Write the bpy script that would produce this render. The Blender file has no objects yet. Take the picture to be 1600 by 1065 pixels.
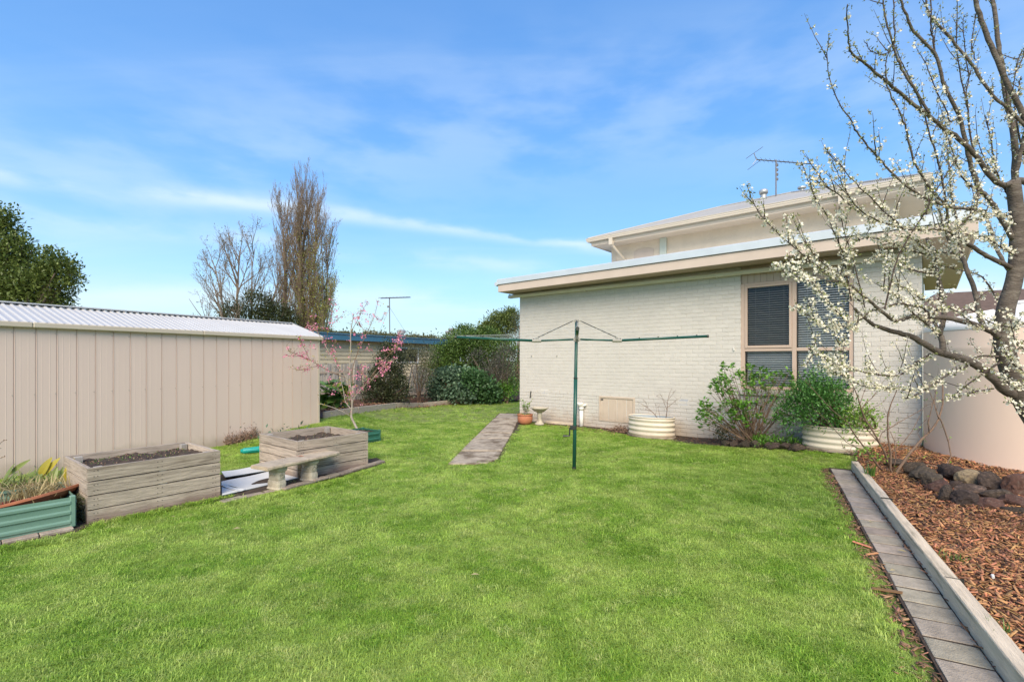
import bpy, bmesh, math, random
import numpy as np
from mathutils import Vector, Matrix
R = math.radians
random.seed(7)
rng = np.random.default_rng(7)
SC = bpy.context.scene
COL = SC.collection

# ------------------------------------------------------------------ camera
F, CX, HY, H = 755.0, 800.0, 563.0, 1.6
cam_d = bpy.data.cameras.new('camera')
cam = bpy.data.objects.new('camera', cam_d); COL.objects.link(cam)
cam.location = (0, 0, H); cam.rotation_euler = (R(90), 0, 0)
cam_d.sensor_width = 36; cam_d.lens = F/1600*36
cam_d.shift_y = (HY-532.5)/1600
cam_d.clip_start = 0.05; cam_d.clip_end = 3000
SC.camera = cam

# ------------------------------------------------------------------ sky and sun
SKY_SAT, SKY_TINT, SKY_COMP = 1.28, (1.0, 1.42, 1.60), 0.22
SUN_EL, SUN_AZ, SUN_STR, SUN_ANG = 40, 184, 2.8, 44      # azimuth clockwise from +Y
SKY_STR, EXPO = 0.15, 1.0
w = bpy.data.worlds.new("World"); SC.world = w; w.use_nodes = True
nt = w.node_tree; N = nt.nodes; L = nt.links; N.clear()
def nd(N, t, **k):
    n = N.new(t)
    for a, b in k.items(): setattr(n, a, b)
    return n
out = nd(N, 'ShaderNodeOutputWorld'); bg = nd(N, 'ShaderNodeBackground')
sky = nd(N, 'ShaderNodeTexSky', sky_type='NISHITA', sun_disc=False, sun_elevation=R(SUN_EL), sun_rotation=R(SUN_AZ),
         air_density=1.0, dust_density=0.5, ozone_density=1.5, altitude=50)
bg.inputs[1].default_value = SKY_STR
tc = nd(N, 'ShaderNodeTexCoord'); 
def wmath(op, a, b=None, c=None):
    n = nd(N, 'ShaderNodeMath', operation=op)
    for i, v in enumerate((a, b, c)):
        if v is None: continue
        if isinstance(v, (int, float)): n.inputs[i].default_value = v
        else: L.new(v, n.inputs[i])
    return n.outputs[0]
sep = nd(N, 'ShaderNodeSeparateXYZ'); L.new(tc.outputs['Generated'], sep.inputs[0])
gx, gy, gz_ = sep.outputs
zc = wmath('MAXIMUM', gz_, 0.03)
zc2 = wmath('ADD', zc, 0.12)
comb = nd(N, 'ShaderNodeCombineXYZ'); L.new(wmath('DIVIDE', gx, zc2), comb.inputs[0]); L.new(wmath('DIVIDE', gy, zc2), comb.inputs[1])
def wnoise(rot, scale, sc, det, lo, hi, dist=0.0, off=(0, 0, 0)):
    mp = nd(N, 'ShaderNodeMapping'); L.new(comb.outputs[0], mp.inputs[0]); mp.inputs['Rotation'].default_value = (0, 0, R(rot)); mp.inputs['Scale'].default_value = sc
    mp.inputs['Location'].default_value = off
    n = nd(N, 'ShaderNodeTexNoise'); L.new(mp.outputs[0], n.inputs['Vector']); n.inputs['Scale'].default_value = scale; n.inputs['Detail'].default_value = det
    n.inputs['Roughness'].default_value = 0.55; n.inputs['Distortion'].default_value = dist
    r = nd(N, 'ShaderNodeMapRange', interpolation_type='SMOOTHSTEP'); L.new(n.outputs[0], r.inputs[0]); r.inputs[1].default_value = lo; r.inputs[2].default_value = hi
    return r.outputs[0]
cl1 = wnoise(20, 0.55, (0.7, 1.6, 1), 5, 0.42, 0.84, 0.5, (2.1, 0.7, 0))
cl2 = wnoise(-14, 0.9, (0.35, 2.4, 1), 7, 0.50, 0.85, 0.35, (0.4, 3.2, 0))
veil = wmath('MULTIPLY', cl1, 0.13); wisp = wmath('MULTIPLY', cl2, 0.14)
# two thin streaks of high cloud, each a band along a great circle
def streak(a, b, width, amt, seed):
    va = Vector(((a[0]-CX)/F, 1, (HY-a[1])/F)).normalized(); vb = Vector(((b[0]-CX)/F, 1, (HY-b[1])/F)).normalized()
    n = va.cross(vb).normalized()
    dp = nd(N, 'ShaderNodeVectorMath', operation='DOT_PRODUCT'); L.new(tc.outputs['Generated'], dp.inputs[0]); dp.inputs[1].default_value = n
    nz = nd(N, 'ShaderNodeTexNoise'); mp = nd(N, 'ShaderNodeMapping'); L.new(tc.outputs['Generated'], mp.inputs[0]); mp.inputs['Location'].default_value = (seed, 0, 0); mp.inputs['Scale'].default_value = (3, 3, 9)
    L.new(mp.outputs[0], nz.inputs['Vector']); nz.inputs['Scale'].default_value = 1.6; nz.inputs['Detail'].default_value = 6
    d = wmath('ADD', dp.outputs['Value'], wmath('MULTIPLY', wmath('SUBTRACT', nz.outputs[0], 0.5), 0.05))
    g = wmath('POWER', 2.718, wmath('MULTIPLY', wmath('MULTIPLY', d, d), -1.0/(width*width)))
    r = nd(N, 'ShaderNodeMapRange', interpolation_type='SMOOTHSTEP'); L.new(nz.outputs[0], r.inputs[0]); r.inputs[1].default_value = 0.34; r.inputs[2].default_value = 0.62
    return wmath('MULTIPLY', wmath('MULTIPLY', g, r.outputs[0]), amt)
st1 = streak((0, 275), (840, 375), 0.013, 0.42, 1.0)
st2 = streak((60, 338), (800, 420), 0.016, 0.26, 5.3)
st3 = streak((900, 190), (1500, 120), 0.12, 0.20, 9.1)
st4 = streak((100, 470), (1000, 470), 0.03, 0.30, 3.7)
hz_ = wmath('MULTIPLY', wmath('POWER', 2.718, wmath('MULTIPLY', wmath('MAXIMUM', gz_, 0.0), -7.5)), 0.62)
tot = wmath('MINIMUM', wmath('ADD', wmath('ADD', hz_, 0.07), wmath('ADD', wmath('ADD', wmath('ADD', veil, wisp), wmath('ADD', st1, st2)), wmath('ADD', st3, st4))), 0.9)
mx = nd(N, 'ShaderNodeMix', data_type='RGBA'); L.new(tot, mx.inputs[0]); gm_ = nd(N, 'ShaderNodeHueSaturation'); gm_.inputs['Saturation'].default_value = SKY_SAT; L.new(sky.outputs[0], gm_.inputs['Color']); mt_ = nd(N, 'ShaderNodeMix', data_type='RGBA', blend_type='MULTIPLY'); mt_.inputs[0].default_value = 1; L.new(gm_.outputs[0], mt_.inputs[6]); mt_.inputs[7].default_value = (*SKY_TINT, 1); sp_ = nd(N, 'ShaderNodeSeparateColor'); L.new(mt_.outputs[2], sp_.inputs[0]); lum_ = wmath('DIVIDE', 1.0, wmath('ADD', 1.0, wmath('MULTIPLY', wmath('MAXIMUM', sp_.outputs[1], wmath('MULTIPLY', sp_.outputs[2], 0.6)), SKY_COMP))); md_ = nd(N, 'ShaderNodeVectorMath', operation='SCALE'); L.new(mt_.outputs[2], md_.inputs[0]); L.new(lum_, md_.inputs['Scale']); L.new(md_.outputs[0], mx.inputs[6]); mx.inputs[7].default_value = (3.2, 3.6, 3.9, 1)
L.new(mx.outputs[2], bg.inputs[0]); L.new(bg.outputs[0], out.inputs[0])
sd = bpy.data.lights.new('sun', 'SUN'); sd.energy = SUN_STR; sd.angle = R(SUN_ANG); sd.color = (1, 0.85, 0.66)
so = bpy.data.objects.new('sun', sd); COL.objects.link(so)
so.rotation_euler = Vector((math.sin(R(SUN_AZ))*math.cos(R(SUN_EL)), math.cos(R(SUN_AZ))*math.cos(R(SUN_EL)), math.sin(R(SUN_EL)))).to_track_quat('Z', 'Y').to_euler()
so.location = (0, -10, 20)
SC.view_settings.view_transform = 'Standard'; SC.view_settings.look = 'None'; SC.view_settings.gamma = 1
SC.view_settings.use_curve_mapping = False; SC.view_settings.exposure = EXPO
SC.cycles.max_bounces = 8; SC.cycles.transparent_max_bounces = 16

# ------------------------------------------------------------------ helpers
def at(px, py, Y): return Vector(((px-CX)/F*Y, Y, H+(HY-py)/F*Y))
def gp(px, py, z=0.0):
    Y = (H-z)*F/(py-HY); return Vector(((px-CX)/F*Y, Y, z))
def sstep(a, b, x):
    t = np.clip((x-a)/(b-a), 0, 1); return t*t*(3-2*t)
HC = Vector((0.21, 13.13, 0)); HD = Vector((0.757, -0.653, 0)); HN = Vector((-0.653, -0.757, 0))
HANG = math.atan2(HD.y, HD.x)
def hs(px, p=0.0):
    """distance along the house wall where the sight line of px meets the plane standing p in front of it"""
    o = HC + HN*p; u = (px-CX)/F
    return (u*o.y-o.x)/(HD.x-u*HD.y)
def hw(s, p=0.0, z=0.0): v = HC + HD*s + HN*p; return Vector((v.x, v.y, z))
def gz(x, y):
    x = np.asarray(x, float); y = np.asarray(y, float)
    m = 0.22*sstep(8.6, 11.0, y)*sstep(2.9, 4.2, -x)
    dx = x-HC.x; dy = y-HC.y
    s = dx*HD.x+dy*HD.y; p = dx*HN.x+dy*HN.y
    m2 = 0.11*sstep(4.6, 7.0, s)*(1-sstep(0.7, 1.6, p))
    ripple = 0.012*np.sin(x*1.7+0.4)*np.sin(y*1.3)+0.006*np.sin(x*4.1+y*2.2)
    return m+m2+ripple*sstep(2.5, 4, y)
def gzf(x, y): return float(gz(x, y))

def finish(o, parent=None, label=None, cat=None, group=None, kind=None):
    if o.name not in COL.objects: COL.objects.link(o)
    if parent is not None: o.parent = parent
    if label: o['label'] = label
    if cat: o['category'] = cat
    if group: o['group'] = group
    if kind: o['kind'] = kind
    return o
def thing(name, label, cat, loc=(0, 0, 0), rz=0.0, group=None):
    o = bpy.data.objects.new(name, None); o.empty_display_size = 0.1
    o.location = loc; o.rotation_euler = (0, 0, rz)
    return finish(o, None, label, cat, group)
class MB:
    def __init__(s): s.v = []; s.f = []; s.m = []; s.mi = 0
    def add(s, vs, fs):
        b = len(s.v); s.v.extend([tuple(v) for v in vs]); s.f.extend([tuple(i+b for i in f) for f in fs]); s.m.extend([s.mi]*len(fs)); return s
    def box(s, x0, x1, y0, y1, z0, z1):
        return s.add([(x0, y0, z0), (x1, y0, z0), (x1, y1, z0), (x0, y1, z0), (x0, y0, z1), (x1, y0, z1), (x1, y1, z1), (x0, y1, z1)],
                     [(0, 3, 2, 1), (4, 5, 6, 7), (0, 1, 5, 4), (1, 2, 6, 5), (2, 3, 7, 6), (3, 0, 4, 7)])
    def prism(s, prof, a, b):
        """profile [(u,v)] in the x-z plane, extruded along y from a to b"""
        n = len(prof)
        return s.add([(u, a, v) for u, v in prof]+[(u, b, v) for u, v in prof],
                     [tuple(range(n)), tuple(range(2*n-1, n-1, -1))]+[(i, i+n, (i+1) % n+n, (i+1) % n) for i in range(n)])
    def tube(s, pts, rad, n=6, cap=True):
        pts = [Vector(p) for p in pts]; k = len(pts)
        if isinstance(rad, (int, float)): rad = [rad]*k
        ref = None; vs = []
        for i, p in enumerate(pts):
            t = (pts[min(i+1, k-1)]-pts[max(i-1, 0)])
            if t.length < 1e-9: t = Vector((0, 0, 1))
            t.normalize()
            if ref is None: ref = Vector((1, 0, 0)) if abs(t.x) < 0.8 else Vector((0, 1, 0))
            a = (ref-t*ref.dot(t)); a.normalize(); b = t.cross(a); ref = a
            for j in range(n):
                an = 2*math.pi*j/n; vs.append(p+(a*math.cos(an)+b*math.sin(an))*rad[i])
        fs = [(i*n+j, i*n+(j+1) % n, (i+1)*n+(j+1) % n, (i+1)*n+j) for i in range(k-1) for j in range(n)]
        if cap: fs += [tuple(range(n-1, -1, -1)), tuple(range((k-1)*n, k*n))]
        return s.add(vs, fs)
    def lathe(s, prof, n=24, ox=0, oy=0, oz=0, sx=1, sy=1):
        k = len(prof); vs = [(ox+r*math.cos(2*math.pi*j/n)*sx, oy+r*math.sin(2*math.pi*j/n)*sy, oz+z) for r, z in prof for j in range(n)]
        fs = [(i*n+j, i*n+(j+1) % n, (i+1)*n+(j+1) % n, (i+1)*n+j) for i in range(k-1) for j in range(n)]
        return s.add(vs, fs)
    def build(s, name, mat, parent=None, origin=None, smooth=False, bevel=0, **kw):
        me = bpy.data.meshes.new(name)
        vs = s.v
        if origin is not None:
            o = Vector(origin); vs = [(v[0]-o.x, v[1]-o.y, v[2]-o.z) for v in vs]
        me.from_pydata(vs, [], s.f)
        mats = mat if isinstance(mat, (list, tuple)) else [mat]
        for m in mats: me.materials.append(m)
        if len(mats) > 1: me.polygons.foreach_set('material_index', s.m)
        if bevel:
            bm = bmesh.new(); bm.from_mesh(me); bmesh.ops.remove_doubles(bm, verts=bm.verts, dist=1e-5)
            bmesh.ops.bevel(bm, geom=[e for e in bm.edges if len(e.link_faces) == 2 and e.calc_face_angle(0) > 0.5], offset=bevel, segments=1, affect='EDGES', clamp_overlap=True)
            bm.to_mesh(me); bm.free()
        if smooth: me.polygons.foreach_set('use_smooth', [True]*len(me.polygons))
        me.update()
        return finish(bpy.data.objects.new(name, me), parent, **kw)
def np_mesh(name, V, Fc, mats, parent=None, attrs=None, mi=None, smooth=False, **kw):
    """V (n,3) array, Fc (m,k) int array"""
    me = bpy.data.meshes.new(name); V = np.asarray(V, np.float32); Fc = np.asarray(Fc, np.int32)
    k = Fc.shape[1]; me.vertices.add(len(V)); me.vertices.foreach_set('co', V.ravel())
    me.loops.add(Fc.size); me.loops.foreach_set('vertex_index', Fc.ravel())
    me.polygons.add(len(Fc)); me.polygons.foreach_set('loop_start', np.arange(len(Fc), dtype=np.int32)*k)
    try: me.polygons.foreach_set('loop_total', np.full(len(Fc), k, np.int32))
    except Exception: pass
    for m in (mats if isinstance(mats, (list, tuple)) else [mats]): me.materials.append(m)
    if mi is not None: me.polygons.foreach_set('material_index', np.asarray(mi, np.int32))
    if smooth: me.polygons.foreach_set('use_smooth', np.ones(len(Fc), bool))
    for an, (dt, arr) in (attrs or {}).items():
        a = me.attributes.new(an, dt, 'POINT')
        a.data.foreach_set('vector' if dt == 'FLOAT_VECTOR' else 'value', np.asarray(arr).ravel())
    me.update(calc_edges=True); me.validate()
    return finish(bpy.data.objects.new(name, me), parent, **kw)
def dup(root, loc=None, rz=None, label=None, scale=None):
    r = root.copy(); COL.objects.link(r)
    if loc is not None: r.location = loc
    if rz is not None: r.rotation_euler = (0, 0, rz)
    if scale is not None: r.scale = scale
    if label: r['label'] = label
    for ch in list(root.children):
        c = ch.copy(); COL.objects.link(c); c.parent = r
        for g in ch.children:
            d = g.copy(); COL.objects.link(d); d.parent = c
    return r

# ------------------------------------------------------------------ materials
MATS = {}
def mat(name, col, rough=0.7, var=0.15, scale=6, stretch=(1, 1, 1), bump=0.0, bscale=40, rand=0.0, col2=None, mask=(0.5, 0.7), mscale=2.0, metal=0.0, spec=0.4,
        trans=0.0, world=False, attr=None, hue=0.0, coat=0, dirt=None, detail=6):
    m = bpy.data.materials.new(name); m.use_nodes = True; N = m.node_tree.nodes; L = m.node_tree.links; N.clear()
    o = N.new('ShaderNodeOutputMaterial'); b = N.new('ShaderNodeBsdfPrincipled'); L.new(b.outputs[0], o.inputs[0])
    b.inputs['Roughness'].default_value = rough; b.inputs['Metallic'].default_value = metal; b.inputs['Specular IOR Level'].default_value = spec
    if world:
        g = N.new('ShaderNodeNewGeometry'); vec = g.outputs['Position']
    else:
        t = N.new('ShaderNodeTexCoord'); vec = t.outputs['Object']
    oi = N.new('ShaderNodeObjectInfo')
    if rand or not world:
        va = N.new('ShaderNodeVectorMath'); va.operation = 'MULTIPLY_ADD'; L.new(oi.outputs['Random'], va.inputs[0]); va.inputs[1].default_value = (7, 13, 19) if not world else (0, 0, 0); L.new(vec, va.inputs[2]); vec = va.outputs[0]
    mp = N.new('ShaderNodeMapping'); L.new(vec, mp.inputs[0]); mp.inputs['Scale'].default_value = stretch
    n1 = N.new('ShaderNodeTexNoise'); L.new(mp.outputs[0], n1.inputs['Vector']); n1.inputs['Scale'].default_value = scale; n1.inputs['Detail'].default_value = detail; n1.inputs['Roughness'].default_value = 0.6
    c = Vector(col)
    rp = N.new('ShaderNodeMix'); rp.data_type = 'RGBA'
    cr = N.new('ShaderNodeMapRange'); L.new(n1.outputs[0], cr.inputs[0]); cr.inputs[1].default_value = 0.3; cr.inputs[2].default_value = 0.7
    L.new(cr.outputs[0], rp.inputs[0]); rp.inputs[6].default_value = (*(c*(1-var)), 1); rp.inputs[7].default_value = (*[min(1, x) for x in c*(1+var)], 1)
    colo = rp.outputs[2]
    if col2:
        n2 = N.new('ShaderNodeTexNoise'); L.new(mp.outputs[0], n2.inputs['Vector']); n2.inputs['Scale'].default_value = mscale; n2.inputs['Detail'].default_value = 8; n2.inputs['Roughness'].default_value = 0.65
        r2 = N.new('ShaderNodeMapRange'); r2.interpolation_type = 'SMOOTHSTEP'; L.new(n2.outputs[0], r2.inputs[0]); r2.inputs[1].default_value = mask[0]; r2.inputs[2].default_value = mask[1]
        m2 = N.new('ShaderNodeMix'); m2.data_type = 'RGBA'; L.new(r2.outputs[0], m2.inputs[0]); L.new(colo, m2.inputs[6]); m2.inputs[7].default_value = (*col2, 1); colo = m2.outputs[2]
    if attr:     # per-leaf tone written on the mesh: (dark, light) colours
        a = N.new('ShaderNodeAttribute'); a.attribute_name = 'tone'
        m3 = N.new('ShaderNodeMix'); m3.data_type = 'RGBA'; L.new(a.outputs['Fac'], m3.inputs[0]); m3.inputs[6].default_value = (*attr[0], 1); m3.inputs[7].default_value = (*attr[1], 1)
        m4 = N.new('ShaderNodeMix'); m4.data_type = 'RGBA'; m4.inputs[0].default_value = 0.35; L.new(m3.outputs[2], m4.inputs[6]); L.new(colo, m4.inputs[7]); colo = m4.outputs[2]
    if rand or hue:
        hsv = N.new('ShaderNodeHueSaturation'); L.new(colo, hsv.inputs['Color'])
        mr = N.new('ShaderNodeMapRange'); L.new(oi.outputs['Random'], mr.inputs[0]); mr.inputs[3].default_value = 1-rand; mr.inputs[4].default_value = 1+rand; L.new(mr.outputs[0], hsv.inputs['Value'])
        if hue:
            wn = N.new('ShaderNodeTexWhiteNoise'); wn.noise_dimensions = '1D'; L.new(oi.outputs['Random'], wn.inputs['W'])
            mr2 = N.new('ShaderNodeMapRange'); L.new(wn.outputs['Value'], mr2.inputs[0]); mr2.inputs[3].default_value = 0.5-hue; mr2.inputs[4].default_value = 0.5+hue; L.new(mr2.outputs[0], hsv.inputs['Hue'])
        colo = hsv.outputs[0]
    if dirt:    # (colour, height) splash-back soiling that fades up from the ground, broken up by noise
        g2 = N.new('ShaderNodeNewGeometry'); sp = N.new('ShaderNodeSeparateXYZ'); L.new(g2.outputs['Position'], sp.inputs[0])
        nn = N.new('ShaderNodeTexNoise'); L.new(g2.outputs['Position'], nn.inputs['Vector']); nn.inputs['Scale'].default_value = 3.5; nn.inputs['Detail'].default_value = 7
        ad = N.new('ShaderNodeMath'); ad.operation = 'MULTIPLY_ADD'; L.new(nn.outputs[0], ad.inputs[0]); ad.inputs[1].default_value = -dirt[1]*1.6; L.new(sp.outputs[2], ad.inputs[2])
        mr3 = N.new('ShaderNodeMapRange'); mr3.interpolation_type = 'SMOOTHSTEP'; L.new(ad.outputs[0], mr3.inputs[0]); mr3.inputs[1].default_value = dirt[1]*0.5; mr3.inputs[2].default_value = -dirt[1]*0.9; mr3.inputs[3].default_value = 0; mr3.inputs[4].default_value = 0.75
        md = N.new('ShaderNodeMix'); md.data_type = 'RGBA'; L.new(mr3.outputs[0], md.inputs[0]); L.new(colo, md.inputs[6]); md.inputs[7].default_value = (*dirt[0], 1); colo = md.outputs[2]
    L.new(colo, b.inputs['Base Color'])
    if bump:
        n3 = N.new('ShaderNodeTexNoise'); L.new(mp.outputs[0], n3.inputs['Vector']); n3.inputs['Scale'].default_value = bscale; n3.inputs['Detail'].default_value = 5
        bp = N.new('ShaderNodeBump'); L.new(n3.outputs[0], bp.inputs['Height']); bp.inputs['Strength'].default_value = min(1, bump); bp.inputs['Distance'].default_value = 0.01; L.new(bp.outputs[0], b.inputs['Normal'])
    if trans:
        tr = N.new('ShaderNodeBsdfTranslucent'); mixs = N.new('ShaderNodeMixShader'); mixs.inputs[0].default_value = trans
        L.new(colo, tr.inputs[0]); L.new(b.outputs[0], mixs.inputs[1]); L.new(tr.outputs[0], mixs.inputs[2]); L.new(mixs.outputs[0], o.inputs[0])
    MATS[name] = m; return m
brickpaint = mat('painted_brick', (0.575, 0.54, 0.485), 0.6, 0.05, 5, bump=0.45, bscale=55, rand=0.035, col2=(0.60, 0.55, 0.47), mask=(0.62, 0.86), mscale=7, dirt=((0.42, 0.33, 0.25), 0.34))
mortar = mat('painted_mortar', (0.54, 0.505, 0.45), 0.8, 0.1, 20, bump=0.4, bscale=90, dirt=((0.32, 0.26, 0.2), 0.32))
render_w = mat('cream_render', (0.66, 0.56, 0.45), 0.85, 0.07, 3, bump=1.0, bscale=22, col2=(0.62, 0.52, 0.41), mask=(0.55, 0.8), mscale=3)
fascia_m = mat('beige_paint', (0.56, 0.46, 0.385), 0.55, 0.05, 3, bump=0.06, rand=0.02, col2=(0.46, 0.38, 0.31), mask=(0.66, 0.85), mscale=5)
frame_m = mat('window_frame_paint', (0.50, 0.38, 0.30), 0.5, 0.05, 5, bump=0.08, bscale=60, stretch=(1, 1, 0.3))
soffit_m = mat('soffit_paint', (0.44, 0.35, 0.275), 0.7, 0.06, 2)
soffit2_m = mat('upper_soffit_paint', (0.60, 0.52, 0.43), 0.7, 0.04, 2)
gutter_m = mat('gutter_paint', (0.56, 0.49, 0.40), 0.4, 0.05, 2, stretch=(0.3, 1, 3))
zinc = mat('zincalume', (0.62, 0.65, 0.65), 0.42, 0.06, 3, metal=0.35, bump=0.05, bscale=4, rand=0.03)
roof_m = mat('corrugated_roof', (0.40, 0.385, 0.36), 0.5, 0.08, 2, metal=0.15, col2=(0.34, 0.33, 0.30), mask=(0.55, 0.8))
shedroof_m = mat('shed_roof_sheet', (0.50, 0.50, 0.50), 0.6, 0.06, 2, metal=0.25, col2=(0.5, 0.49, 0.46), mask=(0.6, 0.8), mscale=3)
shed_m = mat('shed_wall_sheet', (0.66, 0.52, 0.44), 0.5, 0.03, 1.2, stretch=(1, 1, 0.35), rand=0.012, bump=0.03, bscale=3, dirt=((0.36, 0.28, 0.21), 0.22))
shedtrim_m = mat('shed_trim', (0.53, 0.46, 0.36), 0.45, 0.05, 2)
pvc = mat('white_pvc', (0.70, 0.68, 0.62), 0.4, 0.05, 4)
pipe_m = mat('painted_pipe', (0.62, 0.60, 0.50), 0.45, 0.06, 3)
downpipe_m = mat('grey_downpipe', (0.50, 0.54, 0.48), 0.45, 0.05, 3)
dark_m = mat('dark_interior', (0.02, 0.02, 0.02), 0.9, 0.1)
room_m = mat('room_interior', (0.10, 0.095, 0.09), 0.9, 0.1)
slat_m = mat('blind_slat', (0.85, 0.85, 0.84), 0.4, 0.02)
cord_m = mat('blind_cord', (0.75, 0.75, 0.73), 0.6, 0.02)
green_m = mat('green_powdercoat', (0.012, 0.075, 0.052), 0.32, 0.1, 4)
greybr = mat('grey_bracket', (0.30, 0.29, 0.25), 0.5, 0.15, 20)
darkmetal = mat('dark_steel', (0.05, 0.055, 0.05), 0.4, 0.15, 10, metal=0.5)
wire_m = mat('line_wire', (0.58, 0.58, 0.56), 0.5, 0.05)
aerial_m = mat('aerial_metal', (0.16, 0.16, 0.17), 0.4, 0.1, metal=0.6)
galv = mat('galvanised', (0.45, 0.46, 0.46), 0.45, 0.1, 8, metal=0.5)
timber = mat('weathered_timber', (0.41, 0.34, 0.27), 0.85, 0.38, 4.0, stretch=(1.0, 16, 16), bump=0.7, bscale=14, rand=0.14, col2=(0.19, 0.145, 0.105), mask=(0.54, 0.72), mscale=1.6, dirt=((0.17, 0.10, 0.075), 0.12))
timber_v = mat('weathered_timber_upright', (0.36, 0.33, 0.29), 0.85, 0.28, 3.0, stretch=(11, 11, 1.2), bump=0.5, bscale=12, rand=0.12, col2=(0.24, 0.2, 0.16), mask=(0.55, 0.8), mscale=1.5)
sleeper_m = mat('sleeper_timber', (0.64, 0.53, 0.39), 0.85, 0.20, 2.5, stretch=(1.0, 10, 10), bump=0.6, bscale=14, rand=0.07, col2=(0.25, 0.215, 0.15), mask=(0.50, 0.72), mscale=1.6)
hatch_m = mat('hatch_board_paint', (0.53, 0.43, 0.335), 0.65, 0.07, 3, stretch=(5, 5, 1), rand=0.05, bump=0.15, dirt=((0.35, 0.28, 0.2), 0.28))
nail_m = mat('nail', (0.06, 0.05, 0.045), 0.6, 0.2)
conc = mat('old_concrete', (0.39, 0.325, 0.245), 0.92, 0.25, 9, bump=0.9, bscale=60, rand=0.07, col2=(0.15, 0.11, 0.07), mask=(0.44, 0.64), mscale=3.2)
paver_m = mat('stone_paver', (0.37, 0.315, 0.245), 0.9, 0.2, 14, bump=0.8, bscale=90, rand=0.14, hue=0.02, col2=(0.24, 0.21, 0.165), mask=(0.5, 0.72), mscale=6)
paver2_m = mat('brown_paver', (0.31, 0.255, 0.20), 0.9, 0.2, 14, bump=0.8, bscale=90, rand=0.15, hue=0.02, col2=(0.16, 0.13, 0.1), mask=(0.5, 0.72), mscale=6)
rock_m = mat('scoria_rock', (0.060, 0.044, 0.034), 0.95, 0.5, 6, bump=1.0, bscale=26, rand=0.35, hue=0.02, col2=(0.135, 0.095, 0.07), mask=(0.52, 0.66), mscale=5)
rocky_m = mat('lichen_rock', (0.26, 0.20, 0.12), 0.9, 0.35, 6, bump=1.0, bscale=26, col2=(0.12, 0.09, 0.07), mask=(0.5, 0.7), mscale=4)
rockr_m = mat('red_rock', (0.10, 0.05, 0.036), 0.85, 0.35, 6, bump=1.0, bscale=26, rand=0.2, col2=(0.16, 0.11, 0.085), mask=(0.5, 0.7), mscale=4)
soil = mat('soil', (0.058, 0.04, 0.028), 0.95, 0.5, 18, bump=1.0, bscale=60, world=True, col2=(0.12, 0.085, 0.06), mask=(0.55, 0.75), mscale=22)
mulchbase = mat('mulch_base', (0.09, 0.045, 0.028), 0.95, 0.4, 30, bump=1.0, bscale=80, world=True)
chip_m = mat('bark_chip', (0.38, 0.185, 0.085), 0.8, 0.25, 8, rand=0.62, hue=0.022)
leaflit_m = mat('leaf_litter', (0.24, 0.13, 0.075), 0.8, 0.3, 8, rand=0.5, hue=0.02)
terra = mat('terracotta', (0.42, 0.16, 0.085), 0.75, 0.12, 5, bump=0.2, bscale=30, col2=(0.46, 0.25, 0.17), mask=(0.55, 0.8), mscale=4)
stone_m = mat('cast_stone', (0.46, 0.41, 0.32), 0.85, 0.18, 8, bump=0.7, bscale=50, col2=(0.30, 0.26, 0.20), mask=(0.48, 0.7), mscale=7)
bench_m = mat('bench_top_stone', (0.44, 0.36, 0.26), 0.85, 0.18, 8, bump=0.7, bscale=50, col2=(0.28, 0.21, 0.16), mask=(0.5, 0.75), mscale=7)
tank_m = mat('tank_plastic', (0.78, 0.60, 0.47), 0.5, 0.03, 1.2, stretch=(1, 1, 0.5), col2=(0.72, 0.55, 0.43), mask=(0.5, 0.9), mscale=1.0)
tanktop_m = mat('tank_roof_plastic', (0.78, 0.76, 0.73), 0.5, 0.03, 2)
cream_cor = mat('cream_corrugated', (0.66, 0.58, 0.46), 0.42, 0.07, 4, dirt=((0.40, 0.30, 0.2), 0.16))
liner_m = mat('planter_lining', (0.42, 0.47, 0.48), 0.5, 0.1, 6)
green_cor = mat('green_corrugated', (0.15, 0.26, 0.20), 0.42, 0.06, 4, col2=(0.20, 0.30, 0.24), mask=(0.55, 0.8), mscale=4)
dgreen_cor = mat('dark_green_corrugated', (0.03, 0.12, 0.085), 0.42, 0.1, 4)
sheet_m = mat('white_sheet', (0.60, 0.61, 0.60), 0.5, 0.05, 5, bump=0.1, bscale=8, col2=(0.30, 0.31, 0.25), mask=(0.60, 0.72), mscale=2.6)
sheetline_m = mat('sheet_edge', (0.10, 0.12, 0.12), 0.6, 0.1)
teal_m = mat('teal_plastic', (0.01, 0.30, 0.26), 0.35, 0.08, 5)
redpot_m = mat('red_glazed_pot', (0.20, 0.035, 0.03), 0.3, 0.1, 5)
weather_m = mat('cream_weatherboard', (0.62, 0.52, 0.34), 0.65, 0.06, 3, rand=0.03)
blue_m = mat('blue_fascia_paint', (0.055, 0.16, 0.24), 0.5, 0.1, 4)
browntile_m = mat('brown_roof', (0.13, 0.085, 0.06), 0.8, 0.2, 6)
brownwall_m = mat('brown_brick_wall', (0.28, 0.17, 0.12), 0.85, 0.2, 6)
bark_m = mat('plum_bark', (0.105, 0.085, 0.068), 0.85, 0.35, 9, stretch=(1, 1, 2.2), bump=1.0, bscale=38, world=True, col2=(0.18, 0.16, 0.13), mask=(0.5, 0.75), mscale=9)
twig_m = mat('plum_twig', (0.065, 0.045, 0.036), 0.8, 0.3, 20, world=True, bump=0.3)
brownstem = mat('shrub_stem', (0.19, 0.125, 0.085), 0.85, 0.3, 15, bump=0.3, world=True)
palestem = mat('pale_stem', (0.33, 0.29, 0.24), 0.85, 0.25, 15, bump=0.3, world=True)
farbark = mat('poplar_bark', (0.17, 0.125, 0.09), 0.9, 0.3, 1, world=True)
farbark2 = mat('grey_tree_bark', (0.17, 0.13, 0.10), 0.9, 0.3, 1, world=True)
W3 = dict(world=True)
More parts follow.
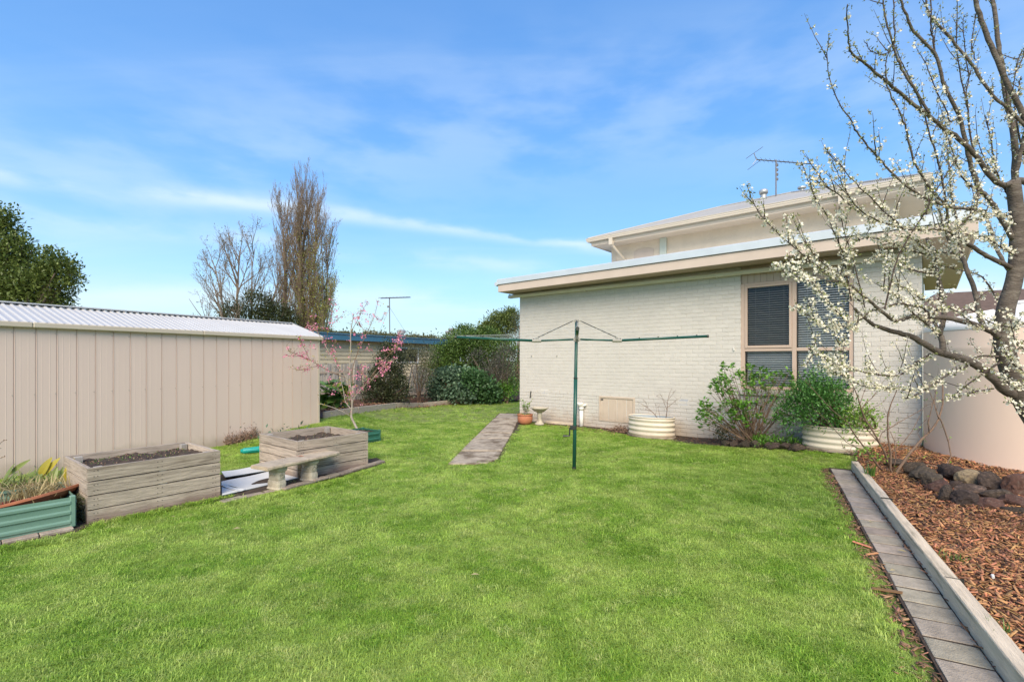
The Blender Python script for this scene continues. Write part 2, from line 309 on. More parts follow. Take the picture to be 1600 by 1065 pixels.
petal_m = mat('white_petal', (0.86, 0.81, 0.66), 0.6, 0.05, 20, trans=0.3, world=True, attr=((0.74, 0.66, 0.42), (0.94, 0.90, 0.79)))
bud_m = mat('green_bud', (0.20, 0.24, 0.06), 0.6, 0.3, 20, trans=0.2, world=True, attr=((0.11, 0.12, 0.035), (0.36, 0.40, 0.12)))
pink_m = mat('pink_petal', (0.70, 0.20, 0.33), 0.6, 0.1, 20, trans=0.2, world=True, attr=((0.55, 0.09, 0.22), (0.82, 0.38, 0.48)))
def leafm(name, dark, light, tr=0.25, rough=0.45):
    c = [(a+b)/2 for a, b in zip(dark, light)]
    return mat(name, c, rough, 0.3, 1.2, trans=tr, world=True, attr=(dark, light), spec=0.45)
lf_hydr = leafm('hydrangea_leaf', (0.06, 0.19, 0.02), (0.24, 0.46, 0.07))
lf_fern = leafm('ferny_leaf', (0.03, 0.11, 0.022), (0.16, 0.36, 0.08))
lf_dark = leafm('dark_shrub_leaf', (0.018, 0.035, 0.014), (0.11, 0.12, 0.05))
lf_hedge = leafm('hedge_leaf', (0.018, 0.05, 0.012), (0.17, 0.27, 0.05))
lf_grey = leafm('grey_shrub_leaf', (0.055, 0.05, 0.035), (0.19, 0.18, 0.14))
lf_blue = leafm('blue_green_leaf', (0.03, 0.075, 0.038), (0.20, 0.30, 0.19))
lf_ev = leafm('evergreen_leaf', (0.022, 0.05, 0.012), (0.26, 0.32, 0.08))
lf_olive = leafm('olive_leaf', (0.045, 0.055, 0.025), (0.20, 0.20, 0.09))
lf_pop = leafm('young_poplar_leaf', (0.16, 0.14, 0.03), (0.34, 0.38, 0.07))
lf_acan = leafm('acanthus_leaf', (0.04, 0.11, 0.018), (0.22, 0.36, 0.07))
lf_acan2 = leafm('dark_lobed_leaf', (0.018, 0.06, 0.018), (0.13, 0.25, 0.09))
lf_yel = leafm('yellowing_leaf', (0.20, 0.20, 0.02), (0.50, 0.40, 0.04))
lf_strap = leafm('strap_leaf', (0.06, 0.15, 0.03), (0.42, 0.42, 0.13))
lf_straw = leafm('straw', (0.30, 0.23, 0.10), (0.62, 0.52, 0.27))
lf_fresh = leafm('fresh_leaf', (0.12, 0.24, 0.03), (0.30, 0.45, 0.08))
deadleaf = leafm('dead_leaf', (0.14, 0.08, 0.05), (0.36, 0.24, 0.17), 0.1, 0.8)

def grass_mat():
    m = bpy.data.materials.new('lawn_grass'); m.use_nodes = True; N = m.node_tree.nodes; L = m.node_tree.links; N.clear()
    o = N.new('ShaderNodeOutputMaterial'); b = N.new('ShaderNodeBsdfPrincipled'); b.inputs['Roughness'].default_value = 0.5; b.inputs['Specular IOR Level'].default_value = 0.35
    g = N.new('ShaderNodeNewGeometry'); a = N.new('ShaderNodeAttribute'); a.attribute_name = 'tone'; oi = N.new('ShaderNodeObjectInfo')
    n1 = N.new('ShaderNodeTexNoise'); L.new(g.outputs['Position'], n1.inputs['Vector']); n1.inputs['Scale'].default_value = 1.5; n1.inputs['Detail'].default_value = 5
    n2 = N.new('ShaderNodeTexNoise'); L.new(g.outputs['Position'], n2.inputs['Vector']); n2.inputs['Scale'].default_value = 5.5; n2.inputs['Detail'].default_value = 4
    def mixc(f, c1, c2):
        x = N.new('ShaderNodeMix'); x.data_type = 'RGBA'
        if isinstance(f, float): x.inputs[0].default_value = f
        else: L.new(f, x.inputs[0])
        for i, c in ((6, c1), (7, c2)):
            if isinstance(c, tuple): x.inputs[i].default_value = (*c, 1)
            else: L.new(c, x.inputs[i])
        return x.outputs[2]
    def rng_(v, lo, hi, a=0.0, b2=1.0):
        x = N.new('ShaderNodeMapRange'); L.new(v, x.inputs[0]); x.inputs[1].default_value = lo; x.inputs[2].default_value = hi; x.inputs[3].default_value = a; x.inputs[4].default_value = b2; return x.outputs[0]
    base = mixc(a.outputs['Fac'], (0.15, 0.34, 0.02), (0.50, 0.68, 0.11))
    base = mixc(rng_(n1.outputs[0], 0.40, 0.62, 0, 0.8), base, (0.54, 0.68, 0.16))
    dry = N.new('ShaderNodeMath'); dry.operation = 'MULTIPLY'; L.new(rng_(n2.outputs[0], 0.46, 0.66), dry.inputs[0]); L.new(rng_(oi.outputs['Random'], 0.35, 1.0), dry.inputs[1])
    base = mixc(dry.outputs[0], base, (0.56, 0.60, 0.22))
    hv = N.new('ShaderNodeHueSaturation'); L.new(base, hv.inputs['Color']); L.new(rng_(oi.outputs['Random'], 0, 1, 0.62, 1.22), hv.inputs['Value'])
    L.new(hv.outputs[0], b.inputs['Base Color'])
    tr = N.new('ShaderNodeBsdfTranslucent'); L.new(hv.outputs[0], tr.inputs[0]); ms = N.new('ShaderNodeMixShader'); ms.inputs[0].default_value = 0.4
    L.new(b.outputs[0], ms.inputs[1]); L.new(tr.outputs[0], ms.inputs[2]); L.new(ms.outputs[0], o.inputs[0]); return m
grass_m = grass_mat()
def glass_mat(name, tint, refl, see):
    m = bpy.data.materials.new(name); m.use_nodes = True; N = m.node_tree.nodes; L = m.node_tree.links; N.clear()
    o = N.new('ShaderNodeOutputMaterial'); t = N.new('ShaderNodeBsdfTransparent'); t.inputs[0].default_value = (*see, 1)
    g = N.new('ShaderNodeBsdfGlossy'); g.inputs['Roughness'].default_value = 0.02; g.inputs['Color'].default_value = (*tint, 1)
    fr = N.new('ShaderNodeFresnel'); fr.inputs[0].default_value = 1.5; ad = N.new('ShaderNodeMath'); ad.operation = 'ADD'; L.new(fr.outputs[0], ad.inputs[0]); ad.inputs[1].default_value = refl
    ms = N.new('ShaderNodeMixShader'); L.new(ad.outputs[0], ms.inputs[0]); L.new(t.outputs[0], ms.inputs[1]); L.new(g.outputs[0], ms.inputs[2]); L.new(ms.outputs[0], o.inputs[0]); return m
glass_m = glass_mat('window_glass', (0.9, 0.95, 1), -0.012, (0.92, 0.94, 0.93))
screen_m = glass_mat('window_glass_with_flyscreen', (0.9, 0.95, 1), -0.01, (0.55, 0.55, 0.54))
# ------------------------------------------------------------------ ground
def ground_sheet():
    xs = np.concatenate([[-900, -300, -100, -40, -20], np.arange(-14, 14.01, 0.25), [20, 40, 100, 300, 900]])
    ys = np.concatenate([[-900, -200, -40, -10], np.arange(-2, 26.01, 0.25), [32, 45, 80, 160, 400, 1200]])
    X, Y = np.meshgrid(xs, ys); Z = gz(X, Y)-0.012
    V = np.stack([X, Y, Z], -1).reshape(-1, 3); nx = len(xs); i = np.arange(len(ys)-1)[:, None]*nx+np.arange(nx-1)[None]; i = i.ravel()
    m = mat('turf_soil', (0.17, 0.22, 0.045), 0.95, 0.35, 12, world=True, bump=0.8, bscale=60, col2=(0.20, 0.18, 0.07), mask=(0.5, 0.7), mscale=9)
    return np_mesh('ground', V, np.stack([i, i+1, i+1+nx, i+nx], 1), m, smooth=True, kind='structure')
ground_sheet()
def patch(name, poly, m, dz, step=0.12, rough=0.0, kind='structure', zf=None, **kw):
    """a flat ground sheet inside a polygon (list of xy), following the ground height"""
    bm = bmesh.new(); vs = [bm.verts.new((p[0], p[1], 0)) for p in poly]; bm.faces.new(vs)
    bmesh.ops.triangulate(bm, faces=bm.faces[:])
    for _ in range(7):
        es = [e for e in bm.edges if e.calc_length() > step*2.2]
        if not es: break
        bmesh.ops.subdivide_edges(bm, edges=es, cuts=1)
        bmesh.ops.triangulate(bm, faces=[f for f in bm.faces if len(f.verts) > 3])
    for v in bm.verts:
        z = gzf(v.co.x, v.co.y)
        if zf: z += zf(v.co.x, v.co.y)
        v.co.z = z+dz+(random.uniform(-rough, rough) if rough and not v.is_boundary else 0)
    me = bpy.data.meshes.new(name); bm.to_mesh(me); bm.free(); me.materials.append(m)
    me.polygons.foreach_set('use_smooth', [True]*len(me.polygons))
    return finish(bpy.data.objects.new(name, me), kind=kind, **kw)

# ------------------------------------------------------------------ brick house (local x along the wall, y inward, z up)
house = thing('brick_house', 'cream painted brick house with flat front roof and taller rendered storey behind', 'house', HC, HANG)
SE = hs(1440); ZT = 3.42
W0, W1 = hs(1157), hs(1334); WM = (hs(1237)+hs(1243.5))/2; WZ0, WZ1 = 1.05, 3.10
D0, D1, DZ0, DZ1 = hs(936), hs(992), 0.17, 0.76
b = MB()
b.box(0, W0, 0.0048, 0.11, -0.3, ZT); b.box(W1, SE, 0.0048, 0.11, -0.3, ZT); b.box(W0, W1, 0.008, 0.11, -0.3, 0.93)
wall = b.build('wall', mortar, house)
b = MB(); b.box(0.006, 0.11, 0.115, 6.2, -0.3, ZT); b.build('wall', brickpaint, house); b = MB(); b.box(SE-0.11, SE-0.006, 0.115, 6.2, -0.3, ZT); b.box(0.115, SE-0.115, 6.1, 6.2, -0.3, ZT); b.build('wall', brickpaint, house)
# bricks: running bond, the nearest 300 as parts, the others joined
def brick_mesh(L_, seed):
    r = random.Random(seed); m = MB(); m.box(-L_/2, L_/2, 0, 0.05, -0.038, 0.038)
    me = bpy.data.meshes.new('brick'); me.from_pydata(m.v, [], m.f); me.materials.append(brickpaint)
    bm = bmesh.new(); bm.from_mesh(me)
    es = [e for e in bm.edges if all(v.co.y < 0.01 for v in e.verts)]
    bmesh.ops.bevel(bm, geom=es, offset=0.0035, segments=1, affect='EDGES'); bmesh.ops.delete(bm, geom=[f for f in bm.faces if all(v.co.y > 0.04 for v in f.verts)], context='FACES'); bm.to_mesh(me); bm.free(); return me
full = [brick_mesh(0.232, k) for k in range(2)]; lens = {}
bricks = []
row_h, bl = 0.083, 0.24
for r_ in range(-2, 42):
    z = r_*row_h+0.045
    if z+0.0365 > ZT: continue
    x = -0.12 if r_ % 2 else -0.0
    while x < SE:
        a0, a1 = max(x+0.004, 0.001), min(x+bl-0.004, SE-0.001)
        segs = [(a0, a1)]
        for h0, h1, q0, q1 in ((W0, W1, 0.9, 9), (D0, D1, DZ0-0.02, DZ1+0.0)):
            if q0 < z < q1:
                n_ = []
                for (u0, u1) in segs:
                    if u1 <= h0 or u0 >= h1: n_.append((u0, u1))
                    else:
                        if u0 < h0-0.02: n_.append((u0, h0))
                        if u1 > h1+0.02: n_.append((h1, u1))
                segs = n_
        for (u0, u1) in segs:
            if u1-u0 > 0.02: bricks.append(((u0+u1)/2, u1-u0, z))
        x += bl
def brick_key(bk):
    s, L_, z = bk; k = s
    if L_ < 0.15: k -= 20
    if s > W1 and z < 0.85: k -= 20          # hidden by the planter and the tank
    if s < W1 and z < 1.1: k -= 20
    if s > SE-0.1: k -= 1
    return -k
bricks.sort(key=brick_key)
joined = MB()
for i, (s, L_, z) in enumerate(bricks):
    pr = random.uniform(-0.0010, 0.0010)+(-0.006 if z < 0.80 else 0)
    if i < 300 and abs(L_-0.232) < 0.01:
        o = bpy.data.objects.new('brick', full[i % 2]); COL.objects.link(o); o.parent = wall; o.location = (s, pr, z); o.rotation_euler = (random.uniform(-.006, .006), random.uniform(-.003, .003), random.uniform(-.004, .004))
    else:
        c = 0.003; x0, x1, z0, z1 = s-L_/2, s+L_/2, z-0.038, z+0.038; j = pr
        joined.add([(x0, 0.012, z0), (x1, 0.012, z0), (x1, 0.012, z1), (x0, 0.012, z1), (x0, j+c, z0), (x1, j+c, z0), (x1, j+c, z1), (x0, j+c, z1), (x0+c, j, z0+c), (x1-c, j, z0+c), (x1-c, j, z1-c), (x0+c, j, z1-c)],
                   [(0, 1, 5, 4), (1, 2, 6, 5), (2, 3, 7, 6), (3, 0, 4, 7), (4, 5, 9, 8), (5, 6, 10, 9), (6, 7, 11, 10), (7, 4, 8, 11), (8, 9, 10, 11)])
joined.build('brickwork', brickpaint, wall, kind='stuff')
# brick sill under the window, soldier bricks
for k in range(24):
    a = W0+(W1-W0)*k/24; m = MB(); m.box(a+0.004, a+(W1-W0)/24-0.004, -0.045, 0.09, 0.935+random.uniform(-.002, .002), 1.045)
    m.build('sill_brick', brickpaint, wall, bevel=0.004)
# window: frame, sashes, panes, blinds
win = MB().box(W0, W1, 0.05, 0.115, WZ1, ZT).build('window', frame_m, house)     # timber lining above the glass
win['label'] = 'wide four light window with brown timber frame and white blinds'
nb = 16
for k in range(nb):
    a = W0+0.01+(W1-W0-0.02)*k/nb; MB().box(a+0.002, a+(W1-W0-0.02)/nb-0.002, 0.038, 0.05, WZ1+0.002, ZT-0.001).build('lining_board', frame_m, win, bevel=0.003)
fr = MB()
fr.box(W0+0.001, W0+0.07, 0.02, 0.12, WZ0, WZ1); fr.box(W1-0.07, W1-0.001, 0.02, 0.12, WZ0, WZ1)
fr.box(W0+0.07, W1-0.07, 0.024, 0.12, WZ0, WZ0+0.055); fr.box(W0+0.07, W1-0.07, 0.024, 0.12, WZ1-0.05, WZ1)
fr.box(WM-0.035, WM+0.035, 0.022, 0.12, WZ0+0.055, WZ1-0.05)
fr.box(W0+0.07, WM-0.035, 0.026, 0.12, 1.775, 1.835); fr.box(WM+0.035, W1-0.07, 0.026, 0.12, 1.775, 1.835)
fr.build('frame', frame_m, win, bevel=0.004)
sx0, sx1, sz0, sz1 = W0+0.072, WM-0.037, 1.837, WZ1-0.052
sa = MB(); sa.box(sx0, sx0+0.045, 0.012, 0.06, sz0, sz1); sa.box(sx1-0.045, sx1, 0.012, 0.06, sz0, sz1); sa.box(sx0+0.045, sx1-0.045, 0.013, 0.06, sz0, sz0+0.05); sa.box(sx0+0.045, sx1-0.045, 0.013, 0.06, sz1-0.045, sz1)
sa.build('sash', frame_m, win, bevel=0.004)
for (a, b_, c, d, g) in ((sx0+0.045, sx1-0.045, sz0+0.05, sz1-0.045, screen_m), (WM+0.035, W1-0.07, 1.835, WZ1-0.05, glass_m), (W0+0.07, WM-0.035, WZ0+0.055, 1.775, glass_m), (WM+0.035, W1-0.07, WZ0+0.055, 1.775, glass_m)):
    MB().add([(a, 0.05, c), (b_, 0.05, c), (b_, 0.05, d), (a, 0.05, d)], [(0, 1, 2, 3)]).build('pane', g, win)
slat_mesh = {}
for (a, b_, tilt0, top) in ((W0+0.085, WM-0.045, 0.10, WZ1-0.06), (WM+0.045, W1-0.085, 0.16, WZ1-0.06)):
    m = MB(); cx = (a+b_)/2; hw_ = (b_-a)/2
    m.add([(-hw_, -0.024, 0.001), (hw_, -0.024, 0.001), (hw_, 0, 0.004), (-hw_, 0, 0.004), (hw_, 0.024, 0.001), (-hw_, 0.024, 0.001),
           (-hw_, -0.024, 0.0), (hw_, -0.024, 0.0), (hw_, 0, 0.003), (-hw_, 0, 0.003), (hw_, 0.024, 0.0), (-hw_, 0.024, 0.0)],
          [(0, 1, 2, 3), (3, 2, 4, 5), (7, 6, 9, 8), (8, 9, 11, 10), (0, 6, 7, 1), (5, 4, 10, 11)])
    me = bpy.data.meshes.new('slat'); me.from_pydata(m.v, [], m.f); me.materials.append(slat_m)
    z = WZ0+0.06; n = 0
    while z < top:
        o = bpy.data.objects.new('slat', me); COL.objects.link(o); o.parent = win; o.location = (cx, 0.150, z)
        tl = tilt0+0.36+(0.20 if z < 1.77 else 0.20*max(0, 2.6-z))+random.uniform(-0.04, 0.04); o.rotation_euler = (tl, random.uniform(-0.0015, 0.0015), 0)
        z += 0.0430
    MB().box(a-0.005, b_+0.005, 0.125, 0.17, top-0.005, top+0.03).build('blind_headrail', slat_m, win)
    cm = MB()
    for q in (0.2, 0.5, 0.82):
        cm.tube([(a+(b_-a)*q, 0.122, WZ0+0.06), (a+(b_-a)*q, 0.122, top)], 0.0022, 4)
    cm.build('blind_cord', cord_m, win)
# dark room behind the window
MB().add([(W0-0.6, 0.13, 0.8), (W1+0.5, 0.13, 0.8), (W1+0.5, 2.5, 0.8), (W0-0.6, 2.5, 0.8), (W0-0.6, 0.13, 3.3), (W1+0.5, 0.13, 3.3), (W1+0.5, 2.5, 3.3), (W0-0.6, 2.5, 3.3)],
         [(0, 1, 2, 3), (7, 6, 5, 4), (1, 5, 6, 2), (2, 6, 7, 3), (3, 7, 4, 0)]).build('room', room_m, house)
# underfloor hatch
hf = MB(); t_ = 0.045
hf.box(D0, D0+t_, -0.018, 0.06, DZ0, DZ1); hf.box(D1-t_, D1, -0.018, 0.06, DZ0, DZ1); hf.box(D0+t_, D1-t_, -0.017, 0.06, DZ1-t_, DZ1); hf.box(D0+t_, D1-t_, -0.016, 0.06, DZ0, DZ0+0.03)
hatch = hf.build('hatch', frame_m, house, bevel=0.003); hatch.data.materials[0] = hatch_m
e = [D0+t_+0.003, D0+t_+0.21, D0+t_+0.43, D0+t_+0.67, D1-t_-0.003]
for k in range(4):
    MB().box(e[k]+0.008, e[k+1]-0.008, random.uniform(-0.004, 0.006), 0.03, DZ0+0.032, DZ1-t_-0.004).build('board', hatch_m, hatch, bevel=0.004)
MB().box(D0+t_+0.005, D0+t_+0.07, -0.012, -0.002, DZ1-t_-0.05, DZ1-t_-0.025).build('hinge', darkmetal, hatch)
MB().box(D0, D1, 0.065, 0.10, DZ0, DZ1).build('hatch_backing', dark_m, hatch)
# wall vents
def vent(px, py, wd, ht, m, lab, rows=5, cols=9, round_=False):
    s = hs(px); Yd = hw(s).y; z = H-(py-HY)*Yd/F
    f = MB(); f.box(s-wd/2, s+wd/2, -0.004, 0.012, z-ht/2, z+ht/2); o = f.build('vent', m, house, bevel=0.003); o['label'] = lab
    g = MB(); bw = (wd-0.04)/cols; bh = (ht-0.03)/rows
    for i in range(cols):
        for j in range(rows):
            x0 = s-wd/2+0.02+i*bw; z0 = z-ht/2+0.015+j*bh; g.box(x0+bw*0.12, x0+bw*0.88, -0.0055, -0.0045, z0+bh*0.08, z0+bh*0.90)
    g.build('vent_opening', MATS['vent_hole'], o)
vh = mat('vent_hole', (0.33, 0.36, 0.42), 0.7, 0.1); vh2 = mat('vent_hole_dark', (0.17, 0.14, 0.11), 0.8, 0.1)
vent(851, 613.5, 0.235, 0.16, pvc, 'small pale wall vent near the far corner above the bird bath')
vent(1068, 628, 0.235, 0.16, pvc, 'white wall vent to the right of the low cream planter')
vent(1206, 641, 0.235, 0.16, pvc, 'white wall vent behind the leafy shrub')
MATS['vent_hole'] = vh2
vent(1388, 644, 0.24, 0.165, mortar, 'terracotta style wall vent painted cream, right of the second planter', 4, 8)
# flat roof: fascia, capping, soffit, roof sheet
P = -0.60                                        # local y of the fascia face (outwards)
sL, sR = -0.25, 8.95; ZF = ZT+0.18
b = MB(); b.box(sL, sR, P, P+0.03, ZT-0.005, ZF); fas = b.build('fascia', fascia_m, house, bevel=0.003)
MB().box(sL, sL+0.03, P+0.032, 6.6, ZT-0.005, ZF).build('fascia', fascia_m, house)
MB().box(sR-0.03, sR, P+0.032, 6.6, ZT-0.005, ZF).build('fascia', fascia_m, house)
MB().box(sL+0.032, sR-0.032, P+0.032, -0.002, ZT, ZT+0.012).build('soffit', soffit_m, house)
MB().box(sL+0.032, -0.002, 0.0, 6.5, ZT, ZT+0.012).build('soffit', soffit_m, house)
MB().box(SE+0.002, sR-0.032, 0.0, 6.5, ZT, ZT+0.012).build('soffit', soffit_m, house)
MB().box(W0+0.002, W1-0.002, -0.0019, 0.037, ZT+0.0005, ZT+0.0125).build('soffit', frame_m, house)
cuts = [sL-0.03, 3.05, 6.1, sR+0.01]
for k in range(3):                               # three lengths of capping, each lapping the last
    a, c = cuts[k], cuts[k+1]; j = 0.004*k
    m = MB(); m.prism([(0, 0)], 0, 0) if False else None
    pr = [(P-0.022-j*0.5, ZF+0.008), (P-0.028-j*0.5, ZF+0.012), (P-0.024-j*0.5, ZF+0.135+j), (P-0.006, ZF+0.155+j), (P+0.16, ZF+0.165+j), (P+0.16, ZF+0.155), (P-0.002, ZF+0.14), (P-0.010, ZF+0.008)]
    n = len(pr); v = [(a, y, z) for y, z in pr]+[(c+(0.03 if k < 2 else 0), y, z) for y, z in pr]
    m.add(v, [tuple(range(n-1, -1, -1)), tuple(range(n, 2*n))]+[(i, (i+1) % n, (i+1) % n+n, i+n) for i in range(n)]); m.build('capping', zinc, house)
MB().box(sL, sR, P+0.004, P+0.03, ZF+0.001, ZF+0.13).build('capping_backing', dark_m, house)
MB().add([(sL, P+0.16, ZF+0.155), (sR, P+0.16, ZF+0.155), (sR, 6.6, ZF+0.22), (sL, 6.6, ZF+0.22), (sL, P+0.16, ZF), (sR, P+0.16, ZF), (sR, 6.6, ZF), (sL, 6.6, ZF)],
         [(0, 1, 2, 3), (0, 3, 7, 4), (1, 5, 6, 2), (2, 6, 7, 3)]).build('roof', zinc, house)
gm = MB(); gm.tube([(sL-0.055, P-0.03, ZF+0.03), (sL-0.055, 6.6, ZF+0.03)], 0.055, 10); gm.build('gutter', zinc, house)
# stormwater pipe under the eave
pp = MB(); zp = lambda s: 3.345-0.006*s
pp.tube([(-0.33, -0.02, 3.40), (-0.33, -0.05, 3.345), (-0.27, -0.065, zp(0)), (0, -0.065, zp(0)), (4, -0.065, zp(4)), (SE-0.05, -0.065, zp(SE))], [0.04, 0.045, 0.05, 0.05, 0.05, 0.05], 14, True)
pipe = pp.build('stormwater_pipe', pipe_m, house, smooth=True)
for s in (0.15, 2.1, 4.3, 5.2, 7.1):
    m = MB(); m.tube([(s-0.018, -0.065, zp(s)), (s+0.018, -0.065, zp(s))], 0.056, 14); m.box(s-0.012, s+0.012, -0.06, 0.0, zp(s)-0.062, zp(s)-0.055); m.build('pipe_bracket', pipe_m, pipe)
MB().tube([(-0.03, 0.25, 0.9), (-0.03, 0.25, 2.30)], 0.05, 12).build('conduit_cover', pvc, house, smooth=True)
# downpipe gully beside the hatch
s = hs(911.5); Yd = hw(s).y
m = MB(); m.tube([(s, -0.09, -0.1), (s, -0.09, 0.42)], 0.048, 16); m.tube([(s, -0.09, 0.40), (s, -0.09, 0.47)], 0.058, 16); m.build('gully_pipe', pvc, house, smooth=True)
m = MB(); m.lathe([(0.02, 0.47), (0.05, 0.475), (0.075, 0.53), (0.086, 0.58), (0.080, 0.58), (0.068, 0.54), (0.04, 0.49), (0.0, 0.485)], 18, s-0.03, -0.10, 0); m.tube([(s+0.02, -0.09, 0.50), (s+0.08, -0.05, 0.52), (s+0.08, 0.0, 0.52)], 0.03, 10)
m.build('gully_funnel', pvc, house, smooth=True)
# small marks on the wall: two hooks and a bracket
for px, py in ((831, 556), (870.5, 556)):
    s = hs(px); z = H-(py-HY)*hw(s).y/F; MB().box(s-0.01, s+0.01, -0.02, -0.001, z-0.012, z+0.012).build('hook', greybr, house)
s = hs(830); z0 = H-(612-HY)*hw(s).y/F
MB().tube([(s, -0.01, z0+0.02), (s, -0.03, z0-0.05), (s+0.01, -0.03, z0-0.12), (s-0.02, -0.03, z0-0.14)], 0.014, 6).build('garden_tap', darkmetal, house)
s = hs(1147); z0 = H-(545-HY)*hw(s).y/F
MB().box(s-0.012, s+0.012, -0.025, -0.001, z0-0.03, z0+0.03).build('hook', pvc, house)

# upper storey
P2, G2 = 2.10, 1.50; a0, a1 = 1.637, 7.92; g0, g1 = 1.253, 8.41; ZG = 4.97; ZS = 4.80; dep = 4.2
b = MB(); b.box(a0, a1, P2, P2+dep, ZF, ZS+0.02); upper = b.build('upper_wall', render_w, house)
MB().add([(g0+0.05, G2+0.05, ZS), (g1-0.05, G2+0.05, ZS), (g1-0.05, G2+5.4-0.05, ZS), (g0+0.05, G2+5.35, ZS), (g0+0.05, G2+0.05, ZS+0.01), (g1-0.05, G2+0.05, ZS+0.01), (g1-0.05, G2+5.35, ZS+0.01), (g0+0.05, G2+5.35, ZS+0.01)],
         [(3, 2, 1, 0), (4, 5, 6, 7), (0, 1, 5, 4), (1, 2, 6, 5), (2, 3, 7, 6), (3, 0, 4, 7)]).build('upper_soffit', soffit2_m, house)
def ringrail(name, o0, o1, z0, z1, m, **kw):      # a rail round all four sides, o = distance outside the gutter line
    x0, x1, y0, y1 = g0, g1, G2, G2+5.4; b = MB()
    b.box(x0-o1, x1+o1, y0-o1, y0-o0, z0, z1); b.box(x0-o1, x1+o1, y1+o0, y1+o1, z0, z1); b.box(x0-o1, x0-o0, y0-o0, y1+o0, z0, z1); b.box(x1+o0, x1+o1, y0-o0, y1+o0, z0, z1)
    return b.build(name, m, house, **kw)
ringrail('upper_fascia', -0.075, -0.05, ZS-0.02, ZG-0.02, soffit2_m)
def gutter_side(x0, y0, x1, y1, nx, ny):
    prof = [(-0.048, 0.0), (-0.02, -0.085), (0.045, -0.085), (0.05, -0.05), (0.058, -0.04), (0.055, -0.012), (0.066, -0.004), (0.066, 0.008), (0.052, 0.008), (0.045, -0.01), (0.04, -0.075), (-0.015, -0.075), (-0.04, 0.0)]
    n = len(prof); v = []
    for (X, Y, ex) in ((x0, y0, -1), (x1, y1, 1)):
        t = Vector((x1-x0, y1-y0, 0)).normalized()
        for o_, z in prof:
            v.append((X+nx*o_+t.x*ex*o_, Y+ny*o_+t.y*ex*o_, ZG+z))
    m = MB(); m.add(v, [(i, (i+1) % n, (i+1) % n+n, i+n) for i in range(n)]); return m.build('upper_gutter', gutter_m, house)
gutter_side(g0, G2, g1, G2, 0, -1); gutter_side(g1, G2, g1, G2+5.4, 1, 0); gutter_side(g0, G2+5.4, g0, G2, -1, 0); gutter_side(g1, G2+5.4, g0, G2+5.4, 0, 1)
# corrugated hip roof, ribs run up the slope
def roof_plane(x0, x1, ax0, ax1, run, rise, place, nm='upper_roof'):
    """eave from x0 to x1, ridge ax0..ax1 at distance run; corrugations follow the slope"""
    v, f = [], []; px_ = 0.0381; n = int((x1-x0)/px_*2)
    for i in range(n+1):
        x = x0+(x1-x0)*i/n
        lim = 1.0
        if x < ax0: lim = (x-x0)/(ax0-x0)
        if x > ax1: lim = (x1-x)/(x1-ax1)
        zz = 0.011*(1 if i % 2 else -1)
        v += [(x, 0, zz), (x, run*lim, rise*lim+zz)]
    for i in range(n): f.append((2*i, 2*i+2, 2*i+3, 2*i+1))
    v = [place(*p) for p in v]; m = MB(); m.add(v, f); return m.build(nm, roof_m, house)
RUN = 2.7+0.02; RISE = 2.7*0.364
roof_plane(g0-0.02, g1+0.02, g0+2.7, g1-2.7, RUN, RISE, lambda x, y, z: (x, G2-0.02+y, ZG+0.005+z))
roof_plane(g0-0.02, g1+0.02, g0+2.7, g1-2.7, RUN, RISE, lambda x, y, z: (x, G2+5.42-y, ZG+0.005+z))
roof_plane(0, 5.44, 2.72, 2.72, RUN, RISE, lambda x, y, z: (g0-0.02+y, G2-0.02+x, ZG+0.005+z))
roof_plane(0, 5.44, 2.72, 2.72, RUN, RISE, lambda x, y, z: (g1+0.02-y, G2-0.02+x, ZG+0.005+z))
rc = MB(); zr = ZG+RISE+0.02
for (p_, q_) in (((g0-0.02, G2-0.02, ZG+0.02), (g0+2.7, G2+2.7, zr)), ((g1+0.02, G2-0.02, ZG+0.02), (g1-2.7, G2+2.7, zr)), ((g0+2.7, G2+2.7, zr), (g1-2.7, G2+2.7, zr)), ((g0-0.02, G2+5.42, ZG+0.02), (g0+2.7, G2+2.7, zr)), ((g1+0.02, G2+5.42, ZG+0.02), (g1-2.7, G2+2.7, zr))):
    rc.tube([p_, q_], 0.022, 8)
rc.build('ridge_capping', roof_m, house)
# upper downpipes and a blocked window recess
m = MB()
s = 1.95; m.box(s-0.05, s+0.05, G2-0.05, G2+0.05, ZG-0.26, ZG-0.085); m.tube([(s, G2+0.02, ZG-0.24), (s+0.12, P2-0.06, ZG-0.60), (s+0.12, P2-0.05, ZF+0.1)], 0.035, 8); m.build('upper_downpipe', gutter_m, house)
s = hs(1036, -2.06); MB().box(s-0.09, s+0.09, P2-0.06, P2-0.002, ZF, ZS-0.001).build('upper_downpipe', downpipe_m, house, bevel=0.008)
s = 7.1; m = MB(); m.box(s-0.05, s+0.05, G2-0.06, G2+0.04, ZG-0.26, ZG-0.085); m.tube([(s, G2+0.02, ZG-0.24), (s, P2-0.06, ZG-0.55), (s, P2-0.05, ZF+0.1)], 0.035, 8); m.build('upper_downpipe', gutter_m, house)
s0, s1 = hs(990, -2.08), hs(1021, -2.08)
v = [(s0, ZF), (s1, ZF), (s1, ZS-0.24), (s0+(s1-s0)*0.8, ZS-0.19), (s0+(s1-s0)*0.5, ZS-0.17), (s0+(s1-s0)*0.2, ZS-0.19), (s0, ZS-0.24)]
m = MB(); n = len(v); m.add([(x, P2-0.012, z) for x, z in v]+[(x, P2+0.02, z) for x, z in v], [tuple(range(n))]+[(i, i+n, (i+1) % n+n, (i+1) % n) for i in range(n)]); m.build('window_blank', fascia_m, house)
MB().box(a0-0.008, a0+0.14, P2-0.008, P2+0.1, ZF, ZS-0.001).build('corner_board', soffit2_m, house)
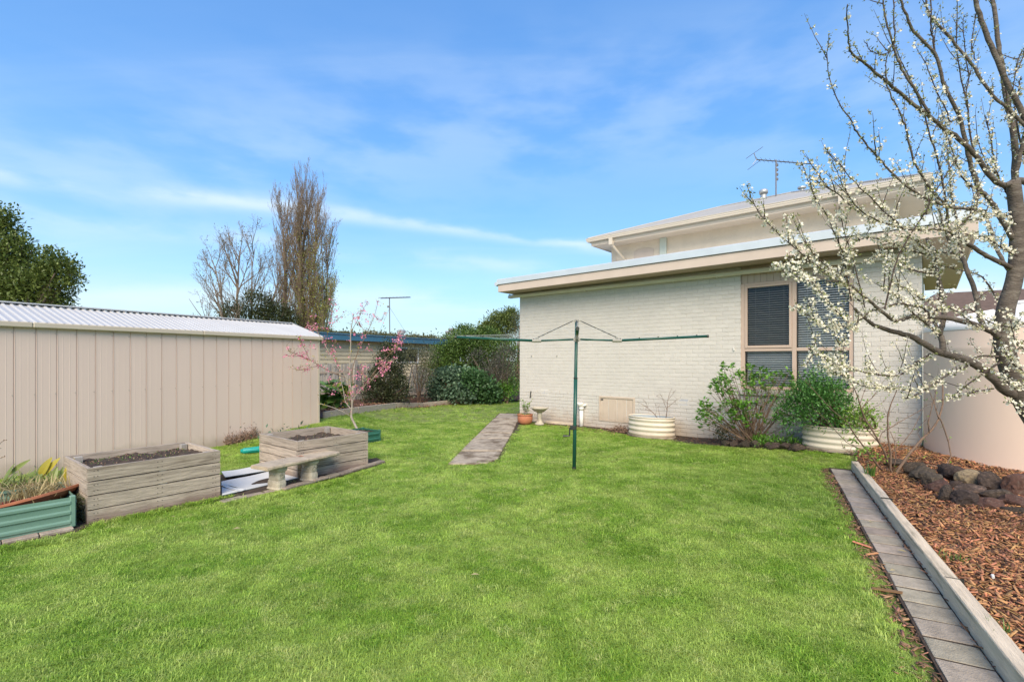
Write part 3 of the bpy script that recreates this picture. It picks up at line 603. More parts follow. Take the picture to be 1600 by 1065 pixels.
MB().box(a1-0.14, a1+0.008, P2-0.008, P2+0.1, ZF, ZS-0.001).build('corner_board', soffit2_m, house)
# flues on the roof
def roofpt(px, q):       # point on the front slope at distance q in from the gutter, on the sight line of px
    s = hs(px, -(1.5+q)); return hw(s, -(1.5+q), ZG+q*0.364)
c = roofpt(1193, 2.3); fl = thing('roof_flue', 'short grey metal flue left of the aerial on the upper roof', 'flue', c)
MB().tube([(0, 0, -0.1), (0, 0, 0.16)], 0.075, 14).build('pipe', galv, fl, smooth=True)
m = MB(); m.lathe([(0.0, 0.15), (0.10, 0.15), (0.11, 0.19), (0.11, 0.23), (0.08, 0.26), (0.0, 0.28)], 16); m.build('cowl', galv, fl, smooth=True)
c = roofpt(1253, 2.6); fl = thing('roof_vent', 'low dark vent cap right of the aerial mast on the upper roof', 'vent', c)
MB().tube([(0, 0, -0.1), (0, 0, 0.08)], 0.05, 12).build('pipe', galv, fl); m = MB(); m.lathe([(0, 0.07), (0.10, 0.07), (0.10, 0.11), (0, 0.13)], 14); m.build('cowl', galv, fl)
c = roofpt(1212.5, 2.4); top = at(1212.5, 251, c.y)
ae = thing('television_aerial', 'dark television aerial with long boom on the upper roof of the house', 'aerial', c)
MB().tube([(0, 0, -0.1), (0, 0, top.z-c.z+0.02)], 0.018, 8).build('mast', aerial_m, ae)
def rel(px, py, dY=0.0): return at(px, py, c.y+dY)-c
bm_ = MB(); A, B = rel(1182, 249.5), rel(1271, 256.5); bm_.tube([A, B], 0.014, 6); boom = bm_.build('boom', aerial_m, ae)
for k in range(13):
    q = A.lerp(B, (k+0.4)/13); ln = 0.42-0.2*k/13; dv = Vector((0.55, 0.80, 0.18)).normalized()*ln
    MB().tube([q-dv, q+dv], 0.005, 4).build('element', aerial_m, ae)
r1 = MB(); r1.tube([A, rel(1178, 239)], 0.010, 5); r1.tube([rel(1165.5, 248), rel(1192, 229.5)], 0.006, 4); r1.tube([A, rel(1176, 257)], 0.008, 5); r1.tube([rel(1168, 265.5), rel(1190, 249)], 0.006, 4); r1.build('reflector', aerial_m, ae)
for k in range(4):
    z = (top.z-c.z)*(0.88-0.13*k); MB().box(0.012, 0.055, -0.02, 0.02, z-0.035, z+0.03).build('cable_clip', aerial_m, ae, bevel=0.005)

# ------------------------------------------------------------------ garden shed (local x along the front wall, y inward)
SA = Vector((-5.42, 9.01, 0)); SD = Vector((0.503, 0.864, 0)).normalized(); SANG = math.atan2(SD.y, SD.x); SN = Vector((SD.y, -SD.x, 0))
shed = thing('garden_shed', 'long beige metal garden shed with a corrugated white roof', 'shed', SA, SANG)
X0, X1, SZ, SW, SRZ = -5.2, 2.157, 2.10, 2.17, 2.46
core = MB(); core.box(X0+0.01, X1-0.01, 0.012, SW-0.012, -0.2, SZ-0.03); core.build('frame', shed_m, shed)
seam = 0.224; xs_ = []; x = 2.145-seam*33
px_me = {}
while x < 2.13:
    a = max(x, X0); c = min(x+seam, X1-0.012)
    key = round(c-a, 3)
    if key not in px_me:
        w_ = c-a; m = MB(); ph = [(0, 0), (0.002, 0.010), (0.011, 0.010), (0.013, -0.003), (0.019, -0.003), (0.022, 0), (w_*0.30, -0.0), (w_*0.33, -0.0012), (w_*0.36, 0), (w_*0.66, 0), (w_*0.69, -0.0012), (w_*0.72, 0), (w_-0.004, 0), (w_, 0.0)]
        n = len(ph); m.add([(u, v_, -0.06) for u, v_ in ph]+[(u, v_, SZ-0.035) for u, v_ in ph], [(i, i+1, i+1+n, i+n) for i in range(n-1)])
        me = bpy.data.meshes.new('panel'); me.from_pydata(m.v, [], m.f); me.materials.append(shed_m); px_me[key] = me
    o = bpy.data.objects.new('panel', px_me[key]); COL.objects.link(o); o.parent = shed; o.location = (a, 0, 0); x += seam
    sc_ = MB(); sc_.lathe([(0, 0), (0.006, 0.0), (0.006, 0.004), (0, 0.005)], 6)
MB().box(X1-0.035, X1+0.004, -0.008, 0.03, -0.06, SZ-0.036).build('corner_trim', shedtrim_m, shed)
sm = MB()
x = 2.145-seam*33
while x < 2.13:
    for z in (0.12, 1.12, 1.98): sm.box(x+seam-0.016, x+seam-0.009, -0.010, 0.0, z, z+0.008)
    x += seam
sm.build('screw', greybr, shed, kind='stuff')
for (a, c) in ((X0-0.05, -2.6), (-2.6, -0.35), (-0.35, X1+0.05)):
    m = MB(); m.box(a+0.001, c-0.001, -0.075, -0.010, SZ-0.045, SZ+0.035); m.build('gutter', shedtrim_m, shed, bevel=0.012)
tri = MB(); tri.add([(X1-0.002, 0.0, SZ-0.03), (X1-0.002, SW, SZ-0.03), (X1-0.002, SW/2, SRZ-0.03), (X1-0.014, 0, SZ-0.03), (X1-0.014, SW, SZ-0.03), (X1-0.014, SW/2, SRZ-0.03)], [(0, 1, 2), (5, 4, 3), (0, 2, 5, 3), (1, 4, 5, 2)]); tri.build('gable', shed_m, shed)
def shed_roof(front):
    v, f = [], []; pitch = 0.095; n = 0; prof = [(0, 0), (0.30, 0.0), (0.42, 0.022), (0.62, 0.022), (0.74, 0.0)]
    xs = []; x = X0-0.06
    while x < X1+0.04:
        for u, z in prof: xs.append((x+u*pitch, z))
        x += pitch
    for x, z in xs:
        if front: v += [(x, -0.07, SZ+0.012+z), (x, SW/2, SRZ+z)]
        else: v += [(x, SW+0.07, SZ+0.012+z), (x, SW/2, SRZ+z)]
    for i in range(len(xs)-1): f.append((2*i, 2*i+2, 2*i+3, 2*i+1) if front else (2*i, 2*i+1, 2*i+3, 2*i+2))
    m = MB(); m.add(v, f); m.build('roof', shedroof_m, shed)
shed_roof(True); shed_roof(False)
m = MB(); pr = [(-0.07, SZ+0.0), (SW/2, SRZ-0.005), (SW+0.07, SZ), (SW+0.07, SZ+0.045), (SW/2, SRZ+0.045), (-0.07, SZ+0.045)]
m.add([(X1+0.035, y, z) for y, z in pr]+[(X1+0.05, y, z) for y, z in pr], [tuple(range(5, -1, -1)), tuple(range(6, 12))]+[(i, (i+1) % 6, (i+1) % 6+6, i+6) for i in range(6)]); m.build('barge_capping', shedroof_m, shed)
MB().box(X0-0.06, X1+0.05, SW/2-0.09, SW/2+0.09, SRZ+0.012, SRZ+0.032).build('ridge_capping', shedroof_m, shed)

# ------------------------------------------------------------------ concrete path slabs
path = MB(); sl = [((700, 726), (773, 727)), ((720, 706), (784, 706)), ((740, 686.5), (795, 686.5)), ((749, 677.5), (800, 678)), ((772, 655), (809.5, 657)), ((781, 646.5), (811, 648))]
GPs = [(gp(*a), gp(*b_)) for a, b_ in sl]
pbase = MB(); A0, B0 = GPs[0]; A1, B1 = GPs[-1]
z = 0.006; pbase.add([(A0.x-.03, A0.y+.15, z), (B0.x+.03, B0.y+.15, z), (B1.x+.4, B1.y+.8, z), (A1.x-.03, A1.y+.1, z)], [(0, 1, 2, 3)])
pth = pbase.build('path', soil, kind='structure')
for k in range(5):
    (a, b_), (c, d) = GPs[k], GPs[k+1]
    g = 0.035 if k in (2, 0) else 0.06
    t = (c-a).normalized()
    if k in (1,): g = 0.03
    pts = [a+t*g, b_+t*g, d-t*g, c-t*g]
    if k == 0:                                  # rounded near corner
        e = (b_-a); pts = [a+t*0.02, a+e*0.55, a+e*0.82+t*0.10, b_+t*0.42]+[d-t*g, c-t*g]
    if k == 4: pts = [a+t*g, b_+t*g+Vector((0.1, 0, 0)), d+Vector((0.35, 0.0, 0)), c]
    zt = 0.028+random.uniform(-.006, .006); n = len(pts)
    m = MB(); m.add([(p.x, p.y, -0.03) for p in pts]+[(p.x, p.y, zt) for p in pts], [tuple(range(n)), ] and [tuple(range(n-1, -1, -1)), tuple(range(n, 2*n))]+[(i, (i+1) % n, (i+1) % n+n, i+n) for i in range(n)])
    m.build('slab', conc, pth, bevel=0.008)
PATH_POLY = [(GPs[0][0].x, GPs[0][0].y+0.04), (GPs[0][0].x+0.55*(GPs[0][1].x-GPs[0][0].x), GPs[0][0].y+0.04), (GPs[0][1].x-0.02, GPs[0][1].y+0.35), (GPs[-1][1].x+0.35, GPs[-1][1].y+0.4), (GPs[-1][0].x, GPs[-1][0].y), ]

# ------------------------------------------------------------------ right side: pavers, sleepers, mulch bed
E0, E1 = gp(1330.6, 736), gp(1570.5, 1065)
ED = (E1-E0).normalized(); EN = Vector((-ED.y, ED.x, 0))      # EN points towards +x side?
if EN.x < 0: EN = -EN
EANG = math.atan2(ED.y, ED.x)
LEN = 6.6
edging = thing('timber_edging', 'row of grey timber sleepers edging the bark mulch bed', 'garden edging', E0, EANG)
sgn = 1 if Vector((-math.sin(EANG), math.cos(EANG), 0)).dot(EN) > 0 else -1
def sleeper(x0, x1, y0, y1, z0, z1, tilt, parent):
    m = MB(); nseg = 8; v = []; f = []
    for i in range(nseg+1):
        x = x0+(x1-x0)*i/nseg; w1, w2 = random.uniform(-.003, .003), random.uniform(-.003, .003)
        ring = [(y0+w1, z0), (y0+w1, z1-0.006), (y0+w1+0.006, z1), (y1+w2-0.006, z1+w2), (y1+w2, z1-0.006), (y1+w2, z0)]
        v += [(x, y*sgn, z) for y, z in ring]
    for i in range(nseg):
        for j in range(6): f.append((i*6+j, i*6+(j+1) % 6, (i+1)*6+(j+1) % 6, (i+1)*6+j))
    f += [tuple(range(5, -1, -1)), tuple(range(nseg*6, nseg*6+6))]
    m.add(v, f); o = m.build('sleeper', sleeper_m, parent); o.rotation_euler = (0, 0, tilt); return o
sleeper(-0.02, 2.10, 0.0, 0.085, -0.05, 0.145, 0.0, edging)
sleeper(2.104, 4.24, -0.004, 0.083, -0.05, 0.140, 0.0, edging)
sleeper(4.245, LEN, -0.012, 0.080, -0.05, 0.150, 0.0, edging)
for x in (0.62, 1.45, 2.10, 3.2, 4.24): 
    MB().box(x-0.003, x+0.003, (0.0 if sgn > 0 else -0.10), (0.10 if sgn > 0 else 0.0), 0.10, 0.1515).build('tie_strap', darkmetal, edging) if x in (2.10, 4.24) else None
PW = 0.245
pav = MB().box(-0.05, LEN, (-PW-0.03 if sgn > 0 else 0.0), (0.0 if sgn > 0 else PW+0.03), -0.03, 0.018).build('paver_strip', soil, kind='structure'); pav.location = E0; pav.rotation_euler = (0, 0, EANG)
x = 0.05; k = 0
pmesh = []
for q in range(4):
    m = MB(); m.box(-0.1035, 0.1035, -PW/2+0.003, PW/2-0.003, -0.04, 0); o = m.build('paver', paver_m, pav, bevel=0.003); me = o.data; bpy.data.objects.remove(o)
    for v in me.vertices: v.co.x += random.uniform(-.002, .002); v.co.y += random.uniform(-.002, .002)
    pmesh.append(me)
while x < LEN-0.1:
    o = bpy.data.objects.new('paver', pmesh[k % 4]); COL.objects.link(o); o.parent = pav
    o.location = (x+0.115, -sgn*(PW/2+0.012+random.uniform(0, .008)), 0.0235+random.uniform(-.002, .002)); o.rotation_euler = (random.uniform(-.012, .012), random.uniform(-.012, .012), random.uniform(-.02, .02))
    x += 0.2315; k += 1
def eb(l, q, z=0): v = E0+ED*l+EN*q; return Vector((v.x, v.y, z))
def mulch_h(x, y):       # bed height: level with the timber at the edge, rising slightly to the rocks
    q = (x-E0.x)*EN.x+(y-E0.y)*EN.y
    return 0.085+0.05*min(1, max(0, q-0.1)/1.5)+0.012*math.sin(x*5)*math.cos(y*4.3)
wr = hw(SE-0.1, 0.02); 
MULCH = [eb(-0.35, 0.09), eb(LEN, 0.09), eb(LEN, 4.5), eb(0.2, 4.5), (hw(9.2, 0.03).x, hw(9.2, 0.03).y), (hw(7.75, 0.03).x, hw(7.75, 0.03).y), (hw(7.6, 0.5).x, hw(7.6, 0.5).y)]
MULCH = [(p[0], p[1]) for p in MULCH]
patch('mulch_bed_soil', MULCH, mulchbase, 0.0, 0.2, 0.008, zf=mulch_h)
# bed along the house wall
HB = []
for s, q in ((-0.3, 0.30), (0.6, 0.33), (1.6, 0.35), (2.6, 0.32), (3.2, 0.45), (4.0, 0.75), (5.0, 0.82), (6.0, 0.85), (7.0, 0.80), (7.7, 0.78)): HB.append(hw(s, q))
HBP = [(p.x, p.y) for p in HB]+[(hw(7.7, 0.0).x, hw(7.7, 0.0).y), (hw(-0.3, 0.0).x, hw(-0.3, 0.0).y)]
patch('wall_bed_soil', HBP, soil, 0.006, 0.12, 0.006)
# back bed with its edging
BE = [gp(507, 662, .1), gp(560, 655, .05), gp(620, 643.5), gp(662, 637), gp(716, 631), gp(782, 627.5)]
BB = [(p.x, p.y) for p in BE]+[(3.5, 21), (3.5, 30), (-14, 30), (-14, 12.0), (-5.3, 12.0)]
patch('back_bed_soil', BB, mulchbase, 0.03, 0.5, 0.01)
be = thing('back_bed_edging', 'low weathered timber edging along the back garden bed', 'garden edging', BE[0])
for k in range(5):
    p, q = BE[k], BE[k+1]; t = (q-p).normalized(); n = Vector((-t.y, t.x, 0)); m = MB(); zb = gzf(p.x, p.y); zb2 = gzf(q.x, q.y)
    hh = 0.17 if k < 4 else 0.10
    c = [p+t*0.01, q-t*0.01, q-t*0.01+n*0.06, p+t*0.01+n*0.06]
    zz = [zb, zb2, zb2, zb]
    m.add([(v.x, v.y, z_-0.1) for v, z_ in zip(c, zz)]+[(v.x, v.y, z_+hh) for v, z_ in zip(c, zz)], [(3, 2, 1, 0), (4, 5, 6, 7), (0, 1, 5, 4), (1, 2, 6, 5), (2, 3, 7, 6), (3, 0, 4, 7)])
    m.build('sleeper', timber, be, origin=BE[0], bevel=0.006)
# ------------------------------------------------------------------ timber garden boxes
def garden_box(label, near, ang_dir, Lx, Wy, Hh, nb, soil_drop, name='timber_garden_box'):
    ang = math.atan2(ang_dir[1], ang_dir[0]); t = thing(name, label, 'garden box', near, ang); bh = Hh/nb; th = 0.035
    for k in range(nb):
        z0 = k*bh+0.005; z1 = (k+1)*bh-0.006
        def brd(x0, x1, y0, y1):
            j = lambda: random.uniform(-.0022, .0022)
            m = MB(); n = 5; v = []; f = []
            long_x = (x1-x0) > (y1-y0)
            for i in range(n+1):
                if long_x:
                    x = x0+(x1-x0)*i/n; jj, b1, b2 = j(), j(), j(); v += [(x, y0+jj, z0+b1*.4), (x, y0+jj, z1+b2*.4), (x, y1+jj, z1+b2*.4), (x, y1+jj, z0+b1*.4)]
                else:
                    y = y0+(y1-y0)*i/n; jj, b1, b2 = j(), j(), j(); v += [(x1+jj, y, z0+b1*.4), (x1+jj, y, z1+b2*.4), (x0+jj, y, z1+b2*.4), (x0+jj, y, z0+b1*.4)]
            for i in range(n):
                for q in range(4): f.append((i*4+q, i*4+(q+1) % 4, (i+1)*4+(q+1) % 4, (i+1)*4+q))
            f += [(3, 2, 1, 0), (n*4, n*4+1, n*4+2, n*4+3)]
            if not long_x:      # swap axes so the grain follows the board
                v = [((vv[1]-y0), -(vv[0]-x0), vv[2]) for vv in v]
            m.add(v, f); o = m.build('board', timber, t)
            if not long_x: o.location = (x0, y0, 0); o.rotation_euler = (0, 0, R(90))
            return o
        brd(0, Lx, 0, th); brd(0, Lx, Wy-th, Wy)
        brd(0.001, th, th+0.001, Wy-th-0.001); brd(Lx-th, Lx-0.001, th+0.001, Wy-th-0.001)
        nm = MB()
        for x in (0.05, 0.078, Lx-0.05, Lx-0.08, Lx/2-0.02, Lx/2+0.02):
            for zz in (0.3, 0.7): nm.add([(x+0.0048*math.cos(a), -0.0034, z0+bh*zz+0.0048*math.sin(a)+random.uniform(-.001, .001)) for a in [i*math.pi/3 for i in range(6)]], [tuple(range(6))])
        nm.build('nail', nail_m, t, kind='stuff')
    for (x, y) in ((th+0.03, th+0.04), (Lx-th-0.11, th+0.04), (th+0.03, Wy-th-0.081), (Lx-th-0.081, Wy-th-0.081), (Lx/2, th+0.01)):
        MB().box(x, x+0.07, y-0.035, y+0.035, 0.0, Hh-0.012).build('corner_post', timber_v, t, bevel=0.003)
    LT = Hh-soil_drop-0.02; lin = MB(); lin.box(th+0.002, Lx-th-0.002, th+0.002, th+0.012, 0, LT); lin.box(th+0.002, th+0.012, th+0.014, Wy-th-0.014, 0, LT); lin.box(Lx-th-0.012, Lx-th-0.002, th+0.014, Wy-th-0.014, 0, LT); lin.box(th+0.002, Lx-th-0.002, Wy-th-0.012, Wy-th-0.002, 0, LT); lin.build('lining', nail_m, t)  # no real lining: near-black sheets added as painted shade behind the board gaps
    v = []; f = []; nx, ny = 26, 18
    for j in range(ny+1):
        for i in range(nx+1):
            v.append((th+(Lx-2*th)*i/nx, th+(Wy-2*th)*j/ny, Hh-soil_drop+random.uniform(-.012, .014)+0.014*math.sin(i*.6)*math.cos(j*.7)))
    for j in range(ny):
        for i in range(nx): f.append((j*(nx+1)+i, j*(nx+1)+i+1, (j+1)*(nx+1)+i+1, (j+1)*(nx+1)+i))
    MB().add(v, f).build('soil', soil, t); return t
B1 = gp(136.5, 820); BD1 = (0.606, 0.795); box1 = garden_box('nearest grey timber garden box, standing beside the green metal bed', B1, BD1, 1.19, 1.0, 0.555, 4, 0.075)
B2 = gp(465, 750); BD2 = (0.623, 0.782); box2 = garden_box('further grey timber garden box, standing behind the stone bench', B2, BD2, 1.10, 1.12, 0.522, 4, 0.11)
def loc2(B, D, x, y, z=0): return Vector((B.x+D[0]*x-D[1]*y, B.y+D[1]*x+D[0]*y, z))

# ------------------------------------------------------------------ leaves in bulk
def leaf_arrays(C, D, U, Ln, Wd, fold=0.25, droop=0.0):
    D = D/np.linalg.norm(D, axis=1, keepdims=True); S = np.cross(D, U); S /= np.linalg.norm(S, axis=1, keepdims=True)+1e-9; Nn = np.cross(S, D)
    l = Ln[:, None]; w_ = Wd[:, None]*0.5
    a = C; b = C+D*l*0.45+S*w_+Nn*w_*fold; c = C+D*l-Nn*l*droop; d = C+D*l*0.45-S*w_+Nn*w_*fold
    V = np.stack([a, b, c, d], 1).reshape(-1, 3); i = np.arange(len(C))*4
    Fc = np.concatenate([np.stack([i, i+1, i+2], 1), np.stack([i, i+2, i+3], 1)]); return V, Fc
def leaves(name, C, D, U, Ln, Wd, m, parent=None, tone=None, origin=None, fold=0.25, droop=0.1, **kw):
    V, Fc = leaf_arrays(C, D, U, Ln, Wd, fold, droop)
    if origin is not None: V = V-np.array(origin)
    if tone is None: tone = rng.random(len(C))
    return np_mesh(name, V, Fc, m, parent, {'tone': ('FLOAT', np.repeat(tone, 4))}, **kw)
def rdir(n): v = rng.normal(size=(n, 3)); return v/np.linalg.norm(v, axis=1, keepdims=True)
def bush(name, label, cat, base, blobs, ncl, per, leaf, m, rcl=0.12, up=0.5, stems=None, stem_m=None, wl=0.5, group=None, stem_r=0.02, flat=0.6):
    """blobs: (centre Vector, rx, ry, rz, weight). Foliage sits in small sprays over the blobs' outer part."""
    base = Vector(base); t = thing(name, label, cat, base, group=group)
    W_ = np.array([b[4] for b in blobs], float); W_ /= W_.sum(); Cs = []; Ds = []; tn = []
    for b, wt in zip(blobs, W_):
        k = int(ncl*wt); d = rdir(k); d[:, 2] = np.where(d[:, 2] < -0.75, -d[:, 2], d[:, 2])
        rr = np.clip(rng.normal(0.88, 0.13, k), 0.3, 1.13)[:, None]
        cc = np.array(b[0])+d*rr*np.array([b[1], b[2], b[3]]); td = rng.random(k)
        for q in range(per):
            o = rng.normal(size=(k, 3))*rcl*0.5; Cs.append(cc+o); dd = d*0.7+rdir(k)*0.8+np.array([0, 0, up]); Ds.append(dd); tn.append(np.clip(td*0.7+rng.random(k)*0.45-0.08, 0, 1))
    C = np.concatenate(Cs); D = np.concatenate(Ds); n = len(C); keep = C[:, 2] > base.z+0.01; C, D = C[keep], D[keep]; tone = np.concatenate(tn)[keep]; n = len(C)
    U = rdir(n)*flat+np.array([0, 0, 1.0]); Ln = leaf*rng.uniform(0.6, 1.25, n); leaves('crown', C, D, U, Ln, Ln*wl, m, t, tone, origin=base)
    if stems:
        mb = MB()
        for k in range(stems):
            b = random.choices(blobs, [x[4] for x in blobs])[0]; dv = rdir(1)[0]; tip = Vector(b[0])+Vector((dv[0]*b[1]*.85, dv[1]*b[2]*.85, abs(dv[2])*b[3]*.85))
            p0 = base+Vector((random.uniform(-.1, .1), random.uniform(-.1, .1), -0.02)); mid = p0.lerp(tip, 0.5)+Vector((random.uniform(-.1, .1), random.uniform(-.1, .1), 0.08))
            mb.tube([p0, p0.lerp(mid, .5)+Vector((random.uniform(-.04, .04), 0, 0.02)), mid, tip], [stem_r, stem_r*.8, stem_r*.6, stem_r*.2], 5)
        mb.build('stems', stem_m or brownstem, t, origin=base)
    return t

# plants and bits inside the boxes
def sprigs(n, fn, h, m, name, parent, origin=None, w_=0.3):
    pts = np.array([fn() for _ in range(n)]); D = rdir(n)*0.6+np.array([0, 0, 0.8]); return leaves(name, pts, D, rdir(n), h*rng.uniform(.5, 1.2, n), h*w_*np.ones(n), m, parent, origin=origin)
wd = thing('weeds', 'small green weeds and dead leaves on the soil of the nearest timber box', 'weeds', loc2(B1, BD1, 0.6, 0.5, 0.48))
o_ = wd.location
def w1():
    a = random.random(); x = random.uniform(0.1, 1.1); y = random.uniform(0.5, 0.95) if random.random() < .8 else random.uniform(.1, .9); v = loc2(B1, BD1, x, y, 0.485); return tuple(v)
sprigs(130, w1, 0.026, lf_acan, 'leaf_litter', wd, o_); sprigs(170, w1, 0.022, deadleaf, 'leaf_litter', wd, o_, 0.6)
wd['label'] = 'small green weeds and dead leaves on the soil of the nearest timber box'
wd2 = thing('weeds', 'dry clods and dead leaves on the soil of the timber box behind the bench', 'weeds', loc2(B2, BD2, 0.6, 0.5, 0.42)); o_ = wd2.location
sprigs(130, lambda: tuple(loc2(B2, BD2, random.uniform(.08, 1.02), random.uniform(.08, 1.04), 0.415)), 0.025, deadleaf, 'leaf_litter', wd2, o_, 0.6)
sprigs(120, lambda: tuple(loc2(B2, BD2, random.uniform(.08, 1.02), random.uniform(.08, 1.04), 0.415)), 0.04, lf_olive, 'leaf_litter', wd2, o_)
# soil and pavers along the front of the boxes
s0 = loc2(B1, BD1, -1.8, -0.20); s1 = gp(345, 786); s2 = gp(470, 772); s3 = gp(604, 722)
strip = [gp(-60, 868), gp(105, 842), gp(128, 827), gp(215, 806), gp(343, 783), gp(425, 771), gp(470, 757), gp(520, 748), gp(604, 724), gp(588, 716)]
strip = [(p.x, p.y) for p in strip]+[(loc2(B2, BD2, 1.08, 0.4).x, loc2(B2, BD2, 1.08, 0.4).y), (loc2(B2, BD2, 0.1, 0.6).x, loc2(B2, BD2, 0.1, 0.6).y), (gp(345, 741).x, gp(345, 741).y), (loc2(B1, BD1, 0.1, 0.5).x, loc2(B1, BD1, 0.1, 0.5).y), (gp(-60, 780).x, gp(-60, 780).y)]
patch('box_surround_soil', strip, soil, 0.012, 0.12, 0.005)
pe = thing('paver_edging', 'line of worn brown brick pavers along the timber box behind the bench', 'paver edging', gp(590, 724))
pts = [gp(596, 723.5), gp(566, 731), gp(540, 738), gp(516, 745)]
q = gp(598, 722.5); dv = (gp(452, 765)-q).normalized(); an = math.atan2(dv.y, dv.x)
bpm = None
for k in range(8):
    c = q+dv*(0.12+0.232*k)
    if bpm is None:
        o = MB().box(-0.112, 0.112, -0.055, 0.055, -0.03, 0.0).build('paver', paver2_m, pe, bevel=0.006); bpm = o.data
    else: o = bpy.data.objects.new('paver', bpm); COL.objects.link(o); o.parent = pe
    o.location = (c.x-pe.location.x, c.y-pe.location.y, gzf(c.x, c.y)+0.038+random.uniform(-.005, .005)); o.rotation_euler = (random.uniform(-.03, .03), random.uniform(-.03, .03), an+random.uniform(-.05, .05))
q = gp(345, 787); dv = (gp(430, 768)-q).normalized(); an = math.atan2(dv.y, dv.x)
pe2 = thing('paver_edging', 'line of dark brick pavers in front of the white sheets', 'paver edging', q)
for k in range(4):
    c = q+dv*(0.12+0.235*k); o = bpy.data.objects.new('paver', bpm); COL.objects.link(o); o.parent = pe2
    o.location = (c.x-q.x, c.y-q.y, 0.03+random.uniform(-.006, .004)); o.rotation_euler = (random.uniform(-.05, .05), random.uniform(-.04, .04), an+random.uniform(-.06, .06))

# ------------------------------------------------------------------ stone bench
bd = Vector((0.46, 0.888, 0)).normalized(); bn = Vector((-bd.y, bd.x, 0)); BZ = 0.345; bo = Vector((-2.86, 5.67, 0)); bench = thing('stone_bench', 'weathered cast stone garden bench on two carved plinths', 'bench', bo, math.atan2(bd.y, bd.x))
m = MB(); n = 18; v = []; f = []; BL, BWd = 1.10, 0.34
for i in range(n+1):
    x = BL*i/n; j1 = random.uniform(-.006, .006); j2 = random.uniform(-.006, .006); e_ = 0.012 if i in (0, n) else 0
    ring = [(0.012+j1, BZ-0.045), (0.0+j1+e_, BZ-0.03), (0.004+j1+e_, BZ-0.008), (0.018+e_, BZ), (BWd-0.018-e_, BZ), (BWd-.004+j2-e_, BZ-0.008), (BWd+j2-e_, BZ-0.03), (BWd-0.012+j2, BZ-0.045)]
    v += [(x, y, z+random.uniform(-.002, .002)) for y, z in ring]
for i in range(n):
    for j in range(8): f.append((i*8+j, i*8+(j+1) % 8, (i+1)*8+(j+1) % 8, (i+1)*8+j))
f += [tuple(range(7, -1, -1)), tuple(range(n*8, n*8+8))]
m.add(v, f); m.build('seat', bench_m, bench)
# carved plinths: lofted rounded rectangles with scroll relief on the face
def plinth(x):
    prof = [(0.00, 0.118, 0.075), (0.035, 0.120, 0.078), (0.05, 0.108, 0.066), (0.09, 0.112, 0.070), (0.125, 0.106, 0.064), (0.135, 0.098, 0.056), (0.15, 0.100, 0.06), (0.20, 0.096, 0.058), (0.235, 0.100, 0.060), (0.25, 0.118, 0.074), (0.275, 0.125, 0.082), (0.295, 0.12, 0.076), (0.2995, 0.11, 0.068)]
    m = MB(); n = 20; v = []; f = []
    for z, a, b in prof:
        for j in range(n):
            t_ = 2*math.pi*j/n; c, s_ = math.cos(t_), math.sin(t_); ex = 0.45
            v.append((x+b*math.copysign(abs(c)**ex, c), BWd/2+a*math.copysign(abs(s_)**ex, s_), z))
    for i in range(len(prof)-1):
        for j in range(n): f.append((i*n+j, i*n+(j+1) % n, (i+1)*n+(j+1) % n, (i+1)*n+j))
    f += [tuple(range(n-1, -1, -1)), tuple(range((len(prof)-1)*n, len(prof)*n))]
    m.add(v, f); leg = m.build('plinth', stone_m, bench, smooth=False)
    rl = MB()
    for fy, sg in ((BWd/2-0.10, -1), (BWd/2+0.10, 1)):
        for (cx_, cz, r_) in ((-0.022, 0.205, 0.017), (0.022, 0.205, 0.017), (0.0, 0.172, 0.020), (-0.03, 0.085, 0.02), (0.03, 0.085, 0.02)):
            rl.lathe([(r_*math.sin(a), 0.0+0) for a in (0,)], 3) if False else None
            pts = [(x+cx_+r_*(1-k/14)*math.cos(k*0.75), fy+sg*0.002, cz+r_*(1-k/14)*math.sin(k*0.75)) for k in range(12)]; rl.tube(pts, 0.0055, 5)
    for sg in (-1, 1): rl.tube([(x+sg*0.058, BWd/2-0.05, 0.19), (x+sg*0.062, BWd/2-0.0, 0.215), (x+sg*0.058, BWd/2+0.05, 0.19)], 0.007, 5)
    rl.build('carving', stone_m, leg, smooth=True)
plinth(0.24); plinth(0.72)
lb = thing('dry_leaf', 'single dry brown leaf lying on the bench seat', 'leaf', bo+bd*0.62+bn*0.22+Vector((0, 0, BZ)))
MB().add([(-0.05, -0.012, 0.004), (0.0, -0.02, 0.012), (0.05, 0.0, 0.004), (0.0, 0.018, 0.014), (0, 0, 0.004), (-0.05, -0.012, 0.001), (0.0, -0.02, 0.009), (0.05, 0.0, 0.001), (0.0, 0.018, 0.011)], [(0, 1, 4), (1, 2, 4), (2, 3, 4), (3, 0, 4), (0, 5, 6, 1), (1, 6, 7, 2), (2, 7, 8, 3), (3, 8, 5, 0)]).build('blade', leaflit_m, lb)

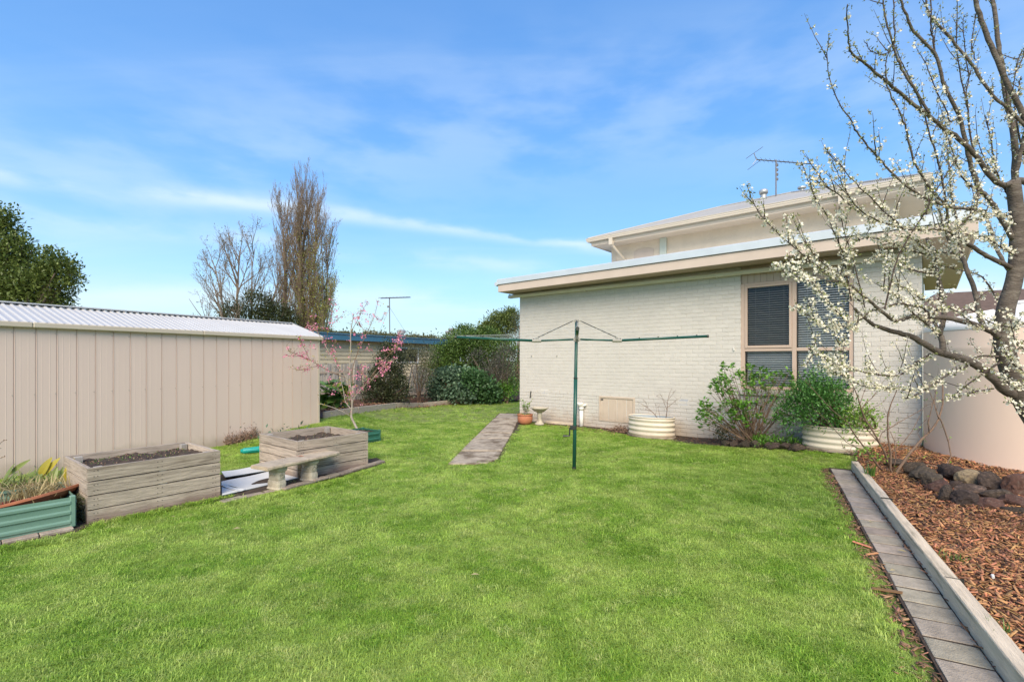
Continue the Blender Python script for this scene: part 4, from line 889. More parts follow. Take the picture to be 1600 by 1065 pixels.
# ------------------------------------------------------------------ white folded sheets on the ground
def sheet(label, quad, z, th=0.008, edge=True):
    c = sum(quad, Vector())/4; t = thing('plastic_sheet', label, 'sheet', (c.x, c.y, z)); v = []; f = []; n = 10
    for j in range(n+1):
        for i in range(n+1):
            u, w_ = i/n, j/n; p = (quad[0]*(1-u)+quad[1]*u)*(1-w_)+(quad[3]*(1-u)+quad[2]*u)*w_
            v.append((p.x-c.x, p.y-c.y, 0.004*math.sin(u*7+z*50)+0.003*math.cos(w_*6)+th))
    for j in range(n):
        for i in range(n): f.append((j*(n+1)+i, j*(n+1)+i+1, (j+1)*(n+1)+i+1, (j+1)*(n+1)+i))
    b0 = len(v); v += [(x, y, z_-th) for x, y, z_ in v[:]]; ring = [i for i in range(n+1)]+[(j)*(n+1)+n for j in range(1, n+1)]+[n*(n+1)+i for i in range(n-1, -1, -1)]+[j*(n+1) for j in range(n-1, 0, -1)]
    f += [(ring[k], ring[k-1], ring[k-1]+b0, ring[k]+b0) for k in range(len(ring))]
    MB().add(v, f).build('panel', sheet_m, t)
    e = MB(); P4 = [p-c for p in quad]
    pr = [Vector((p.x, p.y, th*0.5+0.003)) for p in P4]
    e.tube([pr[0], pr[1]], 0.006, 4); e.tube([pr[0], pr[3]], 0.004, 4)
    e.build('edging_strip', sheetline_m, t); return t
g = gp
sheet('largest white plastic sheet lying flat between the two timber boxes', [g(347, 778), g(466, 750), g(432, 737), g(346, 756)], 0.022)
sheet('smaller white sheet with a dirty patch lying on top of the larger sheet', [g(352, 751), g(420, 740), g(402, 733.5), g(346, 742)], 0.040)
sheet('narrow folded strip of white sheet at the front of the pile', [g(352, 762), g(383, 770), g(372, 773), g(345, 763)], 0.034, 0.006)
# teal watering bottle
c = gp(392, 709, .0); c = Vector((c.x, c.y, gzf(c.x, c.y)+0.055)); tb = thing('watering_can', 'teal plastic container lying on the grass against the timber box', 'container', c, 0.55)
m = MB(); m.tube([(-0.13, 0, 0), (-0.118, 0, 0), (-0.10, 0, 0), (0.14, 0, 0.006), (0.19, 0, 0.01), (0.20, 0, 0.01)], [0.030, 0.045, 0.05, 0.055, 0.052, 0.035], 16); m.build('body', teal_m, tb, smooth=True)
m = MB(); m.tube([(-0.155, 0, 0), (-0.128, 0, 0)], 0.034, 12); m.tube([(-0.05, -0.054, 0), (0.10, -0.058, 0.004)], 0.008, 6); m.build('cap', teal_m, tb)

# ------------------------------------------------------------------ corrugated beds
def corr_profile(h, nr, depth=0.014):
    pr = [(0, 0)]; 
    for k in range(nr):
        z0 = h*(k+0.16)/nr; dz = h/nr
        pr += [(0, z0), (-depth, z0+dz*0.16), (-depth, z0+dz*0.38), (0, z0+dz*0.54)]
    pr += [(0, h)]; return pr
def metal_bed(name, label, near, D, Lx, Wy, h, nr, m_, soil_z):
    t = thing(name, label, 'garden bed', near, math.atan2(D[1], D[0])); pr = corr_profile(h, nr); n = len(pr)
    def panel(p0, p1, nx, ny):
        m = MB(); v = [(p0[0]+nx*-d, p0[1]+ny*-d, z) for d, z in pr]+[(p1[0]+nx*-d, p1[1]+ny*-d, z) for d, z in pr]
        m.add(v, [(i, i+n, i+1+n, i+1) for i in range(n-1)]); m.build('side_panel', m_, t)
    panel((0.03, 0.005), (Lx-0.04, 0.005), 0, -1); panel((Lx-0.005, 0.04), (Lx-0.005, Wy-0.04), 1, 0); panel((Lx-0.04, Wy-0.005), (0.03, Wy-0.005), 0, 1); panel((0.005, Wy-0.04), (0.005, 0.03), -1, 0)
    for (x, y) in ((0, 0), (Lx-0.045, 0), (0, Wy-0.045), (Lx-0.045, Wy-0.045)):
        MB().box(x, x+0.045, y-0.004, y+0.045, -0.01, h+0.012).build('corner_post', m_, t, bevel=0.008)
    v = []; f = []; nx_, ny_ = 20, 12
    for j in range(ny_+1):
        for i in range(nx_+1): v.append((0.02+(Lx-0.04)*i/nx_, 0.02+(Wy-0.04)*j/ny_, soil_z+random.uniform(-.01, .01)))
    for j in range(ny_):
        for i in range(nx_): f.append((j*(nx_+1)+i, j*(nx_+1)+i+1, (j+1)*(nx_+1)+i+1, (j+1)*(nx_+1)+i))
    MB().add(v, f).build('soil', soil, t); return t
gr_end = gp(119, 821, 0.03); GD = Vector((0.64, 0.768, 0)).normalized(); gl = 1.5; gnear = gr_end-GD*gl
metal_bed('green_metal_bed', 'sage green corrugated metal garden bed in the near left corner', Vector((gnear.x, gnear.y, 0.035)), (GD.x, GD.y), gl, 0.8, 0.275, 3, green_cor, 0.15)
kb = thing('paver_edging', 'grey stone edging under the front of the green metal bed', 'paver edging', gr_end)
pk = None
for k in range(6):
    c = gr_end-GD*(0.14+0.235*k)+Vector((GD.y, -GD.x, 0))*0.02
    if pk is None: o = MB().box(-0.114, 0.114, -0.06, 0.06, -0.03, 0.0).build('paver', paver_m, kb, bevel=0.006); pk = o.data
    else: o = bpy.data.objects.new('paver', pk); COL.objects.link(o); o.parent = kb
    o.location = (c.x-gr_end.x, c.y-gr_end.y, 0.006); o.rotation_euler = (random.uniform(-.02, .02), random.uniform(-.02, .02), math.atan2(GD.y, GD.x)+random.uniform(-.02, .02))
# second, dark green bed behind the further box
e2 = gp(592.5, 688.5); dg = Vector((BD2[0], BD2[1], 0)); n2 = e2-dg*0.62+Vector((dg.y, -dg.x, 0))*0
bed2_o = Vector((n2.x, n2.y, gzf(n2.x, n2.y)))
metal_bed('green_metal_bed', 'dark green corrugated metal bed holding the pink blossom tree', bed2_o, (dg.x, dg.y), 0.66, 0.60, 0.21, 2, dgreen_cor, 0.17)

# things in the near green bed: terracotta bowl, red pot, strappy plants
bc = at(62, 772, 4.86); bowl = thing('terracotta_bowl', 'wide tilted terracotta bowl full of straw coloured grass on the green bed', 'bowl', bc); bowl.rotation_euler = (R(-3), R(-13), R(20))
m = MB(); m.lathe([(0.0, -0.085), (0.20, -0.085), (0.30, -0.045), (0.345, -0.012), (0.365, -0.012), (0.37, 0.012), (0.352, 0.014), (0.335, 0.0), (0.29, -0.03), (0.19, -0.065), (0.0, -0.066)], 40); m.build('bowl', terra, bowl, smooth=False)
m = MB(); m.lathe([(0.0, -0.02), (0.31, -0.022)], 30); m.build('soil', soil, bowl)
def straps(name, label, cat, base, n, h, m_, spread=0.5, wd_=0.012, part='blade', nseg=4, groups=None, r0=0.1):
    t = thing(name, label, cat, base); V = []; Fc = []; tn = []
    for k in range(n):
        a = random.uniform(0, 6.283); p = Vector((random.gauss(0, r0), random.gauss(0, r0), 0)); l = h*random.uniform(.5, 1.2); sp = random.uniform(.2, 1)*spread; dirv = Vector((math.cos(a), math.sin(a), 0)); sd = Vector((-dirv.y, dirv.x, 0))
        b0 = len(V); tt = random.random()
        for i in range(nseg+1):
            u = i/nseg; c = p+dirv*(l*sp*u**1.5)+Vector((0, 0, l*(u-0.55*sp*u*u*u))); w_ = wd_*random.uniform(.8, 1.2)*(1-u**2.2)*0.5+0.0004; V += [c-sd*w_, c+sd*w_]; tn += [tt, tt]
        for i in range(nseg): Fc.append((b0+2*i, b0+2*i+1, b0+2*i+3, b0+2*i+2))
    np_mesh(part, np.array([tuple(v) for v in V]), np.array(Fc), m_, t, {'tone': ('FLOAT', np.array(tn))}); return t
st = straps('dry_grass', 'straw coloured grass spilling over the terracotta bowl', 'grass', at(58, 775, 4.90), 340, 0.24, lf_straw, 1.15, 0.008, 'blades', r0=0.13)
sp1 = straps('strappy_plant', 'green strappy plant growing left of the bowl in the green bed', 'plant', at(8, 780, 4.95), 90, 0.34, lf_strap, 0.9, 0.018, 'blades', r0=0.09)
sp2 = straps('strappy_plant', 'green strappy plant between the bowl and the shed wall', 'plant', at(72, 768, 5.3), 150, 0.27, lf_strap, 0.8, 0.014, 'blades', r0=0.16)
c = at(0, 790, 4.75); rp = thing('red_pot', 'dark red plant pot at the left edge of the green bed', 'pot', c-Vector((0, 0, 0.16))); m = MB(); m.lathe([(0.0, 0), (0.11, 0), (0.15, 0.20), (0.165, 0.20), (0.165, 0.225), (0.145, 0.225), (0.14, 0.19), (0, 0.18)], 28); m.build('body', redpot_m, rp, smooth=True)
# broad yellow-green leaves, each its own part
def broad_leaf_mesh(l, w_, curve):
    v = []; f = []; n = 6
    for i in range(n+1):
        u = i/n; ww = w_*math.sin(math.pi*min(1, u*0.93+0.04))**0.8*0.5; z = l*u; y = curve*l*u*u; v += [(-ww, y-ww*0.35, z), (0, y, z), (ww, y-ww*0.35, z)]
    for i in range(n): f += [(3*i, 3*i+1, 3*i+4, 3*i+3), (3*i+1, 3*i+2, 3*i+5, 3*i+4)]
    return v, f
bp = thing('broad_leaved_plant', 'yellow and green broad leaved plant between the green bed and the timber box', 'plant', at(70, 765, 5.35))
tone_set = [(107, 735, 0.20, 0.055, 0.25, 0.9), (94, 738, 0.15, 0.05, -0.2, 0.3), (68, 732, 0.19, 0.06, 0.35, 0.7), (76, 730, 0.18, 0.05, 0.5, 0.9), (60, 738, 0.18, 0.05, 0.1, 0.3), (28, 730, 0.20, 0.04, 0.85, 0.5), (3, 745, 0.22, 0.06, -0.2, 0.2), (8, 757, 0.20, 0.06, 0.3, 0.2), (52, 748, 0.16, 0.045, -0.5, 0.2), (82, 744, 0.16, 0.045, 0.2, 0.5), (40, 748, 0.17, 0.05, 0.5, 0.3), (98, 750, 0.14, 0.04, 0.3, 0.4)]
for (px, py, l, w_, lean, tone) in tone_set:
    l *= 1.25; w_ *= 1.35
    v, f = broad_leaf_mesh(l, w_, 0.25); q = at(px, py, 5.25+random.uniform(-.1, .1))-bp.location
    me = bpy.data.meshes.new('leaf'); me.from_pydata(v, [], f); me.materials.append(lf_yel if tone > 0.6 else lf_strap); a_ = me.attributes.new('tone', 'FLOAT', 'POINT'); a_.data.foreach_set('value', [tone*random.uniform(.7, 1) for _ in v])
    o = finish(bpy.data.objects.new('leaf', me), bp); o.rotation_euler = (random.uniform(-.3, .2), lean, random.uniform(-.7, .7)); o.location = q-Vector((math.sin(lean)*l*0.5, 0, math.cos(lean)*l*0.5))
dead = thing('dead_foliage', 'brown dead leaves and fine twigs piled in the green bed', 'dead leaves', at(60, 775, 5.2))
n = 900; C = np.array([tuple(at(random.gauss(55, 32), random.uniform(757, 785), random.uniform(4.95, 5.45))) for _ in range(n)]); leaves('leaf_litter', C, rdir(n), rdir(n), rng.uniform(.03, .07, n), rng.uniform(.008, .02, n), deadleaf, dead, origin=dead.location)
gw = thing('weeds', 'weeds growing in the dark gap between the green bed and the nearest timber box', 'weeds', gp(128, 822)); n = 500
C = np.array([tuple(at(random.gauss(124, 5), random.uniform(775, 825), random.uniform(4.72, 5.0))) for _ in range(n)]); C[:, 2] = np.maximum(C[:, 2], 0.01); leaves('leaf_litter', C, rdir(n)+np.array([0, 0, .5]), rdir(n), rng.uniform(.02, .06, n), rng.uniform(.006, .014, n), lf_olive, gw, origin=gw.location)
# dry plants at the foot of the shed between the boxes
q = gp(360, 704); dl = thing('dead_plants', 'dried brown weeds at the foot of the shed between the two boxes', 'dead weeds', (q.x, q.y, gzf(q.x, q.y)))
n = 900; C = []
for _ in range(n):
    t_ = random.random(); p = SA+SD*(0.05+0.62*t_)+SN*abs(random.gauss(0.03, .09)); C.append((p.x, p.y, gzf(p.x, p.y)+abs(random.gauss(0, .05+0.07*math.sin(t_*9)**2))))
C = np.array(C); leaves('leaf_litter', C, rdir(n)+np.array([0, 0, .8]), rdir(n), rng.uniform(.02, .06, n), rng.uniform(.01, .022, n), deadleaf, dl, origin=dl.location)
tw = MB()
for _ in range(26):
    t_ = random.random(); p = SA+SD*(0.05+0.62*t_)+SN*random.uniform(.03, .12)-dl.location; p.z = 0; tw.tube([p, p+Vector((random.uniform(-.06, .06), random.uniform(-.05, .05), .10)), p+Vector((random.uniform(-.12, .12), random.uniform(-.08, .05), random.uniform(.16, .26)))], [.003, .0025, .001], 4)
tw.build('twigs', brownstem, dl)
# twigs poking in at the left edge of frame in front of the shed
tg = thing('bare_twig', 'thin bare twig in front of the shed at the left edge', 'twig', at(-12, 760, 5.0)); tw = MB(); z_ = tg.location
for a in ([(-12, 700), (-2, 693), (6, 688), (11, 687)], [(-12, 722), (-1, 716), (8, 713)], [(-12, 740), (-12, 722), (-12, 700), (-14, 680)], [(-12, 760), (-12, 740)]):
    tw.tube([at(x, y, 5.0)-z_ for x, y in a], [0.004, 0.003, 0.003, 0.002][:len(a)], 5)
for px, py in ((0, 693), (6, 687), (10, 687), (3, 714), (7, 712), (1, 700)): q = at(px, py, 5.0)-z_; tw.lathe([(0, -0.006), (0.006, 0), (0, 0.006)], 6, q.x, q.y, q.z)
tw.build('twigs', brownstem, tg)

# ------------------------------------------------------------------ rotary clothes hoist
hb = gp(897, 735); hb.z = 0; ho = thing('clothes_hoist', 'dark green rotary clothes line standing on the lawn', 'clothes line', hb)
top = at(901, 500, hb.y); lx = top.x-hb.x
m = MB(); m.tube([(0, 0, -0.05), (lx*.6, 0, 1.35)], 0.027, 16); m.build('lower_post', green_m, ho, smooth=True)
m = MB(); m.tube([(lx*.6, 0, 1.34), (lx*.6, 0, 1.352), (lx, 0, top.z-0.0)], [0.026, 0.0235, 0.0235], 16); m.build('upper_post', green_m, ho, smooth=True)
m = MB(); m.tube([(lx*.6-.001, 0, 1.335), (lx*.6, 0, 1.352)], 0.030, 16); m.tube([(0, 0, 0.0), (0, 0, 0.06)], 0.0285, 14); m.build('collar', darkmetal, ho)
HZ = 1.907; jz, tz = 1.887, 1.945
m = MB(); m.tube([(lx, 0, HZ-0.035), (lx, 0, HZ+0.03)], 0.034, 14); m.box(lx-0.05, lx+0.05, -0.02, 0.02, HZ-0.02, HZ+0.012); m.box(lx-0.02, lx+0.02, -0.05, 0.05, HZ-0.02, HZ+0.012); hub = m.build('hub', greybr, ho)
m = MB(); m.tube([(lx, 0, top.z-0.03), (lx, 0, top.z+0.008)], 0.03, 14); m.box(lx-0.06, lx+0.06, -0.012, 0.012, top.z-0.018, top.z-0.004); m.box(lx-0.012, lx+0.012, -0.06, 0.06, top.z-0.018, top.z-0.004); m.build('top_cap', greybr, ho)
MB().box(lx-0.012, lx+0.012, -0.03, -0.024, top.z-0.20, top.z-0.03).build('slot_plate', galv, ho)
r_dir = Vector((1.82, -0.15, 0)).normalized(); f_dir = Vector((-hb.x, -hb.y, 0)).normalized()
arms = [(r_dir, 1.85), (-r_dir, 1.78), (f_dir, 1.82), (-f_dir, 1.82)]
o0 = Vector((lx, 0, 0)); ends = []
for dv, Ln in arms:
    J = o0+dv*0.575+Vector((0, 0, jz)); T = o0+dv*Ln+Vector((0, 0, tz)); 
    m = MB(); m.tube([o0+dv*0.03+Vector((0, 0, HZ)), J], 0.0135, 10); m.tube([J-(T-J).normalized()*0.05, T], 0.0185, 12); arm = m.build('arm', green_m, ho, smooth=True)
    sd = Vector((-dv.y, dv.x, 0)); m = MB(); m.tube([J-dv*0.06, J+dv*0.07], 0.025, 8); m.tube([J+Vector((0, 0, .0)), J+Vector((0, 0, 0.05))], 0.02, 8); m.build('elbow_bracket', greybr, arm)
    m = MB(); m.tube([T-dv*0.015, T+dv*0.012], 0.021, 12); m.build('end_cap', darkmetal, arm)
    m = MB(); m.tube([J+dv*0.02+Vector((0, 0, .035)), o0+dv*0.055+Vector((0, 0, top.z-0.012))], 0.0065, 8); m.build('strut', darkmetal, ho)
    pts = [J.lerp(T, q) for q in (0.04, 0.25, 0.46, 0.67, 0.88, 0.985)]; ends.append(pts); 
    for q in pts[:5]: 
        mm = MB(); mm.tube([q+Vector((0, 0, .012)), q+Vector((0, 0, .03))], 0.010, 6); mm.build('line_guide', darkmetal, arm)
for a, b_ in ((0, 2), (2, 1), (1, 3), (3, 0)):
    for i in range(6):
        p, q = ends[a][i]+Vector((0, 0, .025)), ends[b_][i]+Vector((0, 0, .025)); mid = p.lerp(q, .5)-Vector((0, 0, .006*(i+1)))
        MB().tube([p, p.lerp(mid, .5)-Vector((0, 0, .002)), mid, mid.lerp(q, .5)-Vector((0, 0, .002)), q], 0.0013, 4).build('line', wire_m, ho)
# crank
cz = H-(668-HY)*hb.y/F; cz2 = H-(681-HY)*hb.y/F
m = MB(); m.box(-0.055, 0.03, -0.03, 0.03, cz-0.03, cz+0.035); m.build('gear_box', darkmetal, ho, bevel=0.008)
m = MB(); m.tube([(-0.03, 0, cz+0.0), (-0.062, 0, cz+0.0), (-0.066, 0, cz-0.11), (-0.066, 0, cz-0.12), (-0.13, 0, cz-0.12)], 0.011, 8); m.tube([(-0.10, 0, cz-0.12), (-0.16, 0, cz-0.12)], 0.015, 10); m.build('crank_handle', darkmetal, ho)

# ------------------------------------------------------------------ pot, bird bath
c = gp(820.5, 663.5); c.z = 0.012; pot = thing('terracotta_pot', 'round terracotta pot with a small leafy plant at the house corner', 'pot', c)
m = MB(); m.lathe([(0, 0), (0.115, 0), (0.17, 0.06), (0.192, 0.14), (0.185, 0.21), (0.178, 0.225), (0.195, 0.232), (0.197, 0.258), (0.18, 0.262), (0.168, 0.23), (0.0, 0.22)], 36); m.build('body', terra, pot, smooth=True)
m = MB(); m.lathe([(0.0, 0.236), (0.170, 0.232)], 20); m.build('soil', soil, pot)
pl = thing('potted_plant', 'small green leafy plant growing in the terracotta pot', 'plant', c+Vector((0, 0, 0.23))); mb = MB(); Cs = []; Ds = []
for k in range(9):
    tip = Vector((random.gauss(0, .09), random.gauss(0, .08), random.uniform(.15, .42))); mb.tube([(random.uniform(-.04, .04), random.uniform(-.04, .04), 0), tip*0.5+Vector((random.uniform(-.02, .02), 0, 0)), tip], [.006, .005, .003], 5)
    for q in range(9): u = random.uniform(.35, 1); Cs.append(tuple(tip*u)); Ds.append((random.gauss(0, 1), random.gauss(0, 1), .5))
n = len(Cs); leaves('crown', np.array(Cs), np.array(Ds), rdir(n)*.3+np.array([0, 0, 1]), rng.uniform(.05, .10, n), rng.uniform(.025, .045, n), lf_fresh, pl); mb.build('stems', palestem, pl)
n = 120; C = np.stack([rng.normal(0, .09, n), rng.normal(0, .09, n), rng.uniform(0, .03, n)], 1); leaves('ground_cover', C, rdir(n)+[0, 0, .5], rdir(n), rng.uniform(.02, .05, n), rng.uniform(.01, .02, n), lf_strap, pl)
c = gp(843, 664); c.z = 0.012; bb = thing('bird_bath', 'small cast stone bird bath against the brick wall', 'bird bath', c)
m = MB(); m.lathe([(0, 0), (0.115, 0), (0.118, 0.03), (0.10, 0.045), (0.085, 0.05), (0.07, 0.085), (0.055, 0.11), (0.048, 0.17), (0.052, 0.21), (0.062, 0.245), (0.055, 0.265), (0.06, 0.29), (0.075, 0.31)], 22); m.build('pedestal', stone_m, bb, smooth=True)
v = []; m = MB(); n = 32
prof = [(0.0, 0.305), (0.075, 0.31), (0.13, 0.335), (0.17, 0.37), (0.195, 0.40), (0.215, 0.405), (0.215, 0.43), (0.195, 0.43), (0.15, 0.395), (0.0, 0.37)]
for i, (r_, z) in enumerate(prof):
    for j in range(n): s_ = 1+(0.035 if 3 <= i <= 7 else 0)*math.cos(8*2*math.pi*j/n); v.append((r_*s_*math.cos(2*math.pi*j/n), r_*s_*math.sin(2*math.pi*j/n), z))
m.add(v, [(i*n+j, i*n+(j+1) % n, (i+1)*n+(j+1) % n, (i+1)*n+j) for i in range(len(prof)-1) for j in range(n)]); m.build('basin', stone_m, bb, smooth=True)
m = MB(); c2 = gp(868, 662)
ed = thing('edging_board', 'low dirty timber board at the foot of the wall right of the bird bath', 'board', hw(hs(866), 0.13, 0.0), HANG); MB().box(-0.55, 0.65, -0.03, 0.03, 0.0, 0.06).build('board', sleeper_m, ed, bevel=0.005)
# leaf debris by the round planter
db = thing('leaf_pile', 'heap of dead brown leaves left of the low cream planter', 'leaf pile', hw(hs(980), 0.28, 0.01)); n = 700
q = rng.normal(size=(n, 2)); C = np.stack([q[:, 0]*.22*HD.x+q[:, 1]*.07*HN.x, q[:, 0]*.22*HD.y+q[:, 1]*.07*HN.y, np.abs(rng.normal(0, .05, n))*np.exp(-q[:, 0]**2)+.01], 1)
leaves('leaf_litter', C, rdir(n), rdir(n), rng.uniform(.03, .07, n), rng.uniform(.015, .03, n), deadleaf, db)

# ------------------------------------------------------------------ corrugated oval planters
def oval_planter(label, c, Lh, Wh, h, nr, soil_z):
    t = thing('corrugated_planter', label, 'planter', c, HANG); k = Wh/Lh; pr = []
    n = 12*nr
    for i in range(n+1): z = h*i/n; pr.append((Lh-0.010+0.012*math.cos(2*math.pi*nr*(i/n)+math.pi), z))
    m = MB(); m.lathe(pr, 56, sx=1, sy=k); m.build('side_wall', cream_cor, t, smooth=True)
    m = MB(); m.lathe([(Lh-0.024, h-0.002), (Lh-0.028, h-0.20)], 56, sy=k); m.build('lining', liner_m, t, smooth=True)
    m = MB(); m.lathe([(Lh-0.028, h-0.004), (Lh-0.024, h+0.010), (Lh-0.010, h+0.014), (Lh+0.004, h+0.008), (Lh+0.004, h-0.008), (Lh-0.004, h-0.012)], 56, sy=k); m.build('rim', cream_cor, t, smooth=True)
    m = MB(); m.lathe([(Lh+0.015, -0.02), (Lh+0.018, 0.012), (Lh-0.02, 0.014)], 40, sy=k); m.build('base', conc, t)
    m = MB(); m.lathe([(0.0, soil_z+.01), (Lh*.5, soil_z+0.005), (Lh-0.025, soil_z)], 30, sy=k); m.build('soil', soil, t); return t
P1 = hw(hs(1031), 0.43, 0.02); P1.z = 0.02; oval_planter('low oval cream corrugated planter holding a bare twiggy shrub', P1, 0.50, 0.33, 0.40, 4, 0.22)
P2_ = hw(hs(1311, 0.42), 0.42, 0.0); P2_.z = gzf(P2_.x, P2_.y)+0.015; oval_planter('oval cream corrugated planter below the window, filled by a ferny green plant', P2_, 0.54, 0.34, 0.37, 4, 0.30)
# bare shrub in the first planter
bs = thing('bare_shrub', 'leafless twiggy shrub standing in the low cream planter', 'shrub', P1+Vector((0, 0, .2))); mb = MB(); Yp = P1.y; bm0 = bs.location
def brpx(mb, pts, r0, r1, Y, org, n=5, dY=0.0, jit=0.0):
    k = len(pts); P_ = [at(x, y, Y+dY*i/(k-1)+(random.uniform(-jit, jit) if i else 0))-org for i, (x, y) in enumerate(pts)]; mb.tube(P_, [r0+(r1-r0)*i/(k-1) for i in range(k)], n); return P_
for pts, r0 in (([(1040, 656), (1042, 643), (1043, 628), (1046, 614), (1048, 611)], .009), ([(1042, 640), (1037, 628), (1034, 619), (1031, 614)], .005), ([(1043, 636), (1052, 629), (1058, 623), (1063, 622)], .005), ([(1043, 630), (1036, 623), (1026, 619)], .004),
                ([(1030, 656), (1021, 645), (1012, 637), (1001, 630), (996, 628)], .009), ([(1012, 637), (1010, 630), (1008, 626)], .004), ([(1024, 648), (1026, 640), (1025, 634)], .004), ([(1018, 642), (1008, 640), (1002, 640)], .004), ([(1032, 656), (1030, 645), (1028, 636)], .005), ([(1046, 622), (1052, 614), (1054, 611)], .003)):
    P_ = brpx(mb, pts, r0, .0018, Yp, bm0, dY=random.uniform(-.2, .2))
    for _ in range(3): q = random.choice(P_[1:]); mb.tube([q, q+Vector((random.uniform(-.07, .07), random.uniform(-.05, .05), random.uniform(.02, .08)))], [.003, .001], 4)
mb.build('branches', brownstem, bs)

# ------------------------------------------------------------------ water tank
tcx, tcy, tR = 7.45, 6.9, 1.2; tank = thing('water_tank', 'large round beige plastic water tank with a pale domed top', 'water tank', (tcx, tcy, 0.0))
pr = [(tR, 0)]; 
for z in (1.75,): pr += [(tR, z), (tR+0.004, z+0.02), (tR, z+0.04)]
pr += [(tR, 2.02), (tR-0.004, 2.06)]
m = MB(); m.lathe(pr, 96); m.build('shell', tank_m, tank, smooth=True)
m = MB(); m.lathe([(tR+0.006, 2.03), (tR+0.012, 2.06), (tR+0.004, 2.10), (tR-0.06, 2.16), (tR-0.10, 2.17), (0.75, 2.27), (0.40, 2.34), (0.36, 2.335), (0.34, 2.36), (0.30, 2.40), (0, 2.41)], 96); rf = m.build('roof', tanktop_m, tank, smooth=True)
m = MB(); m.lathe([(0.29, 2.395), (0.31, 2.40), (0.31, 2.43), (0.27, 2.45), (0, 2.455)], 40); m.build('lid', tanktop_m, rf, smooth=True)
rb = MB()
for k in range(12): a = k*math.pi/6+0.2; rb.tube([(math.cos(a)*r_, math.sin(a)*r_, z) for r_, z in ((0.45, 2.335), (0.75, 2.275), (1.05, 2.19))], 0.014, 5)
rb.build('roof_rib', tanktop_m, rf, smooth=True)

# ------------------------------------------------------------------ rocks
def rock_mesh(seed, m_):
    r = random.Random(seed); bm = bmesh.new(); bmesh.ops.create_icosphere(bm, subdivisions=3, radius=1.0)
    ps = [(Vector((r.gauss(0, 1), r.gauss(0, 1), r.gauss(0, 1))).normalized(), r.uniform(0.50, 0.86)) for _ in range(15)]
    for v in bm.verts:
        d = v.co.normalized(); rad = 1.0
        for n_, c_ in ps:
            q = d.dot(n_)
            if q > 0.01: rad = min(rad, c_/q)
        rad = rad*0.97+0.03; rad += 0.05*math.sin(5*d.x+seed)*math.sin(6*d.y+2*seed)*math.cos(5*d.z+seed)+0.03*math.sin(13*d.x+3*seed)*math.sin(12*d.y+seed)*math.cos(14*d.z)+r.uniform(-.03, .03)
        v.co = d*rad
    me = bpy.data.meshes.new('rock'); bm.to_mesh(me); bm.free(); me.materials.append(m_); return me
def rock(px, py, wpx, hpx, Y, m_, label, seed, group, rot=0):
    c = at(px, py, Y); o = bpy.data.objects.new('rock', rock_mesh(seed, m_)); sc = Y/F; o.scale = (wpx/2*sc*1.30, wpx/2*sc*1.0, hpx/2*sc*1.42); o.location = c; o.rotation_euler = (random.uniform(-.1, .1), random.uniform(-.12, .12), rot if rot else random.uniform(-.5, .5))
    return finish(o, None, label, 'rock', group)
RG = 'rocks piled at the foot of the water tank'
rocks = [
 (1429, 733, 36, 20, 6.35, rock_m, 'dark brown rock at the left end of the tank rock pile, under the shrub stems'),
 (1441, 742, 38, 26, 6.05, rock_m, 'dark rock second from the left in the pile, behind the flat reddish rock'),
 (1456, 750, 36, 26, 5.75, rock_m, 'rounded dark rock left of the tall brown one, touching the reddish rock'),
 (1468, 763, 36, 24, 5.45, rockr_m, 'flat dark red rock in the left front of the pile'),
 (1478, 771, 23, 20, 5.15, rock_m, 'small angular grey brown rock at the lower left front of the pile'),
 (1489, 739, 38, 28, 5.95, rock_m, 'tall rounded brown rock on top of the pile, nearest the left tank edge'),
 (1493, 757, 22, 16, 5.60, rock_m, 'small dull rock wedged between the tall brown one and the yellowish one'),
 (1513, 750, 34, 27, 5.72, rocky_m, 'yellow brown lichen covered rock on top of the pile'),
 (1514, 768, 48, 22, 5.35, rock_m, 'low wide black rock under the yellow brown one'),
 (1547, 758, 40, 34, 5.50, rock_m, 'big rounded black rock with a bare patch of tank on both sides'),
 (1508, 782, 41, 26, 5.02, rock_m, 'smooth brown oval rock in the front row, left of the flat reddish one'),
 (1547, 788, 42, 22, 4.92, rockr_m, 'flat reddish brown rock in the middle of the front row'),
 (1560, 776, 46, 24, 5.15, rock_m, 'long dark rock behind the flat reddish one'),
 (1588, 759, 40, 33, 5.30, rockr_m, 'large brown and grey rock leaning on the tank at the right edge'),
 (1584, 785, 36, 19, 4.95, rockr_m, 'reddish rock below the large brown and grey one'),
 (1586, 799, 36, 15, 4.75, rock_m, 'lowest flat rock at the right edge of the front row'),
 (1622, 780, 44, 32, 4.90, rock_m, 'rock just past the right edge'), (1530, 745, 20, 16, 5.9, rock_m, 'small dark rock between the yellow brown and the big black rock'),
 (1404, 722, 26, 14, 6.8, rock_m, 'small dark rock behind the bare shrub stems')]
rocks = [r_ for r_ in rocks if r_[0] < 1610]
for i, (px, py, w_, h_, Y, m_, lb_) in enumerate(rocks): rock(px, py, w_, h_, Y, m_, lb_, i+3, RG)
RG2 = 'dark rocks edging the bed under the window'
